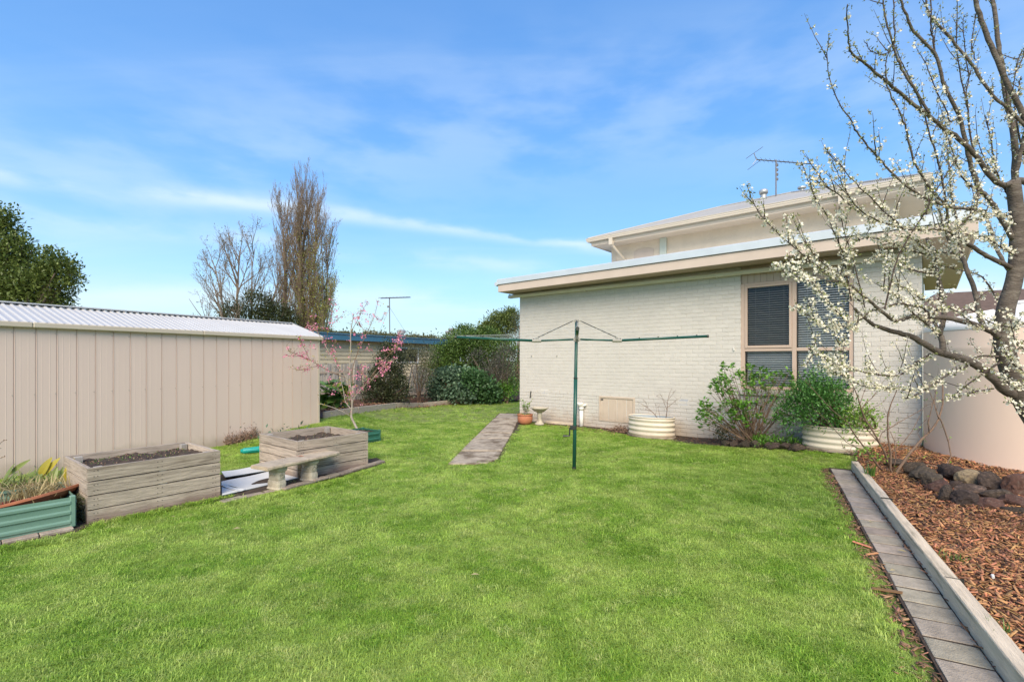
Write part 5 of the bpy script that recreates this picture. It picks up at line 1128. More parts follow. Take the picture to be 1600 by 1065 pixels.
for i, (px, w_, h_, lb_) in enumerate(((1134, 13, 11, 'leftmost small rock edging the bed in front of the leafy shrub'), (1148, 13, 12, 'second small rock from the left edging the bed below the leafy shrub'), (1164, 20, 13, 'brown rock touched by the stems of the leafy shrub'), (1182, 18, 11, 'pale brown rock at the centre of the leafy shrub base'), (1206, 25, 10, 'long flat rock right of the leafy shrub stems'), (1226, 20, 9, 'low dark rock left of the wide flat one by the planter'), (1245, 28, 11, 'wide flat rock beside the second cream planter'))):
    Y = hw(hs(px, 0.78), 0.78).y; c = gp(px, 700); g_ = hw(hs(px, 0.76), 0.76); z = gzf(g_.x, g_.y)+0.05; py = HY+(H-z)*F/Y; rock(px, py, w_, h_, Y, rock_m, lb_, 40+i, RG2)

# ------------------------------------------------------------------ leafy shrub (hydrangea like), stems fan out from the base
hbase = hw(hs(1178, 0.5), 0.5); hbase.z = gzf(hbase.x, hbase.y)+0.01; hy = thing('leafy_shrub', 'many stemmed shrub with fresh green leaf tufts in front of the window', 'shrub', hbase)
mb = MB(); Cs = []; Ds = []; tn = []; Yh = hbase.y
tips = []
for k in range(78):
    a = random.uniform(-1, 1); px = 1168+a*78+random.gauss(0, 4); ytop = 612-28*math.cos(a*1.35)+ (0 if a > -0.3 else 10*abs(a)) + random.gauss(0, 9)
    if random.random() < .42: ytop = random.uniform(ytop+12, 662); px += random.gauss(0, 10)
    if a < -0.75: ytop = random.uniform(625, 668)
    tips.append((px, ytop))
tips += [(1160, 586), (1234, 580), (1230, 590), (1176, 589), (1188, 591), (1133, 602), (1110, 615), (1096, 630), (1240, 606), (1088, 655), (1095, 668)]
for (px, py) in tips:
    p0 = hbase+Vector((random.gauss(0, .10), random.gauss(0, .05), 0)); dY = random.uniform(-.40, .28); tip = at(px, py, Yh+dY)
    lift = Vector((0, 0, 0.10)); m1 = p0.lerp(tip, .35)+Vector((0, 0, -.02))+Vector((random.gauss(0, .025), 0, 0)); m2 = p0.lerp(tip, .7)+Vector((random.gauss(0, .03), 0, .01))
    pts = [p-hbase for p in (p0, m1, m2, tip)]; mb.tube(pts, [random.uniform(.007, .011), .007, .005, .003], 5)
    for b_ in range(random.choice((1, 2, 2, 3))):
        u = random.uniform(.5, .9); q = m1.lerp(tip, u) if b_ else tip; e_ = q if b_ == 0 else q+Vector((random.gauss(0, .09), random.gauss(0, .07), random.uniform(.03, .14)))
        if b_: mb.tube([q-hbase, e_-hbase], [.004, .002], 4)
        for _ in range(random.randint(7, 12)): Cs.append(tuple(e_+Vector((random.gauss(0, .018), random.gauss(0, .018), random.gauss(0, .03)))-hbase)); Ds.append((random.gauss(0, .8), random.gauss(0, .8), random.uniform(.1, .9))); 
        tn += [random.random()]*0
n = len(Cs); leaves('crown', np.array(Cs), np.array(Ds), rdir(n)*.5+np.array([0, 0, 1]), rng.uniform(.05, .105, n), rng.uniform(.032, .062, n), lf_hydr, hy, droop=.15); mb.build('stems', brownstem, hy)
# ferny plant in planter 2
def blobs_px(lst): return [(at(px, py, Y), rx, ry, rz, wt) for px, py, Y, rx, ry, rz, wt in lst]
Y2 = P2_.y
bush('ferny_shrub', 'bushy dark green ferny plant filling the second cream planter', 'shrub', P2_+Vector((0, 0, .25)), blobs_px([(1282, 640, Y2, .42, .30, .33, 4), (1262, 630, Y2-.05, .25, .25, .3, 2), (1300, 622, Y2, .25, .25, .25, 2), (1310, 655, Y2-.1, .22, .22, .16, 1), (1240, 650, Y2+.15, .25, .2, .25, 1.4), (1283, 590, Y2, .07, .07, .14, .3), (1270, 606, Y2, .2, .2, .2, 1)]), 620, 11, .055, lf_fern, .16, .4, 16)
bush('small_green_plant', 'bright green small leaved plant at the right end of the second planter', 'plant', P2_+HD*.42+Vector((0, 0, .28)), blobs_px([(1338, 658, Y2-.35, .20, .18, .16, 1), (1352, 652, Y2-.40, .14, .14, .12, .6)]), 90, 9, .05, lf_fresh, .14, .8, 8)
gcb = hw(hs(1222, .55), .55); gcb.z = gzf(gcb.x, gcb.y)
bush('ground_cover_plant', 'low green ground cover between the leafy shrub and the second planter', 'ground cover', gcb, [(gcb+Vector((0, 0, .04)), .42, .22, .10, 1), (gcb+HD*-.35+Vector((0, 0, .03)), .2, .15, .09, .5)], 150, 8, .05, lf_hydr, .1, .5)
bush('ground_cover_plant', 'small dry green tuft at the left foot of the leafy shrub', 'ground cover', hbase+Vector((-.45, .28, 0)), [(hbase+Vector((-.42, .28, .10)), .16, .1, .16, 1)], 50, 8, .05, lf_olive, .1, .8)
# ------------------------------------------------------------------ bare brown shrub by the sleeper end (traced stems)
fb = at(1398, 744, 6.35); fb.z = 0.10; fg = thing('bare_shrub', 'leafless brown shrub with crossing stems beside the end of the sleepers', 'shrub', fb); mb = MB(); Cs = []; org = fb
stems = [([(1397, 746), (1391, 732), (1392, 708), (1387, 681), (1387, 648), (1392, 631), (1399, 615), (1404, 602)], .016, .004, -.1),
 ([(1400, 744), (1402, 735), (1421, 708), (1441, 685), (1456, 671), (1467, 654), (1473, 631), (1473, 600), (1470, 585)], .021, .006, .1),
 ([(1467, 654), (1463, 642), (1460, 630), (1452, 611), (1446, 600)], .009, .003, .05), ([(1452, 676), (1450, 660), (1455, 640), (1462, 615), (1465, 590)], .008, .003, -.1),
 ([(1378, 734), (1372, 728), (1358, 708), (1340, 685), (1331, 672), (1328, 665)], .015, .005, -.3), ([(1390, 730), (1382, 705), (1365, 675), (1352, 655), (1346, 640), (1341, 622), (1333, 602), (1328, 590)], .015, .004, -.2),
 ([(1382, 705), (1372, 690), (1356, 672), (1345, 660), (1343, 648)], .008, .003, -.1), ([(1403, 736), (1412, 738), (1428, 729), (1450, 726), (1466, 729), (1480, 724), (1486, 712), (1482, 690), (1476, 672), (1470, 656), (1465, 648)], .009, .007, -.05),
 ([(1392, 708), (1400, 700), (1412, 690), (1424, 675), (1436, 652), (1441, 643)], .007, .002, .2), ([(1388, 670), (1400, 662), (1418, 652), (1434, 643), (1447, 634)], .006, .002, .2),
 ([(1346, 655), (1356, 642), (1366, 636), (1380, 628)], .006, .002, -.1), ([(1346, 640), (1352, 630), (1362, 622), (1372, 608), (1376, 600)], .006, .002, .1), ([(1344, 630), (1350, 612), (1354, 600)], .005, .002, .1),
 ([(1358, 708), (1340, 700), (1322, 690), (1305, 672), (1290, 655), (1272, 640)], .006, .002, -.3), ([(1340, 668), (1322, 658), (1300, 640), (1283, 622), (1267, 604)], .006, .003, -.25),
 ([(1395, 735), (1400, 715), (1398, 690), (1392, 676)], .008, .004, .0), ([(1386, 735), (1392, 715), (1391, 695)], .01, .004, .1), ([(1421, 708), (1434, 700), (1440, 690), (1434, 676), (1440, 662)], .006, .002, .2),
 ([(1410, 722), (1420, 716), (1432, 716), (1440, 712)], .005, .002, .2), ([(1366, 716), (1352, 722), (1336, 712), (1318, 700)], .005, .002, -.3), ([(1372, 690), (1378, 676), (1390, 668), (1402, 663)], .005, .002, .1)]
for pts, r0, r1, dY in stems:
    P_ = brpx(mb, pts, r0, r1, 6.35, org, 6, dY, .03)
    for _ in range(4):
        i = random.randint(1, len(P_)-1); q = P_[i]; d = (P_[i]-P_[i-1]).normalized()*.06+Vector((random.uniform(-.08, .08), random.uniform(-.05, .05), random.uniform(-.02, .09))); mb.tube([q, q+d*.6, q+d], [.003, .002, .001], 4); Cs.append(tuple(q+d))
mb.build('stems', brownstem, fg, smooth=True)
C = np.repeat(np.array(Cs), 3, 0); keep = rng.random(len(C)) < .5; C = C[keep]; n = len(C); leaves('leaf_buds', C+rng.normal(0, .008, (n, 3)), rdir(n)+[0, 0, .5], rdir(n), rng.uniform(.015, .045, n), rng.uniform(.01, .022, n), lf_fresh, fg)
tf = [(1331, 672), (1336, 690), (1352, 700), (1340, 706), (1360, 712), (1376, 716)]
C = np.array([tuple(at(random.gauss(x, 5), random.gauss(y, 4), 6.1)-fb) for x, y in tf for _ in range(22)]); n = len(C); leaves('leaves', C, rdir(n)+[0, 0, .5], rdir(n)*.5+[0, 0, 1], rng.uniform(.03, .06, n), rng.uniform(.02, .035, n), lf_fresh, fg)
q = at(1360, 728, 6.2); q.z = .1; straps('bulb_plant', 'small tuft of upright green bulb leaves beside the sleeper end', 'plant', q, 16, .20, lf_acan, .3, .02, 'leaf', r0=.03)
# dry stalks and dead stems behind the rocks at the foot of the wall
q = hw(8.0, .3, .12); ds = thing('dead_stalks', 'tangle of dead stalks at the wall behind the bare shrub', 'dead stalks', q); mb = MB()
for _ in range(90):
    p = HD*random.uniform(-.55, .35)+HN*random.uniform(-.2, .45); d = Vector((random.gauss(0, .18), random.gauss(0, .1), random.uniform(.02, .16))); mb.tube([p, p+d*.5+Vector((0, 0, .03)), p+d], [.004, .003, .0015], 4)
mb.build('stalks', palestem, ds)
n = 500; C = np.array([tuple(HD*random.uniform(-.6, .4)+HN*random.uniform(-.2, .5)+Vector((0, 0, abs(random.gauss(0, .05))))) for _ in range(n)]); leaves('leaf_litter', C, rdir(n), rdir(n), rng.uniform(.03, .07, n), rng.uniform(.01, .02, n), deadleaf, ds)

# ------------------------------------------------------------------ plum tree in blossom
TY = 3.95; tb_ = Vector(((1680-CX)/F*TY, TY, 0.10)); plum = thing('plum_tree', 'white blossoming plum tree with dark limbs at the right edge', 'tree', tb_); to = tb_
trunk = MB(); limb = MB(); twg = MB(); BL_P = []; BUD_P = []
def P3(pts, Y0, Y1):
    k = len(pts); return [at(x, y, Y0+(Y1-Y0)*(i/(k-1))**1.1) for i, (x, y) in enumerate(pts)]
def smoothp(P_, sub=3):
    o = []
    for i in range(len(P_)-1):
        p0 = P_[max(i-1, 0)]; p1 = P_[i]; p2 = P_[i+1]; p3 = P_[min(i+2, len(P_)-1)]
        for s_ in range(sub):
            t_ = s_/sub; o.append(0.5*((2*p1)+(p2-p0)*t_+(2*p0-5*p1+4*p2-p3)*t_*t_+(-p0+3*p1-3*p2+p3)*t_**3))
    o.append(P_[-1]); return o
def wpx(w_, Y): return w_*Y/F/2*(0.68 if w_ < 20 else 0.78)
tr_pts = [(1680, 870), (1672, 800), (1655, 730), (1632, 680), (1607, 640), (1587, 600), (1573, 560), (1568, 530), (1569, 505), (1572, 480), (1580, 455), (1586, 430), (1589, 400), (1590, 350), (1586, 310), (1583, 284)]
P_ = smoothp([at(x, y, TY) for x, y in tr_pts]); k = len(P_); wid = [wpx(44-22*(i/(k-1))**.7, TY) for i in range(k)]; trunk.tube([p-to for p in P_], wid, 14); trunk.build('trunk', bark_m, plum, smooth=True)
# (points, start width px, end width px, depth start, depth end, blossom density 0..1)
BR = [
 ([(1585, 615), (1569, 607), (1549, 588), (1518, 566), (1487, 555), (1466, 549), (1449, 540), (1425, 526), (1396, 518), (1375, 511), (1362, 505), (1342, 489), (1334, 482)], 22, 5, 3.95, 3.75, .15),
 ([(1472, 551), (1472, 532), (1468, 520), (1475, 497), (1474, 470), (1468, 441), (1463, 418), (1458, 398), (1448, 372)], 13, 7, 3.87, 4.05, .2),
 ([(1470, 522), (1462, 508), (1455, 492), (1448, 480)], 8, 5, 3.87, 4.2, .3),
 ([(1560, 525), (1548, 517), (1534, 511), (1503, 501), (1478, 496), (1445, 494), (1421, 495), (1408, 500), (1396, 500), (1381, 489), (1363, 474), (1342, 456), (1321, 441), (1292, 439)], 14, 4, 3.93, 3.45, .35),
 ([(1540, 513), (1532, 500), (1528, 478), (1522, 452), (1513, 427), (1507, 410), (1496, 392)], 11, 8, 3.93, 4.2, .25),
 ([(1580, 418), (1560, 409), (1538, 397), (1507, 378), (1487, 363), (1476, 352)], 11, 7, 3.95, 3.7, .35),
 ([(1487, 363), (1470, 358), (1440, 359), (1408, 357), (1379, 347), (1358, 342), (1334, 326), (1311, 305), (1290, 291), (1276, 282)], 6, 2, 3.7, 3.3, .75),
 ([(1487, 363), (1505, 349), (1522, 328), (1526, 316), (1530, 300)], 6, 4, 3.7, 3.75, .5),
 ([(1583, 373), (1566, 345), (1552, 321), (1540, 305), (1530, 296), (1518, 262), (1511, 232), (1499, 182), (1487, 159), (1474, 128), (1460, 83), (1429, 50), (1416, 25), (1408, 0), (1402, -20)], 12, 4, 3.95, 3.6, .4),
 ([(1460, 83), (1457, 60), (1454, 48), (1455, 20), (1455, -20)], 4, 2.5, 3.73, 3.7, .25),
 ([(1583, 284), (1566, 289), (1548, 276), (1528, 247), (1497, 216), (1476, 202), (1466, 192), (1437, 171), (1408, 147), (1383, 126), (1352, 101), (1335, 88), (1329, 80), (1326, 60), (1323, 30), (1324, 7)], 12, 2, 3.95, 3.2, .4),
 ([(1452, 178), (1435, 149), (1420, 124), (1406, 101), (1397, 76), (1387, 41), (1381, 15), (1380, -20)], 6, 3, 3.45, 3.4, .25),
 ([(1397, 76), (1397, 50), (1396, 20), (1397, -20)], 3.5, 2.5, 3.4, 3.4, .25),
 ([(1397, 78), (1385, 84), (1372, 85), (1360, 79), (1351, 66)], 2.5, 1.5, 3.4, 3.3, .2),
 ([(1612, 215), (1600, 194), (1569, 165), (1538, 132), (1518, 99), (1493, 70), (1475, 48), (1460, 33), (1450, 18), (1446, -20)], 8, 4, 3.9, 3.9, .6),
 ([(1612, 205), (1600, 182), (1569, 120), (1549, 72), (1534, 31), (1524, 0), (1518, -20)], 12, 8, 3.9, 4.0, .35),
 ([(1590, 330), (1587, 284), (1584, 207), (1574, 160), (1571, 145), (1565, 99), (1559, 62), (1551, 0), (1549, -20)], 14, 7, 4.05, 4.3, .35),
 ([(1486, 325), (1470, 318), (1445, 309), (1420, 293), (1396, 272), (1373, 247), (1352, 223), (1336, 202), (1331, 190), (1311, 161), (1298, 128), (1293, 93), (1295, 52)], 6, 1.6, 3.6, 3.1, .45),
 ([(1540, 330), (1510, 326), (1486, 325)], 7, 6, 3.8, 3.6, .4),
 ([(1486, 325), (1476, 318), (1456, 297), (1439, 272), (1425, 241), (1415, 200), (1412, 192), (1404, 171), (1391, 147), (1384, 120), (1385, 95), (1392, 72)], 6, 1.8, 3.6, 3.3, .4),
 ([(1479, 345), (1478, 320), (1472, 280), (1464, 245), (1452, 210), (1445, 180), (1433, 150), (1420, 120), (1407, 95), (1400, 74)], 5, 1.8, 3.75, 3.5, .35),
 ([(1410, 357), (1396, 342), (1383, 332), (1360, 309), (1338, 287), (1317, 264), (1292, 236)], 3.5, 1.5, 3.4, 3.1, .45),
 ([(1372, 345), (1350, 333), (1334, 318), (1318, 292), (1310, 275), (1300, 250)], 3, 1.4, 3.4, 3.2, .4),
 ([(1342, 470), (1314, 441), (1290, 425), (1268, 408), (1239, 385), (1209, 358), (1184, 329), (1167, 289)], 4, 1.4, 3.6, 3.1, .6),
 ([(1325, 445), (1304, 427), (1275, 401), (1252, 368), (1236, 335)], 2.5, 1.2, 3.5, 3.3, .5),
 ([(1330, 470), (1322, 425), (1318, 398), (1305, 368), (1291, 335), (1272, 306), (1258, 270), (1252, 253)], 3.5, 1.4, 3.5, 3.2, .6),
 ([(1352, 480), (1337, 420), (1325, 380), (1315, 345), (1311, 322)], 3, 1.4, 3.55, 3.4, .5),
 ([(1342, 489), (1337, 513), (1324, 503), (1304, 483), (1285, 460), (1268, 441), (1236, 429), (1206, 411)], 3, 1.3, 3.6, 3.0, 1.0),
 ([(1337, 513), (1324, 510), (1291, 513), (1268, 496), (1239, 477)], 2.5, 1.2, 3.7, 3.2, 1.0),
 ([(1453, 553), (1425, 571), (1404, 586), (1363, 584), (1328, 575), (1300, 565), (1280, 552), (1262, 545)], 5, 1.4, 3.9, 3.3, .6),
 ([(1330, 580), (1315, 570), (1298, 566), (1275, 552), (1258, 571)], 2, 1.2, 3.3, 3.2, 1.0),
 ([(1312, 568), (1314, 546), (1318, 530)], 2, 1.2, 3.3, 3.3, 1.0),
 ([(1430, 612), (1400, 607), (1387, 606), (1352, 604), (1327, 593), (1300, 580), (1280, 572)], 2.5, 1.2, 3.8, 3.3, 1.0),
 ([(1514, 570), (1487, 582), (1462, 598), (1429, 618), (1415, 622)], 6, 2.5, 3.9, 3.5, .7),
 ([(1563, 565), (1530, 588), (1495, 613)], 5, 2, 3.9, 3.8, .3), ([(1560, 557), (1532, 556), (1511, 560), (1490, 552)], 6, 2.5, 3.93, 4.1, .5), ([(1552, 607), (1520, 612), (1500, 618), (1470, 625)], 3, 1.5, 3.9, 3.6, .4),
 ([(1455, 495), (1440, 480), (1425, 478), (1404, 474), (1383, 480), (1362, 486), (1340, 503), (1332, 510)], 5, 2, 3.6, 3.6, .3),
 ([(1466, 523), (1455, 512), (1440, 500), (1428, 490), (1410, 470), (1392, 455), (1380, 448)], 6, 1.8, 3.85, 3.5, .7),
 ([(1472, 475), (1455, 470), (1440, 468), (1425, 455), (1410, 448), (1390, 440)], 5, 1.8, 3.9, 3.8, .7),
 ([(1383, 483), (1393, 437), (1404, 400), (1414, 380), (1437, 343), (1466, 293), (1490, 255), (1497, 245)], 4, 2, 3.3, 3.3, .12),
 ([(1381, 455), (1383, 430), (1386, 410), (1388, 395)], 3, 2, 3.5, 3.5, .5),
 ([(1466, 430), (1440, 425), (1420, 420), (1400, 408), (1375, 400), (1355, 408)], 4, 1.5, 3.95, 3.6, .95),
 ([(1460, 400), (1435, 395), (1405, 385), (1380, 375), (1350, 372), (1325, 385)], 4, 1.5, 3.95, 3.5, 1.0),
 ([(1500, 400), (1480, 395), (1450, 392), (1430, 375), (1400, 368)], 4, 1.5, 4.0, 3.7, 1.0),
 ([(1496, 392), (1480, 372), (1470, 340), (1462, 310), (1450, 290)], 6, 2, 4.2, 4.2, .6),
 ([(1507, 410), (1498, 380), (1497, 350), (1488, 310), (1484, 270), (1480, 230), (1476, 180)], 6, 2, 4.2, 4.3, .7),
 ([(1575, 480), (1560, 470), (1545, 445), (1530, 430), (1500, 422), (1470, 415)], 5, 2, 4.3, 4.5, .5),
 ([(1590, 440), (1575, 420), (1560, 395), (1548, 360), (1540, 330)], 10, 5, 4.5, 4.7, .4),
 ([(1535, 515), (1520, 505), (1500, 490), (1480, 480), (1455, 490)], 3, 1.5, 3.6, 3.4, .9), ([(1600, 505), (1585, 510), (1560, 508), (1535, 495), (1515, 482)], 3.5, 2, 3.5, 3.4, 1.0),
 ([(1625, 570), (1600, 545), (1585, 530), (1580, 500)], 3, 2, 3.4, 3.4, 1.0), ([(1625, 600), (1600, 580), (1580, 565), (1572, 545)], 3, 1.6, 3.3, 3.3, 1.0), ([(1625, 610), (1600, 605), (1575, 595), (1560, 590)], 3, 1.6, 3.3, 3.3, .8), ([(1625, 650), (1600, 640), (1585, 632), (1575, 625)], 3, 1.6, 3.3, 3.3, .7),
 ([(1590, 400), (1570, 390), (1545, 375), (1520, 368), (1495, 372)], 4, 1.5, 3.7, 3.5, 1.0), ([(1588, 350), (1570, 335), (1550, 335), (1525, 345)], 4, 1.5, 3.8, 3.6, .9),
 ([(1586, 310), (1572, 300), (1560, 275), (1552, 245), (1548, 215), (1540, 180)], 5, 2, 4.0, 4.0, .8), ([(1560, 275), (1545, 262), (1535, 240), (1525, 215)], 3, 1.5, 4.0, 3.9, .8),
 ([(1530, 297), (1515, 290), (1500, 270), (1490, 240), (1480, 215), (1470, 190)], 4, 1.5, 3.8, 3.7, .9), ([(1499, 182), (1485, 190), (1478, 170), (1462, 140), (1450, 110), (1446, 90)], 3.5, 1.5, 3.7, 3.6, .8),
 ([(1574, 160), (1570, 130), (1566, 100), (1572, 90)], 3, 1.5, 4.0, 4.0, .4), ([(1612, 120), (1600, 80), (1590, 100), (1580, 150), (1570, 190)], 3, 1.5, 3.9, 3.9, .5), ([(1612, 60), (1600, 85), (1590, 110), (1575, 118)], 3, 1.5, 3.9, 3.9, .3),
 ([(1612, 260), (1600, 240), (1590, 200), (1588, 160), (1595, 120)], 5, 2, 4.0, 4.0, .6), ([(1525, 250), (1515, 200), (1512, 165), (1510, 140), (1518, 110)], 4, 2, 4.1, 4.1, .8), ([(1510, 165), (1500, 110), (1494, 60), (1496, 20), (1495, -10)], 3, 1.3, 4.1, 4.1, .4),
 ([(1515, 120), (1508, 80), (1505, 50), (1506, 25)], 2.5, 1.2, 4.1, 4.1, .3), ([(1524, 95), (1518, 70), (1522, 40), (1524, 22)], 2.5, 1.2, 4.0, 4.0, .4),
 ([(1611, 290), (1600, 283), (1590, 282), (1583, 284)], 14, 14, 4.1, 4.0, .2), ([(1583, 284), (1592, 250), (1600, 215), (1612, 180)], 9, 8, 4.0, 3.9, .3)]
limb_tw = []
for pts, w0, w1, Y0, Y1, dens in BR:
    P_ = smoothp(P3(pts, Y0, Y1), 4); k = len(P_); P_ = [p+Vector((random.gauss(0, .0012), random.gauss(0, .003), random.gauss(0, .0012))) for p in P_]
    rad = [wpx(w0+(w1-w0)*(i/(k-1)), P_[i].y) for i in range(k)]; mb = limb if w0 > 5.5 else twg
    mb.tube([p-to for p in P_], rad, 9 if w0 > 8 else 6)
    L_ = sum((P_[i+1]-P_[i]).length for i in range(k-1)); cum = 0
    for i in range(k-1):
        seg = (P_[i+1]-P_[i]); sl = seg.length; u = i/(k-1); thin = rad[i] < wpx(9, 3.9)
        # spurs
        for _ in range(int(sl*(52 if thin else 12)+random.random())):
            q = P_[i]+seg*random.random(); side = Vector((random.gauss(0, 1), random.gauss(0, 1), random.gauss(0, 1))); side -= seg.normalized()*side.dot(seg.normalized()); side.normalize()
            l = random.uniform(.008, .026); e_ = q+side*l+seg.normalized()*l*.5; twg.tube([q-to, e_-to], [.0025, .0016], 3, False)
            hy_ = HY-(q.z-H)/q.y*F; dd = dens*float(np.interp(hy_, [0, 170, 300, 600], [.22, .40, 1.15, 1.3]))*(1-0.55*u*(1 if Y1 < Y0-.3 and dens < .7 else 0))
            if random.random() < dd*1.35+.05:
                for _ in range(random.randint(3, 8) if dens > .55 else random.randint(2, 5)): BL_P.append(e_+Vector((random.gauss(0, .011), random.gauss(0, .011), random.gauss(0, .011))))
            for _ in range(random.randint(1, 4)): BUD_P.append(e_+Vector((random.gauss(0, .008), random.gauss(0, .008), random.gauss(0, .008))))
        # side shoots growing up and outwards
        if thin and random.random() < sl*(2.6+4.2*dens) and u > .08:
            d = seg.normalized(); up = Vector((random.uniform(-.6, .35), random.uniform(-.7, .7), random.uniform(.1, 1.0))).normalized(); l = random.uniform(.12, .42)*(1 if dens < .9 else .7); pts2 = [P_[i]]
            dirv = (d*.5+up).normalized(); 
            for j in range(6): dirv = (dirv+Vector((random.gauss(0, .08), random.gauss(0, .08), .07))).normalized(); pts2.append(pts2[-1]+dirv*l/6)
            twg.tube([p-to for p in pts2], [.0042*(1-j/8) for j in range(7)], 4, False)
            for j in range(1, 7):
                for _ in range(random.choice((2, 3, 3))):
                    sd = Vector((random.gauss(0, 1), random.gauss(0, 1), random.gauss(0, 1))).normalized()*.018; e_ = pts2[j]+sd
                    BUD_P.append(e_)
                    if random.random() < dens*float(np.interp(HY-(e_.z-H)/e_.y*F, [0, 170, 300, 600], [.25, .45, 1.3, 1.5]))*(1-.08*j): 
                        for _ in range(random.randint(1, 4)): BL_P.append(e_+Vector((random.gauss(0, .010), random.gauss(0, .010), random.gauss(0, .010))))
limb.build('limb', bark_m, plum, smooth=True); twg.build('twigs', twig_m, plum)
def blossoms(name, pts, size, m, parent, org, npet=5):
    C = np.array([tuple(p) for p in pts])-np.array(org); n = len(C); Nn = rdir(n)+np.array([0, -.35, .25]); Nn /= np.linalg.norm(Nn, axis=1, keepdims=True)
    T = np.cross(Nn, rdir(n)); T /= np.linalg.norm(T, axis=1, keepdims=True)+1e-9; B = np.cross(Nn, T); s_ = (size*rng.uniform(.65, 1.15, n))[:, None]; cup = rng.uniform(.1, .8, n)[:, None]; V = []; 
    for k in range(npet):
        a = 2*math.pi*k/npet; d = T*math.cos(a)+B*math.sin(a); sd = -T*math.sin(a)+B*math.cos(a)
        V += [C, C+(d*.6-sd*.42)*s_+Nn*s_*cup*.35, C+d*s_+Nn*s_*cup*.8, C+(d*.6+sd*.42)*s_+Nn*s_*cup*.35]
    V = np.stack(V, 1).reshape(-1, 3); i = np.arange(n*npet)*4; tone = np.repeat(np.clip(rng.normal(.65, .3, n), 0, 1), npet*4)
    return np_mesh(name, V, np.stack([i, i+1, i+2, i+3], 1), m, parent, {'tone': ('FLOAT', tone)}, kind='stuff')
blossoms('blossom', BL_P, .0104, petal_m, plum, to)
C = np.array([tuple(p) for p in BUD_P]); n = len(C); leaves('buds', C, rdir(n)+[0, 0, .4], rdir(n), rng.uniform(.010, .026, n), rng.uniform(.006, .013, n), bud_m, plum, origin=to, kind='stuff')
print('blossoms', len(BL_P), 'buds', len(BUD_P))

# ------------------------------------------------------------------ pink blossom tree
KY = 9.95; kb_ = at(559, 671, KY); pk_t = thing('pink_blossom_tree', 'small young tree with pink blossom in the dark green bed', 'tree', kb_); ko = kb_; tmb = MB(); tw = MB(); PB = []; LB = []
KB = [([(560, 674), (554, 662), (549, 651), (550, 640), (550, 620), (547, 596), (547, 565), (548, 540), (548, 519), (551, 500), (553, 490)], 7.5, 1.5, 0, .35), ([(547, 650), (536, 643), (519, 636), (499, 630)], 3.5, 2, -.3, .1), ([(550, 640), (540, 628), (537, 612), (533, 596), (530, 588)], 3.5, 1.5, .3, .2),
 ([(549, 618), (540, 588), (533, 579), (523, 567), (509, 541), (500, 525), (493, 515), (485, 508)], 4, 1.5, -.3, .8), ([(541, 590), (520, 582), (499, 571), (484, 562), (472, 557), (461, 552), (452, 549), (448, 539)], 2.5, 1, -.5, .9), ([(484, 562), (476, 545), (470, 534), (466, 526)], 1.8, 1, -.4, .8), ([(472, 557), (460, 556), (446, 555)], 1.5, .9, -.4, .6), ([(476, 577), (468, 578), (462, 577)], 1.4, .9, -.4, .8), ([(499, 571), (486, 574), (476, 577)], 1.6, 1, -.4, .5),
 ([(551, 640), (552, 624), (566, 606), (582, 592), (598, 574), (610, 565)], 3.5, 1.2, -.3, .8), ([(566, 606), (586, 580), (602, 560), (617, 545), (622, 530), (625, 517)], 2.5, 1, .3, .9), ([(552, 600), (550, 580), (558, 553), (566, 535), (574, 519), (581, 503), (586, 490), (591, 470)], 3, 1, .3, .7), ([(548, 519), (556, 505), (562, 494), (568, 482), (574, 472)], 2, .9, .2, .9),
 ([(509, 541), (512, 520), (516, 503), (519, 487), (522, 474)], 2, .9, -.3, .7), ([(516, 510), (524, 502), (532, 495)], 1.3, .8, -.2, .5), ([(585, 492), (592, 500), (598, 498), (601, 488)], 1.3, .8, .2, .5), ([(560, 553), (578, 545), (590, 560), (598, 572)], 1.5, .8, -.2, .7), ([(550, 575), (562, 580), (575, 592), (570, 600)], 1.8, 1, -.4, .8), ([(582, 592), (596, 584), (606, 575)], 1.5, .8, -.2, .9), ([(533, 579), (524, 560), (520, 545), (524, 530)], 1.8, .9, 0, .6), ([(536, 620), (528, 606), (523, 600), (514, 594)], 1.6, .9, -.3, .5), ([(545, 632), (543, 622), (545, 612)], 1.4, .8, -.1, .6), ([(606, 552), (615, 548), (624, 536), (628, 532)], 1.3, .8, .1, .8), ([(574, 519), (566, 512), (560, 503)], 1.3, .8, .2, .5), ([(493, 515), (488, 500), (486, 490)], 1.3, .8, -.3, .4)]
for pts, w0, w1, dY, dens in KB:
    P_ = smoothp(P3(pts, KY, KY+dY), 3); k = len(P_); mb = tmb if w0 > 3 else tw; mb.tube([p-ko for p in P_], [wpx((w0+(w1-w0)*i/(k-1))*(.8 if w0 > 7 else .68), KY) for i in range(k)], 7 if w0 > 3 else 4)
    for i in range(max(1, k//4), k):
        for _ in range(3):
            if random.random() < .5: e_ = P_[i]+Vector((random.gauss(0, .06), random.gauss(0, .05), random.gauss(.03, .05))); tw.tube([P_[i]-ko, e_-ko], [.003, .0015], 3, False)
            else: e_ = P_[i]+Vector((random.gauss(0, .012), random.gauss(0, .012), 0))
            if random.random() < dens*.5: PB += [e_+Vector((random.gauss(0, .022), random.gauss(0, .022), random.gauss(0, .022))) for _ in range(random.randint(2, 6))]
            if random.random() < .5: LB += [e_+Vector((random.gauss(0, .02), random.gauss(0, .02), random.gauss(0, .02))) for _ in range(2)]
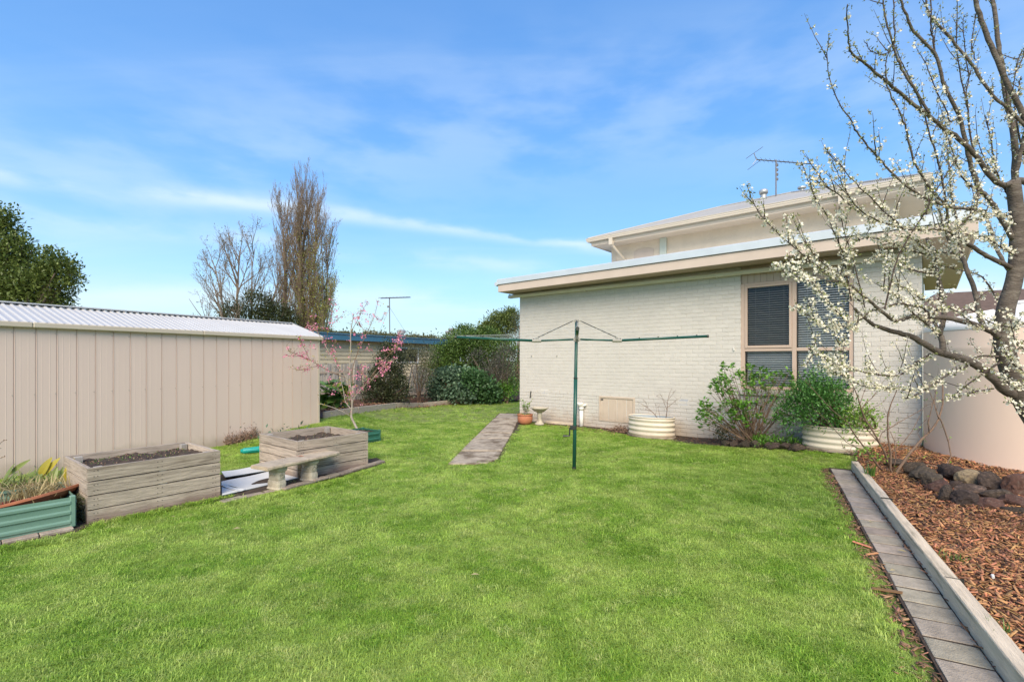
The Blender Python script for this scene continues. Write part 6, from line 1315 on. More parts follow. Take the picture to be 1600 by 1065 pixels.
for (px, py, k) in ((611, 565, 22), (600, 578, 14), (540, 530, 0), (485, 512, 16), (492, 540, 12), (478, 560, 14), (527, 541, 8), (516, 528, 14), (562, 585, 14), (558, 590, 16), (566, 574, 14), (560, 606, 12), (546, 625, 6), (604, 545, 18), (618, 532, 16), (628, 524, 6), (573, 500, 10), (570, 572, 12), (519, 614, 10), (527, 600, 5), (484, 575, 4), (475, 578, 8), (575, 605, 8)):
    PB += [at(px+random.gauss(0, 4), py+random.gauss(0, 2.5), KY+random.uniform(-.2, .2)) for _ in range(k)]
tmb.build('trunk', palestem, pk_t, smooth=True); tw.build('twigs', brownstem, pk_t); blossoms('blossom', PB, .017, pink_m, pk_t, ko)
C = np.array([tuple(p) for p in LB]); n = len(C); leaves('leaves', C, rdir(n)+[0, 0, .3], rdir(n), rng.uniform(.025, .05, n), rng.uniform(.01, .018, n), lf_yel, pk_t, origin=ko, kind='stuff')

# ------------------------------------------------------------------ neighbour's outbuilding, fence, flues
na = Vector((-3.8, 23, 0)); nd_ = Vector((-0.503, -0.864, 0)).normalized(); NA = math.atan2(nd_.y, nd_.x); nn = Vector((-nd_.y, nd_.x, 0))
nb_ = thing('neighbour_outbuilding', 'low cream weatherboard outbuilding with a blue fascia beyond the fence', 'outbuilding', na, NA)
sg = -1 if Vector((-math.sin(NA), math.cos(NA), 0)).y < 0 else 1      # inward is away from the camera, in local y
inn = Vector((-math.sin(NA), math.cos(NA), 0)); cam_side = -1 if (inn.dot(Vector((0, 0, 0))-na) < 0) else 1
IN = -cam_side     # local y direction that points into the building
def yb(a, b_): return (min(a*IN, b_*IN), max(a*IN, b_*IN))
NL = 9.0
MB().box(-1.2, NL, *yb(0.04, 4.0), -0.2, 2.38).build('wall', weather_m, nb_)
wb_me = None
wx0, wx1, wz0, wz1 = 1.05, 2.35, 1.55, 2.12
for k in range(15):
    z = 0.3+0.15*k
    if z > 2.3: break
    for (a, c) in (((-1.2, NL),) if not (wz0-0.1 < z < wz1) else ((-1.2, wx0-0.06), (wx1+0.06, NL))):
        m = MB(); y0, y1 = -0.012*IN, 0.036*IN; m.add([(a, y0, z), (c, y0, z), (c, 0.02*IN, z+0.155), (a, 0.02*IN, z+0.155), (a, y1, z), (c, y1, z), (c, y1, z+.155), (a, y1, z+.155)], [(0, 1, 2, 3), (7, 6, 5, 4), (0, 4, 5, 1), (3, 2, 6, 7)]); m.build('weatherboard', weather_m, nb_)
wn = MB(); wn.box(wx0-0.07, wx0, *yb(-0.03, 0.05), wz0-0.07, wz1+0.07); wn.box(wx1, wx1+0.07, *yb(-0.03, 0.05), wz0-0.07, wz1+0.07); wn.box(wx0, wx1, *yb(-0.03, 0.05), wz1, wz1+0.07); wn.box(wx0, wx1, *yb(-0.03, 0.05), wz0-0.07, wz0)
win2 = wn.build('window', mat('white_trim', (0.7, 0.68, 0.62), .5, .05), nb_); MB().box(wx0, wx1, *yb(0.032, 0.038), wz0, wz1).build('pane', dark_m, win2)
MB().box(-1.5, NL, *yb(-0.35, -0.31), 2.36, 2.56).build('fascia', blue_m, nb_); MB().box(-1.5, NL, *yb(-0.31, 0.04), 2.37, 2.39).build('soffit', weather_m, nb_)
MB().box(-1.52, NL, *yb(-0.37, 4.2), 2.561, 2.60).build('roof', roof_m, nb_); 
for k in range(3): MB().tube([(-1.5, (-0.36)*IN, 2.59), (NL, (-0.36)*IN, 2.59)], 0.025, 6).build('gutter', blue_m, nb_) if k == 0 else None
rd = thing('roof_litter', 'leaf litter and moss piled along the roof edge of the outbuilding', 'leaf litter', na+Vector((0, 0, 2.6))); n = 5000; X = rng.uniform(-1.3, 8.0, n); hgt = (np.sin(X*2.3)+np.sin(X*5.1+1)+1.2).clip(0.05)/3*.22
Yl = rng.uniform(-.25, .35, n)*IN; C = np.stack([X*math.cos(NA)-Yl*math.sin(NA), X*math.sin(NA)+Yl*math.cos(NA), rng.random(n)*hgt], 1); leaves('leaf_litter', C, rdir(n)+[0, 0, .6], rdir(n), rng.uniform(.05, .13, n), rng.uniform(.02, .05, n), lf_olive, rd)
# aerial on the outbuilding
ac = at(609, 523, 21.5); ac.z = 2.6; ae2 = thing('television_aerial', 'thin television aerial with guy wires above the blue edged outbuilding', 'aerial', ac); tp = at(608.5, 465, 21.5)-ac
MB().tube([(0, 0, -.1), tp], 0.022, 6).build('mast', aerial_m, ae2)
boom = MB(); a, b_ = at(594.5, 466, 21.3)-ac, at(641.5, 464.5, 21.8)-ac; boom.tube([a, b_], .018, 6); boom.build('boom', aerial_m, ae2)
for k in range(9):
    q = a.lerp(b_, (k+.3)/9); l = .28-.012*k; MB().tube([q-Vector((.05, l, .0)), q+Vector((.05, l, .05))], .007, 4).build('element', aerial_m, ae2)
gw_ = MB(); gw_.tube([Vector((0, 0, 1.35)), at(590, 525, 21.0)-ac], .005, 3); gw_.tube([Vector((0, 0, 1.35)), at(637, 524, 22.5)-ac], .005, 3); gw_.build('guy_wire', aerial_m, ae2)
q = at(607, 479, 21.5)-ac; MB().box(q.x-.05, q.x+.05, -.04, .04, q.z-.04, q.z+.04).build('amplifier', aerial_m, ae2)
for (px, y0, y1, w_, lab) in ((699, 518, 530, .08, 'shorter grey roof flue above the hedge'), (706, 514, 530, .13, 'taller grey roof flue with a cowl above the hedge'), (627, 517, 526, .13, 'small grey roof vent behind the outbuilding aerial')):
    Yf = 30 if px > 650 else 24; c = at(px, y1, Yf); c.z = 1.5; f_ = thing('roof_flue', lab, 'flue', c); tpz = at(px, y0, Yf).z-c.z; MB().tube([(0, 0, -1.5), (0, 0, tpz)], w_, 10).build('pipe', galv, f_); m = MB(); m.lathe([(w_*1.5, tpz-.12), (w_*1.8, tpz), (w_*1.2, tpz+.06), (0, tpz+.07)], 12); m.build('cowl', galv, f_)
# paling fence, leaning
fa, fb2 = Vector((-6.9, 14.6, 0)), Vector((-1.2, 22.3, 0)); fd = (fb2-fa); FL = fd.length; fd.normalize(); fence = thing('paling_fence', 'old grey timber paling fence leaning behind the back garden bed', 'fence', fa, math.atan2(fd.y, fd.x))
pal = []
for k in range(3): o = MB().box(-0.047, 0.047, -0.008, 0.008, -0.1, 1.27).build('paling', timber_v, fence, bevel=0.002); pal.append(o.data); bpy.data.objects.remove(o)
x = 0.05; k = 0
while x < FL:
    if 4.55 < x < 4.75: x += .1; continue
    lean = 0.0 if x < 3.6 else (-0.20 if x < 4.6 else (0.12 if x < 6.0 else 0.0)); o = bpy.data.objects.new('paling', pal[k % 3]); COL.objects.link(o); o.parent = fence
    g_ = fa+fd*x; o.location = (x+random.uniform(-.006, .006), random.uniform(-.01, .01)+(0.06 if k % 9 == 0 else 0), gzf(g_.x, g_.y)-(.05 if x > 3.6 else 0)+random.uniform(-.03, .03)); o.rotation_euler = (random.uniform(-.03, .03)+(.16 if x > 3.6 else 0.03), lean+random.uniform(-.012, .012), random.uniform(-.03, .03)); x += .102; k += 1
for z in (0.3, 0.95):
    MB().box(0, 3.6, -0.06, -0.018, gzf(fa.x, fa.y)+z, gzf(fa.x, fa.y)+z+0.07).build('rail', timber, fence)
    o = MB().box(0, FL-3.6, -0.06, -0.018, z, z+0.07).build('rail', timber, fence); o.location = (3.6, -.12 if z > 1 else -.02, -.03)
for x in (0.1, 2.4, 4.66, 7.0): 
    o = MB().box(-0.05, 0.05, -0.11, -0.02, -0.1, 1.4).build('post', timber_v, fence); o.location = (x, 0, gzf(*(fa+fd*x).xy)); o.rotation_euler = (.1, -.25 if x == 4.66 else 0, 0)

# ------------------------------------------------------------------ back bed shrubs
def gb(px, py): p = gp(px, py); p.z = gzf(p.x, p.y); return p
bq = gb(604, 640); bush('dark_shrub', 'dense dark olive leaved shrub in the middle of the back bed', 'shrub', bq, blobs_px([(603, 600, 15.6, .62, .5, .62, 4), (610, 568, 15.6, .45, .4, .45, 2.2), (588, 615, 15.4, .42, .4, .42, 2), (622, 612, 15.5, .35, .35, .45, 1.6), (606, 548, 15.7, .22, .22, .26, .7)]), 1500, 7, .075, lf_dark, .15, .3, 26, None, .5, stem_r=.03)
bq = gb(654, 632); bush('olive_shrub', 'straggly olive brown shrub hanging over the leaning fence', 'shrub', bq, blobs_px([(650, 562, 17.2, .45, .35, .35, 2), (663, 588, 17.0, .28, .28, .45, 1.4), (640, 545+8, 17.3, .25, .25, .2, .6), (672, 560, 17.4, .3, .3, .4, 1)]), 560, 6, .07, lf_olive, .2, .2, 5, None, .35, stem_r=.025)
bq = gb(522, 652); 
# bear's breeches like clump: big lobed leaves, each a part
ac_ = thing('large_leaved_plant', 'clump of large glossy green leaves beside the shed corner', 'plant', bq); lm = []
for j in range(4):
    v = []; f = []; l = 0.42; n = 7
    for i in range(n+1): u = i/n; ww = .15*math.sin(math.pi*min(1, u*.9+.06))*(1 if i % 2 else .72)*.5*2; z = -.35*l*u*u; v += [(-ww, l*u, z-.04*ww*5), (0, l*u, z), (ww, l*u, z-.04*ww*5)]
    for i in range(n): f += [(3*i, 3*i+1, 3*i+4, 3*i+3), (3*i+1, 3*i+2, 3*i+5, 3*i+4)]
    me = bpy.data.meshes.new('leaf'); me.from_pydata(v, [], f); me.materials.append(lf_acan if j else lf_fresh); a_ = me.attributes.new('tone', 'FLOAT', 'POINT'); a_.data.foreach_set('value', [(.1, .45, .7, .9)[j] for _ in v]); lm.append(me)
for k in range(110):
    px, py = random.choice([(random.gauss(520, 11), random.uniform(600, 645)), (random.gauss(530, 9), random.uniform(592, 625)), (random.gauss(512, 8), random.uniform(615, 650))]); o = bpy.data.objects.new('leaf', lm[random.randint(0, 3)]); COL.objects.link(o); o.parent = ac_
    o.location = at(px, py, 13.6+random.uniform(-.35, .4))-ac_.location; s_ = random.uniform(.6, 1.15); o.scale = (s_, s_, s_); o.rotation_euler = (random.uniform(-.5, .9), random.uniform(-.4, .4), random.uniform(1.8, 4.5) if random.random() < .7 else random.uniform(0, 6))
mb = MB()
for k in range(20): q = Vector((random.gauss(0, .12), random.gauss(0, .1), 0)); mb.tube([q, q+Vector((random.gauss(0, .15), random.gauss(0, .1), .45)), q+Vector((random.gauss(0, .25), random.gauss(0, .2), .8))], [.012, .01, .005], 5)
mb.build('stems', lf_acan, ac_)
cr = straps('creeping_plant', 'grey green leafy plant at the shed corner behind the further timber box', 'plant', Vector((*loc2(B2, BD2, .9, 1.9).xy, .08)), 5, .12, lf_blue, .5, .02)
q = cr.location; n = 320; C = np.stack([rng.normal(0, .28, n), rng.normal(0, .16, n), np.abs(rng.normal(.12, .12, n))], 1); leaves('crown', C, rdir(n)+[0, 0, .3], rdir(n)*.5+[0, 0, 1], rng.uniform(.05, .10, n), rng.uniform(.03, .06, n), lf_blue, cr)
bq = gb(735, 633); bq.y = 19.8; bq.x = -1.6; bush('hedge', 'tall rounded green hedge at the back of the garden', 'hedge', bq, blobs_px([(725, 568, 19.9, 1.05, .9, .95, 5), (700, 585, 19.7, .7, .6, .7, 2.5), (760, 570, 20.2, .9, .8, .85, 3), (690, 560, 20.0, .45, .5, .5, 1.3), (735, 538, 20.2, .75, .7, .45, 2.5), (712, 548, 20, .5, .5, .4, 1.4), (795, 575, 20.6, .6, .6, 1.1, 2), (678, 592, 19.6, .35, .4, .6, 1), (758, 530, 20.6, .7, .6, .4, 1.4)]), 5200, 6, .085, lf_hedge, .22, .35, 24, None, .6, stem_r=.04)
bq = gb(778, 628); bq.y = 18.6; bq.x = -.55; bush('grey_shrub', 'grey brown twiggy shrub in front of the hedge beside the house corner', 'shrub', bq, blobs_px([(778, 585, 18.5, .55, .45, .50, 3), (790, 560, 18.7, .45, .4, .45, 2), (762, 592, 18.4, .35, .35, .35, 1.6), (748, 560, 18.9, .4, .35, .3, 1), (797, 595, 18.6, .35, .3, .4, 1)]), 1500, 6, .055, lf_grey, .2, .2, 34, farbark2, .4, stem_r=.03)
bq = gb(718, 631); bush('blue_green_plant', 'mound of blue green lobed leaves at the edge of the back lawn', 'plant', bq, blobs_px([(697, 604, 17.9, .5, .5, .48, 3), (712, 592, 18.0, .4, .4, .36, 1.4), (684, 614, 18.0, .28, .3, .32, 1), (720, 616, 17.6, .5, .4, .3, 1.6), (690, 588, 18.1, .2, .2, .2, .5)]), 640, 6, .13, lf_blue, .20, .25, 10, None, .75, flat=.9)
bq = gb(752, 630); bush('dark_green_plant', 'dark green leafy mound right of the blue green plant on the back lawn edge', 'plant', bq, blobs_px([(740, 602, 17.8, .5, .45, .50, 3), (758, 610, 17.8, .42, .4, .38, 2), (728, 592, 18.0, .25, .25, .25, .7), (768, 618, 17.9, .25, .3, .22, .8)]), 640, 6, .12, lf_acan2, .20, .25, 10, None, .7, flat=.9)
bq = gb(790, 627); bq.y = 18.3; bush('small_green_shrub', 'low fresh green shrub between the blue green plant and the house corner', 'shrub', bq, blobs_px([(786, 612, 18.4, .42, .3, .30, 2), (800, 606, 18.6, .3, .3, .35, 1), (772, 618, 18.2, .25, .2, .16, .7)]), 420, 6, .08, lf_hydr, .15, .4, 8, None, .6)
bq = Vector((-1.1, 27, 0)); bush('garden_tree', 'rounded grey green tree standing above the hedge near the house corner', 'tree', bq, blobs_px([(783, 510, 27, .85, .8, .65, 3), (768, 522, 27, .6, .6, .5, 2), (797, 497, 27, .35, .4, .4, 1), (775, 545, 27.3, 1.1, 1, .8, 2), (755, 518, 27, .3, .3, .35, .6)]), 2200, 7, .13, lf_ev, .3, .3, 18, farbark2, .4, stem_r=.06)
bq = Vector((-2.9, 24.4, 0)); bush('fresh_green_bush', 'bright yellow green bush top showing above the hedge', 'bush', bq, blobs_px([(727, 522, 24.5, .6, .6, .35, 1.4), (703, 540, 24.2, .6, .6, .5, 1.2)]), 520, 6, .10, lf_hedge, .25, .4, 8, None, .6, stem_r=.05)
bq = Vector((.25, 25, 0)); bush('garden_tree', 'small grey brown tree crown just left of the house corner', 'tree', bq, blobs_px([(808, 497, 25, .25, .3, .28, 1), (806, 520, 25, .25, .3, .5, 1)]), 160, 6, .09, lf_olive, .2, .3, 6, None, .4, stem_r=.04)
n = 900; C = []
for _ in range(n):
    px = random.uniform(500, 720); t_ = (px-507)/(716-507); py = 659-28*t_-abs(random.gauss(0, 6)); p = gp(px, py); C.append((p.x, p.y, gzf(p.x, p.y)+.035+random.random()*.03))
litter_bed = np.array(C)
# ------------------------------------------------------------------ trees far behind
bq = Vector((-16.5, 15.2, 0)); bush('evergreen_tree', 'dark green broadleaf tree rising behind the shed at the left edge', 'tree', bq, blobs_px([(8, 435, 15, 1.05, 1.1, .85, 4), (-25, 390, 15, .95, 1, 1.05, 3), (2, 362, 15, .32, .4, .45, .8), (60, 452, 14.8, .8, .8, .5, 2), (90, 430, 14.8, .45, .4, .4, .8), (-10, 480, 15, 1.5, 1.2, 1.2, 3), (50, 490, 14.9, 1.1, 1, .8, 1.6), (105, 418, 14.8, .16, .2, .16, .3), (28, 392, 14.9, .35, .4, .35, .8), (8, 338, 15, .12, .15, .22, .2), (78, 405, 14.8, .2, .2, .2, .4), (112, 440, 14.8, .14, .2, .12, .2)]), 3300, 7, .12, lf_ev, .26, .3, 40, farbark2, .5, stem_r=.09)
def grow(mb, p, d, L_, r0, lev, prm, tips):
    nseg = prm['seg'][lev]; pts = [p]; dd = d.copy()
    for i in range(nseg): dd = (dd+Vector((random.gauss(0, 1), random.gauss(0, 1), random.gauss(0, 1)))*prm['wob'][lev]+Vector((0, 0, prm['up'][lev]))).normalized(); pts.append(pts[-1]+dd*L_/nseg)
    mb.tube(pts, [max(r0*(1-.85*i/nseg), .006) for i in range(nseg+1)], prm['sides'][lev], False); tips.append(pts)
    if lev+1 < len(prm['n']):
        for k in range(prm['n'][lev+1]):
            u = random.uniform(*prm['range'][lev+1]); i = min(int(u*nseg), nseg-1); q = pts[i].lerp(pts[i+1], u*nseg-i); a = random.uniform(0, 6.283); ang = random.uniform(*prm['ang'][lev+1]); dv = (pts[i+1]-pts[i]).normalized()
            s_ = dv.orthogonal().normalized(); s_.rotate(Matrix.Rotation(a, 3, dv)); nd2 = dv*math.cos(ang)+s_*math.sin(ang); grow(mb, q, nd2, L_*random.uniform(*prm['len'][lev+1])*(1-.45*u), r0*prm['rr'][lev+1]*(1-.5*u), lev+1, prm, tips)
def far_tree(name, label, base, stems, prm, bark, leafmat=None, nleaf=0, lsize=.1, leaf_zone=None, group=None):
    t = thing(name, label, 'tree', base, group=group); mb = MB(); tips = []
    for (dx, dy, dirx, diry, Lh, r0) in stems: grow(mb, Vector((dx, dy, 0)), Vector((dirx, diry, 1)).normalized(), Lh, r0, 0, prm, tips)
    mb.build('trunk', bark, t)
    if nleaf:
        pts = [p for tp_ in tips if len(tp_) for p in tp_[1:]]
        if leaf_zone: pts = [p for p in pts if leaf_zone(p)]
        C = np.array([tuple(random.choice(pts)) for _ in range(nleaf)])+rng.normal(0, .15, (nleaf, 3)); leaves('crown', C, rdir(nleaf)+[0, 0, .4], rdir(nleaf), rng.uniform(.6, 1.3, nleaf)*lsize, rng.uniform(.6, 1.3, nleaf)*lsize*.6, leafmat, t)
    return t
PYv = 38.0; sc = PYv/F; pbx = (474-CX)*sc
prm = dict(seg=[9, 8, 6, 4], wob=[.02, .05, .08, .1], up=[.03, .13, .16, .12], sides=[5, 4, 3, 3], n=[1, 26, 9, 4], range=[(0, 0), (.08, .97), (.12, .95), (.2, .95)], ang=[(0, 0), (.22, .55), (.2, .55), (.2, .6)], len=[(1, 1), (.26, .44), (.30, .5), (.35, .6)], rr=[1, .38, .45, .5])
st_ = [(-1.7, .2, -.01, 0, 12.6, .09), (-1.05, -.3, -.01, 0, 13.6, .10), (-.5, .3, 0, 0, 14.6, .10), (.1, -.4, 0, 0, 13.6, .11), (.65, .1, .02, 0, 14.0, .10), (1.6, -.2, .02, 0, 11.8, .09), (-1.35, 0, -.01, 0, 12.5, .13), (-.8, .5, -.005, 0, 14.2, .15), (-.2, 0, .005, 0, 14.8, .17), (.4, .6, .01, 0, 14.6, .15), (.9, 0, .025, 0, 13.4, .13), (1.25, .3, .035, 0, 11.5, .12)]
far_tree('poplar_tree', 'tall columnar poplar with bare brown upright branches beyond the shed', Vector((pbx, PYv, 0)), st_, prm, farbark, lf_pop, 9000, .12, lambda p: p.x > random.uniform(-1.8, .9) and p.z < random.uniform(2, 12.5))
prm2 = dict(seg=[7, 6, 5, 4], wob=[.06, .10, .14, .16], up=[.05, .12, .10, .06], sides=[5, 4, 3, 3], n=[1, 12, 8, 5], range=[(0, 0), (.25, .95), (.2, .95), (.2, .9)], ang=[(0, 0), (.3, .7), (.3, .8), (.3, .8)], len=[(1, 1), (.35, .55), (.35, .55), (.4, .6)], rr=[1, .5, .5, .55])
b2 = Vector(((392-CX)*PYv/F, PYv-1, 0)); far_tree('bare_tree', 'bare spreading tree just left of the tall poplar', b2, [(0, 0, -.05, 0, 11.0, .18), (.2, 0, .12, 0, 10.3, .14), (-.3, 0, -.22, 0, 9.6, .13), (.6, 0, .25, 0, 9.0, .12)], prm2, farbark2, lf_olive, 900, .12)
b3 = Vector(((352-CX)*34/F, 34, 0)); far_tree('bare_tree', 'thin sparse bare tree leaning left of the other bare tree', b3, [(1.2, 0, -.22, 0, 8.2, .11), (1.4, 0, -.45, 0, 6.8, .09)], dict(prm2, n=[1, 7, 5, 3]), farbark2, lf_olive, 120, .12)
bq = Vector(((395-CX)*36/F, 36.5, 0)); bush('round_tree', 'low rounded brownish tree at the foot of the bare trees', 'tree', bq, blobs_px([(362, 490, 36, .8, .8, .65, 1.3), (400, 480, 36, 1.3, 1, 1.0, 3), (425, 492, 36, 1.1, 1, .8, 2), (385, 500, 36, 1.8, 1, .9, 2), (440, 500, 36.5, 1.2, 1, .8, 2)]), 1100, 7, .17, lf_dark, .45, .2, 14, farbark2, .5, stem_r=.1)
for i, (px, Y, rx, rz, top_, lab) in enumerate(((640, 48, 7, 2.2, 528, 'far low dark tree beyond the outbuilding'), (560, 46, 5, 2.2, 527, 'far low tree behind the pink blossom'), (300, 60, 8, 3.0, 520, 'far low tree hidden behind the shed roof'))):
    c = at(px, top_, Y); c.z -= rz; bush('distant_tree', lab, 'tree', Vector((c.x, c.y, 0)), [(c, rx, 2.5, rz, 1)], 420, 7, .3, lf_dark, .7, .2, 6, farbark2, .5, stem_r=.1)

# ------------------------------------------------------------------ neighbour's brown roofed house to the right
nh = thing('neighbour_house', 'brown roofed neighbouring house beyond the water tank', 'house', (15.2, 14.5, 0), R(-28))
MB().box(-2.2, 6, 0.6, 7, -.2, 2.75).build('wall', brownwall_m, nh)
m = MB(); m.add([(-3.0, 0, 2.7), (7, 0, 2.7), (7, 3.8, 4.15), (-1.0, 3.8, 4.15), (-3.0, 7.6, 2.7), (7, 7.6, 2.7), (-3.0, 0, 2.62), (7, 0, 2.62), (-3.0, 7.6, 2.62), (7, 7.6, 2.62)], [(0, 1, 2, 3), (4, 3, 2, 5), (0, 3, 4), (6, 8, 9, 7)]); m.build('roof', browntile_m, nh)
MB().box(-3.02, 7.0, -0.04, 0.0, 2.58, 2.74).build('fascia', browntile_m, nh); o = MB().box(-3.04, -3.0, 0.001, 7.6, 2.58, 2.74).build('fascia', browntile_m, nh)

# ------------------------------------------------------------------ scattering with geometry nodes (lawn, bark chips)
def scatter(name, variants, pts, rots, scls, mats, **kw):
    """variants: list of (verts, faces, tone per vert). One object: the loose points carry instances of the pieces stored in the same mesh."""
    V = []; Fc = []; vid = []; isp = []; tone = []; off = 0
    for k, (v, f, tn) in enumerate(variants):
        V.append(np.asarray(v, np.float32)); Fc.append(np.asarray(f)+off); vid += [k]*len(v); isp += [0]*len(v); tone += list(tn); off += len(v)
    n = len(pts); nv = len(variants); V = np.concatenate(V+[np.asarray(pts, np.float32)]); vid += list(rng.integers(0, nv, n)); isp += [1]*n; tone += [0]*n
    rot = np.zeros((len(V), 3)); rot[off:] = rots; scl = np.ones(len(V)); scl[off:] = scls
    o = np_mesh(name, V, np.concatenate(Fc), mats, None, {'tone': ('FLOAT', tone), 'vid': ('INT', vid), 'isp': ('INT', isp), 'rot': ('FLOAT_VECTOR', rot), 'scl': ('FLOAT', scl)}, kind='stuff', **kw)
    ng = bpy.data.node_groups.new(name+'_scatter', 'GeometryNodeTree'); ng.interface.new_socket('Geometry', in_out='INPUT', socket_type='NodeSocketGeometry'); ng.interface.new_socket('Geometry', in_out='OUTPUT', socket_type='NodeSocketGeometry'); ng.is_modifier = True
    N = ng.nodes; L = ng.links; gi = N.new('NodeGroupInput'); go = N.new('NodeGroupOutput')
    def attr(nm, dt): a = N.new('GeometryNodeInputNamedAttribute'); a.data_type = dt; a.inputs[0].default_value = nm; return a.outputs[0]
    def eq(s_, val): c = N.new('FunctionNodeCompare'); c.data_type = 'INT'; c.operation = 'EQUAL'; L.new(s_, c.inputs[2]); c.inputs[3].default_value = val; return c.outputs[0]
    s1_ = N.new('GeometryNodeSeparateGeometry'); L.new(gi.outputs[0], s1_.inputs[0]); L.new(eq(attr('isp', 'INT'), 1), s1_.inputs[1])
    join = N.new('GeometryNodeJoinGeometry'); cur = s1_.outputs[1]
    for k in range(nv):
        s2_ = N.new('GeometryNodeSeparateGeometry'); L.new(s1_.outputs[1], s2_.inputs[0]); L.new(eq(attr('vid', 'INT'), k), s2_.inputs[1]); g2 = N.new('GeometryNodeGeometryToInstance'); L.new(s2_.outputs[0], g2.inputs[0]); L.new(g2.outputs[0], join.inputs[0])
    iop = N.new('GeometryNodeInstanceOnPoints'); L.new(s1_.outputs[0], iop.inputs['Points']); L.new(join.outputs[0], iop.inputs['Instance']); iop.inputs['Pick Instance'].default_value = True
    L.new(attr('vid', 'INT'), iop.inputs['Instance Index']); L.new(attr('rot', 'FLOAT_VECTOR'), iop.inputs['Rotation']); L.new(attr('scl', 'FLOAT'), iop.inputs['Scale']); L.new(iop.outputs[0], go.inputs[0])
    md = o.modifiers.new('scatter', 'NODES'); md.node_group = ng; return o
def inpoly(x, y, poly):
    r = np.zeros(len(x), bool); n = len(poly)
    for i in range(n):
        x0, y0 = poly[i]; x1, y1 = poly[(i+1) % n]
        c = ((y0 > y) != (y1 > y)) & (x < (x1-x0)*(y-y0)/(y1-y0+1e-12)+x0); r ^= c
    return r
def view_mask(x, y, mar=.06): u = x/np.maximum(y, .1); return (np.abs(u) < 1.06+mar+.3/np.maximum(y, .5)) & (y > 1.9)
def lawn_ok(x, y, soft=0.0):
    nz = 0.05*np.sin(x*9+y*4)+.04*np.sin(y*13-x*5); ok = np.ones(len(x), bool)
    dx, dy = x-HC.x, y-HC.y; s_ = dx*HD.x+dy*HD.y; p_ = dx*HN.x+dy*HN.y
    lim = np.interp(s_, [-2, -.3, .6, 1.6, 2.6, 3.2, 4.0, 5.0, 6.0, 7.0, 7.8, 8.1], [-1, .22, .25, .28, .26, .38, .66, .74, .78, .72, .85, 1.3]); ok &= ~((p_ < lim+nz*.5) & (s_ > -.35) & (p_ > -9))
    dx, dy = x-E0.x, y-E0.y; l_ = dx*ED.x+dy*ED.y; q_ = dx*EN.x+dy*EN.y
    gap = np.interp(l_, [-.6, -.2, 0, .4, 1.2, 2.5, 4, 6], [.0, .10, .16, .12, .14, .10, .12, .10])*1.0; ok &= ~((q_ > -PW-.02-gap*(1+.5*np.sin(l_*7))*.9+nz*.6) & (l_ > -.10)); ok &= ~((q_ > 0.0+nz) & (l_ > -3.5))
    ok &= ~inpoly(x, y, [(p[0]+.0, p[1]) for p in strip]) | (rng.random(len(x)) < .03)
    for B, D, Lx, Wy in ((B1, BD1, 1.19, 1.0), (B2, BD2, 1.10, 1.12), (bed2_o, (dg.x, dg.y), .66, .60), (gnear, (GD.x, GD.y), gl, .8)):
        a = (x-B.x)*D[0]+(y-B.y)*D[1]; b_ = -(x-B.x)*D[1]+(y-B.y)*D[0]; ok &= ~((a > -.03) & (a < Lx+.04) & (b_ > -.03) & (b_ < Wy+.03))
    a = (x-SA.x)*SD.x+(y-SA.y)*SD.y; b_ = (x-SA.x)*-SD.y+(y-SA.y)*SD.x; ok &= ~((a < 2.2) & (b_ > -.05))
    ok &= ~inpoly(x, y, BB); ok &= ~inpoly(x, y, PATH_POLY) ; return ok
# tufts
def tuft(seed, nbl, rad, h, wdt, lean=.55):
    r = random.Random(seed); V = []; Fc = []; T = []
    for k in range(nbl):
        a = r.uniform(0, 6.283); rr = rad*math.sqrt(r.random()); b0 = Vector((rr*math.cos(a), rr*math.sin(a), 0)); l = h*r.uniform(.45, 1.15); an = r.uniform(0, 6.283); ln = r.uniform(.1, 1)**1.0*lean*1.6; d = Vector((math.cos(an), math.sin(an), 0)); s_ = Vector((-d.y, d.x, 0)); w_ = wdt*r.uniform(.7, 1.3)*.5; t_ = r.random()
        p1 = b0+d*l*ln*.42+Vector((0, 0, l*.46)); p2 = b0+d*l*ln*1.05+Vector((0, 0, l*(.88-.50*ln))); i = len(V); V += [b0-s_*w_, b0+s_*w_, p1-s_*w_*.8, p1+s_*w_*.8, p2]; Fc += [(i, i+1, i+3, i+2)]; T += [t_*.5, t_*.5, t_*.85, t_*.85, t_]
        Fc += [(i+2, i+3, i+4, i+4)]
    return [tuple(v) for v in V], Fc, T
def tri_fix(variants):
    o = []
    for V, Fc, T in variants:
        F2 = []
        for f in Fc:
            if f[2] == f[3]: F2.append((f[0], f[1], f[2]))
            else: F2 += [(f[0], f[1], f[2]), (f[0], f[2], f[3])]
        o.append((V, F2, T))
    return o
def sample(n, x0, x1, y0, y1): return rng.uniform(x0, x1, n), rng.uniform(y0, y1, n)
X = []; Y = []; S = []
for (n, y0, y1, s0_) in ((26000, 1.9, 4.2, .92), (34000, 4.2, 7.5, 1.0), (42000, 7.5, 12.5, 1.12), (20000, 12.5, 24, 1.35)):
    xw = y1*1.12+.3; x, y = sample(int(n*1.3), -xw, xw, y0, y1); k = view_mask(x, y) & lawn_ok(x, y); X.append(x[k]); Y.append(y[k]); S.append(np.full(k.sum(), s0_))
X = np.concatenate(X); Y = np.concatenate(Y); S = np.concatenate(S)*rng.uniform(.75, 1.3, len(X)); print('tufts', len(X))
tall = (np.sin(X*2.1+1)*np.sin(Y*2.6)+np.sin(X*5.3)*np.sin(Y*4.7+2))*.12+1; S *= tall
variants = tri_fix([tuft(100+k, 52, .062, .034, .0033, .9) for k in range(5)]+[tuft(110+k, 30, .06, .044, .0036, 1.0) for k in range(2)])
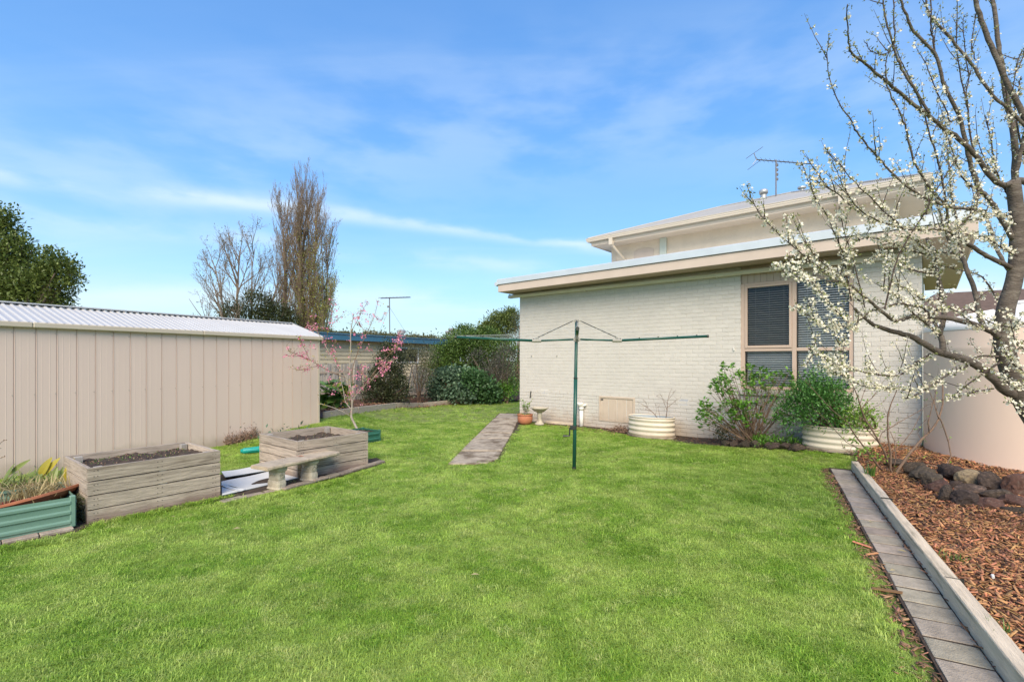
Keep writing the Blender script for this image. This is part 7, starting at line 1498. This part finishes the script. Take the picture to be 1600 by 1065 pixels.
scatter('lawn_grass', variants, np.stack([X, Y, gz(X, Y)-.012], 1), np.stack([rng.normal(0, .08, len(X)), rng.normal(0, .08, len(X)), rng.uniform(0, 6.283, len(X))], 1), S, grass_m, label='short mown green lawn with lighter patches')
# longer tufts along edges
px_ = []; 
def edge_pts(a, b_, n, sp): return [(a.x+(b_.x-a.x)*t_+random.gauss(0, sp), a.y+(b_.y-a.y)*t_+random.gauss(0, sp)) for t_ in np.random.rand(n)]
np.random.seed(3)
E = []
E += edge_pts(loc2(B1, BD1, 0, -.12), loc2(B1, BD1, 1.25, -.10), 260, .035); E += edge_pts(gp(-30, 866), gp(120, 838), 240, .04); E += edge_pts(gp(345, 790), gp(470, 772), 120, .04); E += edge_pts(gp(470, 772), gp(604, 727), 200, .04)
for k in range(5): E += edge_pts(BE[k]-Vector((0, .1, 0)), BE[k+1]-Vector((0, .1, 0)), 60, .05)
E += edge_pts(GPs[0][0]-Vector((.04,0,0)), GPs[3][0]-Vector((.04,0,0)), 90, .02); E += edge_pts(GPs[0][1]+Vector((.05,.2,0)), GPs[3][1]+Vector((.05,0,0)), 90, .02); E += edge_pts(eb(0, -PW-.25), eb(5, -PW-.22), 520, .05); E += edge_pts(hb, hb+Vector((.01, 0, 0)), 14, .05)
E += edge_pts(SA+SD*0.1+SN*.25, SA+SD*1.1+SN*.2, 60, .06)
E = np.array(E); scatter('long_grass', tri_fix([tuft(130+k, 16, .03, .075, .0045, .7) for k in range(4)]), np.stack([E[:, 0], E[:, 1], gz(E[:, 0], E[:, 1])-.008], 1), np.stack([np.zeros(len(E)), np.zeros(len(E)), rng.uniform(0, 6.28, len(E))], 1), rng.uniform(.6, 1.2, len(E)), grass_m, label='longer grass tufts along the edges of the lawn')
# bark chips
def chip(seed):
    r = random.Random(seed); l, w_, h = r.uniform(.015, .042), r.uniform(.004, .010), r.uniform(.002, .005); V = []
    for sx in (-1, 1):
        for (sy, sz) in ((-1, 0), (1, 0), (.8, 1), (-.8, 1)): V.append((sx*l*r.uniform(.8, 1), sy*w_*r.uniform(.6, 1), sz*h*r.uniform(.7, 1.3)+.15*l*sx*r.uniform(-.3, .3)))
    return V, [(0, 3, 2, 1), (4, 5, 6, 7), (0, 1, 5, 4), (1, 2, 6, 5), (2, 3, 7, 6), (3, 0, 4, 7)], [r.random()]*8
chips = [chip(k) for k in range(8)]
x, y = sample(125000, 1.5, 8.5, 1.9, 8.6); k = view_mask(x, y) & inpoly(x, y, MULCH) & ((x-tcx)**2+(y-tcy)**2 > 1.1**2); x, y = x[k], y[k]; keep = rng.random(len(x)) < np.clip(1.25-.10*y, .35, 1); x, y = x[keep], y[keep]; n = len(x); z = np.array([gzf(a, b_)+mulch_h(a, b_) for a, b_ in zip(x, y)])+rng.uniform(0, .022, n)
print('chips', n)
scatter('bark_mulch', chips, np.stack([x, y, z], 1), np.stack([rng.normal(0, .35, n), rng.normal(0, .35, n), rng.uniform(0, 6.28, n)], 1), rng.uniform(.35, 1.3, n), chip_m, label='red brown bark chips covering the bed on the right')
# spilled chips and dead leaves on the soil by the pavers and in the wall bed
E = []
for _ in range(700): v = eb(random.uniform(0, 5.5), -PW-.03-abs(random.gauss(0, .07))); E.append((v.x, v.y, gzf(v.x, v.y)+.005))
for _ in range(90): v = eb(random.uniform(.3, 5.5), -random.uniform(-.0, .03)); E.append((v.x, v.y, .035))
for _ in range(900): v = hw(random.uniform(-.2, 7.6), random.uniform(.03, .7)); E.append((v.x, v.y, gzf(v.x, v.y)+.012))
E = np.array(E); n = len(E); scatter('fallen_chips', chips, E, np.stack([rng.normal(0, .3, n), rng.normal(0, .3, n), rng.uniform(0, 6.28, n)], 1), rng.uniform(.4, 1.2, n), leaflit_m, label='scattered chips and leaf bits on the soil edges')
n = len(litter_bed); scatter('leaf_litter', chips, litter_bed, np.stack([rng.normal(0, .3, n), rng.normal(0, .3, n), rng.uniform(0, 6.28, n)], 1), rng.uniform(1.2, 2.4, n), leaflit_m, label='fallen brown leaves covering the back bed')
# odd bits in the mulch: a pale stick, fallen pieces of bark, grass tufts
q = at(1552, 900, 3.3); q.z = mulch_h(q.x, q.y)+gzf(q.x, q.y)+.03; wt = thing('white_scrap', 'small white scrap lying on the bark mulch', 'scrap', q, .8); m = MB(); m.tube([(-.03, 0, 0), (0, .004, .006), (.03, 0, .002)], [.008, .010, .006], 7); m.build('scrap', pvc, wt)
for (px, py, lab) in ((1489, 870, 'grass tuft sprouting in the bark mulch beside the middle sleeper'), (1556, 975, 'grass tuft at the back of the nearest sleeper')):
    q = gp(px, py, .13); q.z = mulch_h(q.x, q.y)+gzf(q.x, q.y); straps('grass_tuft', lab, 'grass tuft', q, 42, .085, lf_acan, 1.0, .005, 'blades', r0=.035)
for i, (l, q_, s_, lab) in enumerate(((3.42, -.34, .07, 'pale bark piece on the soil beside the paver strip, furthest of three'), (3.62, -.30, .05, 'small bark piece between the two pale ones beside the pavers'), (4.35, -.33, .085, 'largest pale bark piece beside the paver strip, nearest of three'))):
    v = eb(l, q_, .03); m = MB(); m.box(-s_, s_, -s_*.22, s_*.22, -.004, .004); o = m.build('bark_piece', chip_m, None, bevel=.002, label=lab, cat='bark piece'); o.location = v; o.rotation_euler = (random.uniform(-.2, .2), random.uniform(-.15, .15), random.uniform(-1.2, .4))
# fallen leaves on the lawn
E = []
for (px, py) in ((165, 822), (270, 812), (370, 830), (490, 790), (742, 905), (1410, 868), (1395, 900), (1360, 820), (820, 770), (600, 800), (1100, 760)): v = gp(px, py); E.append((v.x, v.y, gzf(v.x, v.y)+.035))
E = np.array(E); n = len(E); scatter('fallen_leaves', [([(-.03, 0, 0), (0, -.012, .006), (.03, 0, 0), (0, .012, .008)], [(0, 1, 2, 3)], [.9]*4)], E, np.stack([np.zeros(n), np.zeros(n), rng.uniform(0, 6.28, n)], 1), rng.uniform(.7, 1.3, n), lf_straw, label='a few pale fallen leaves on the lawn')
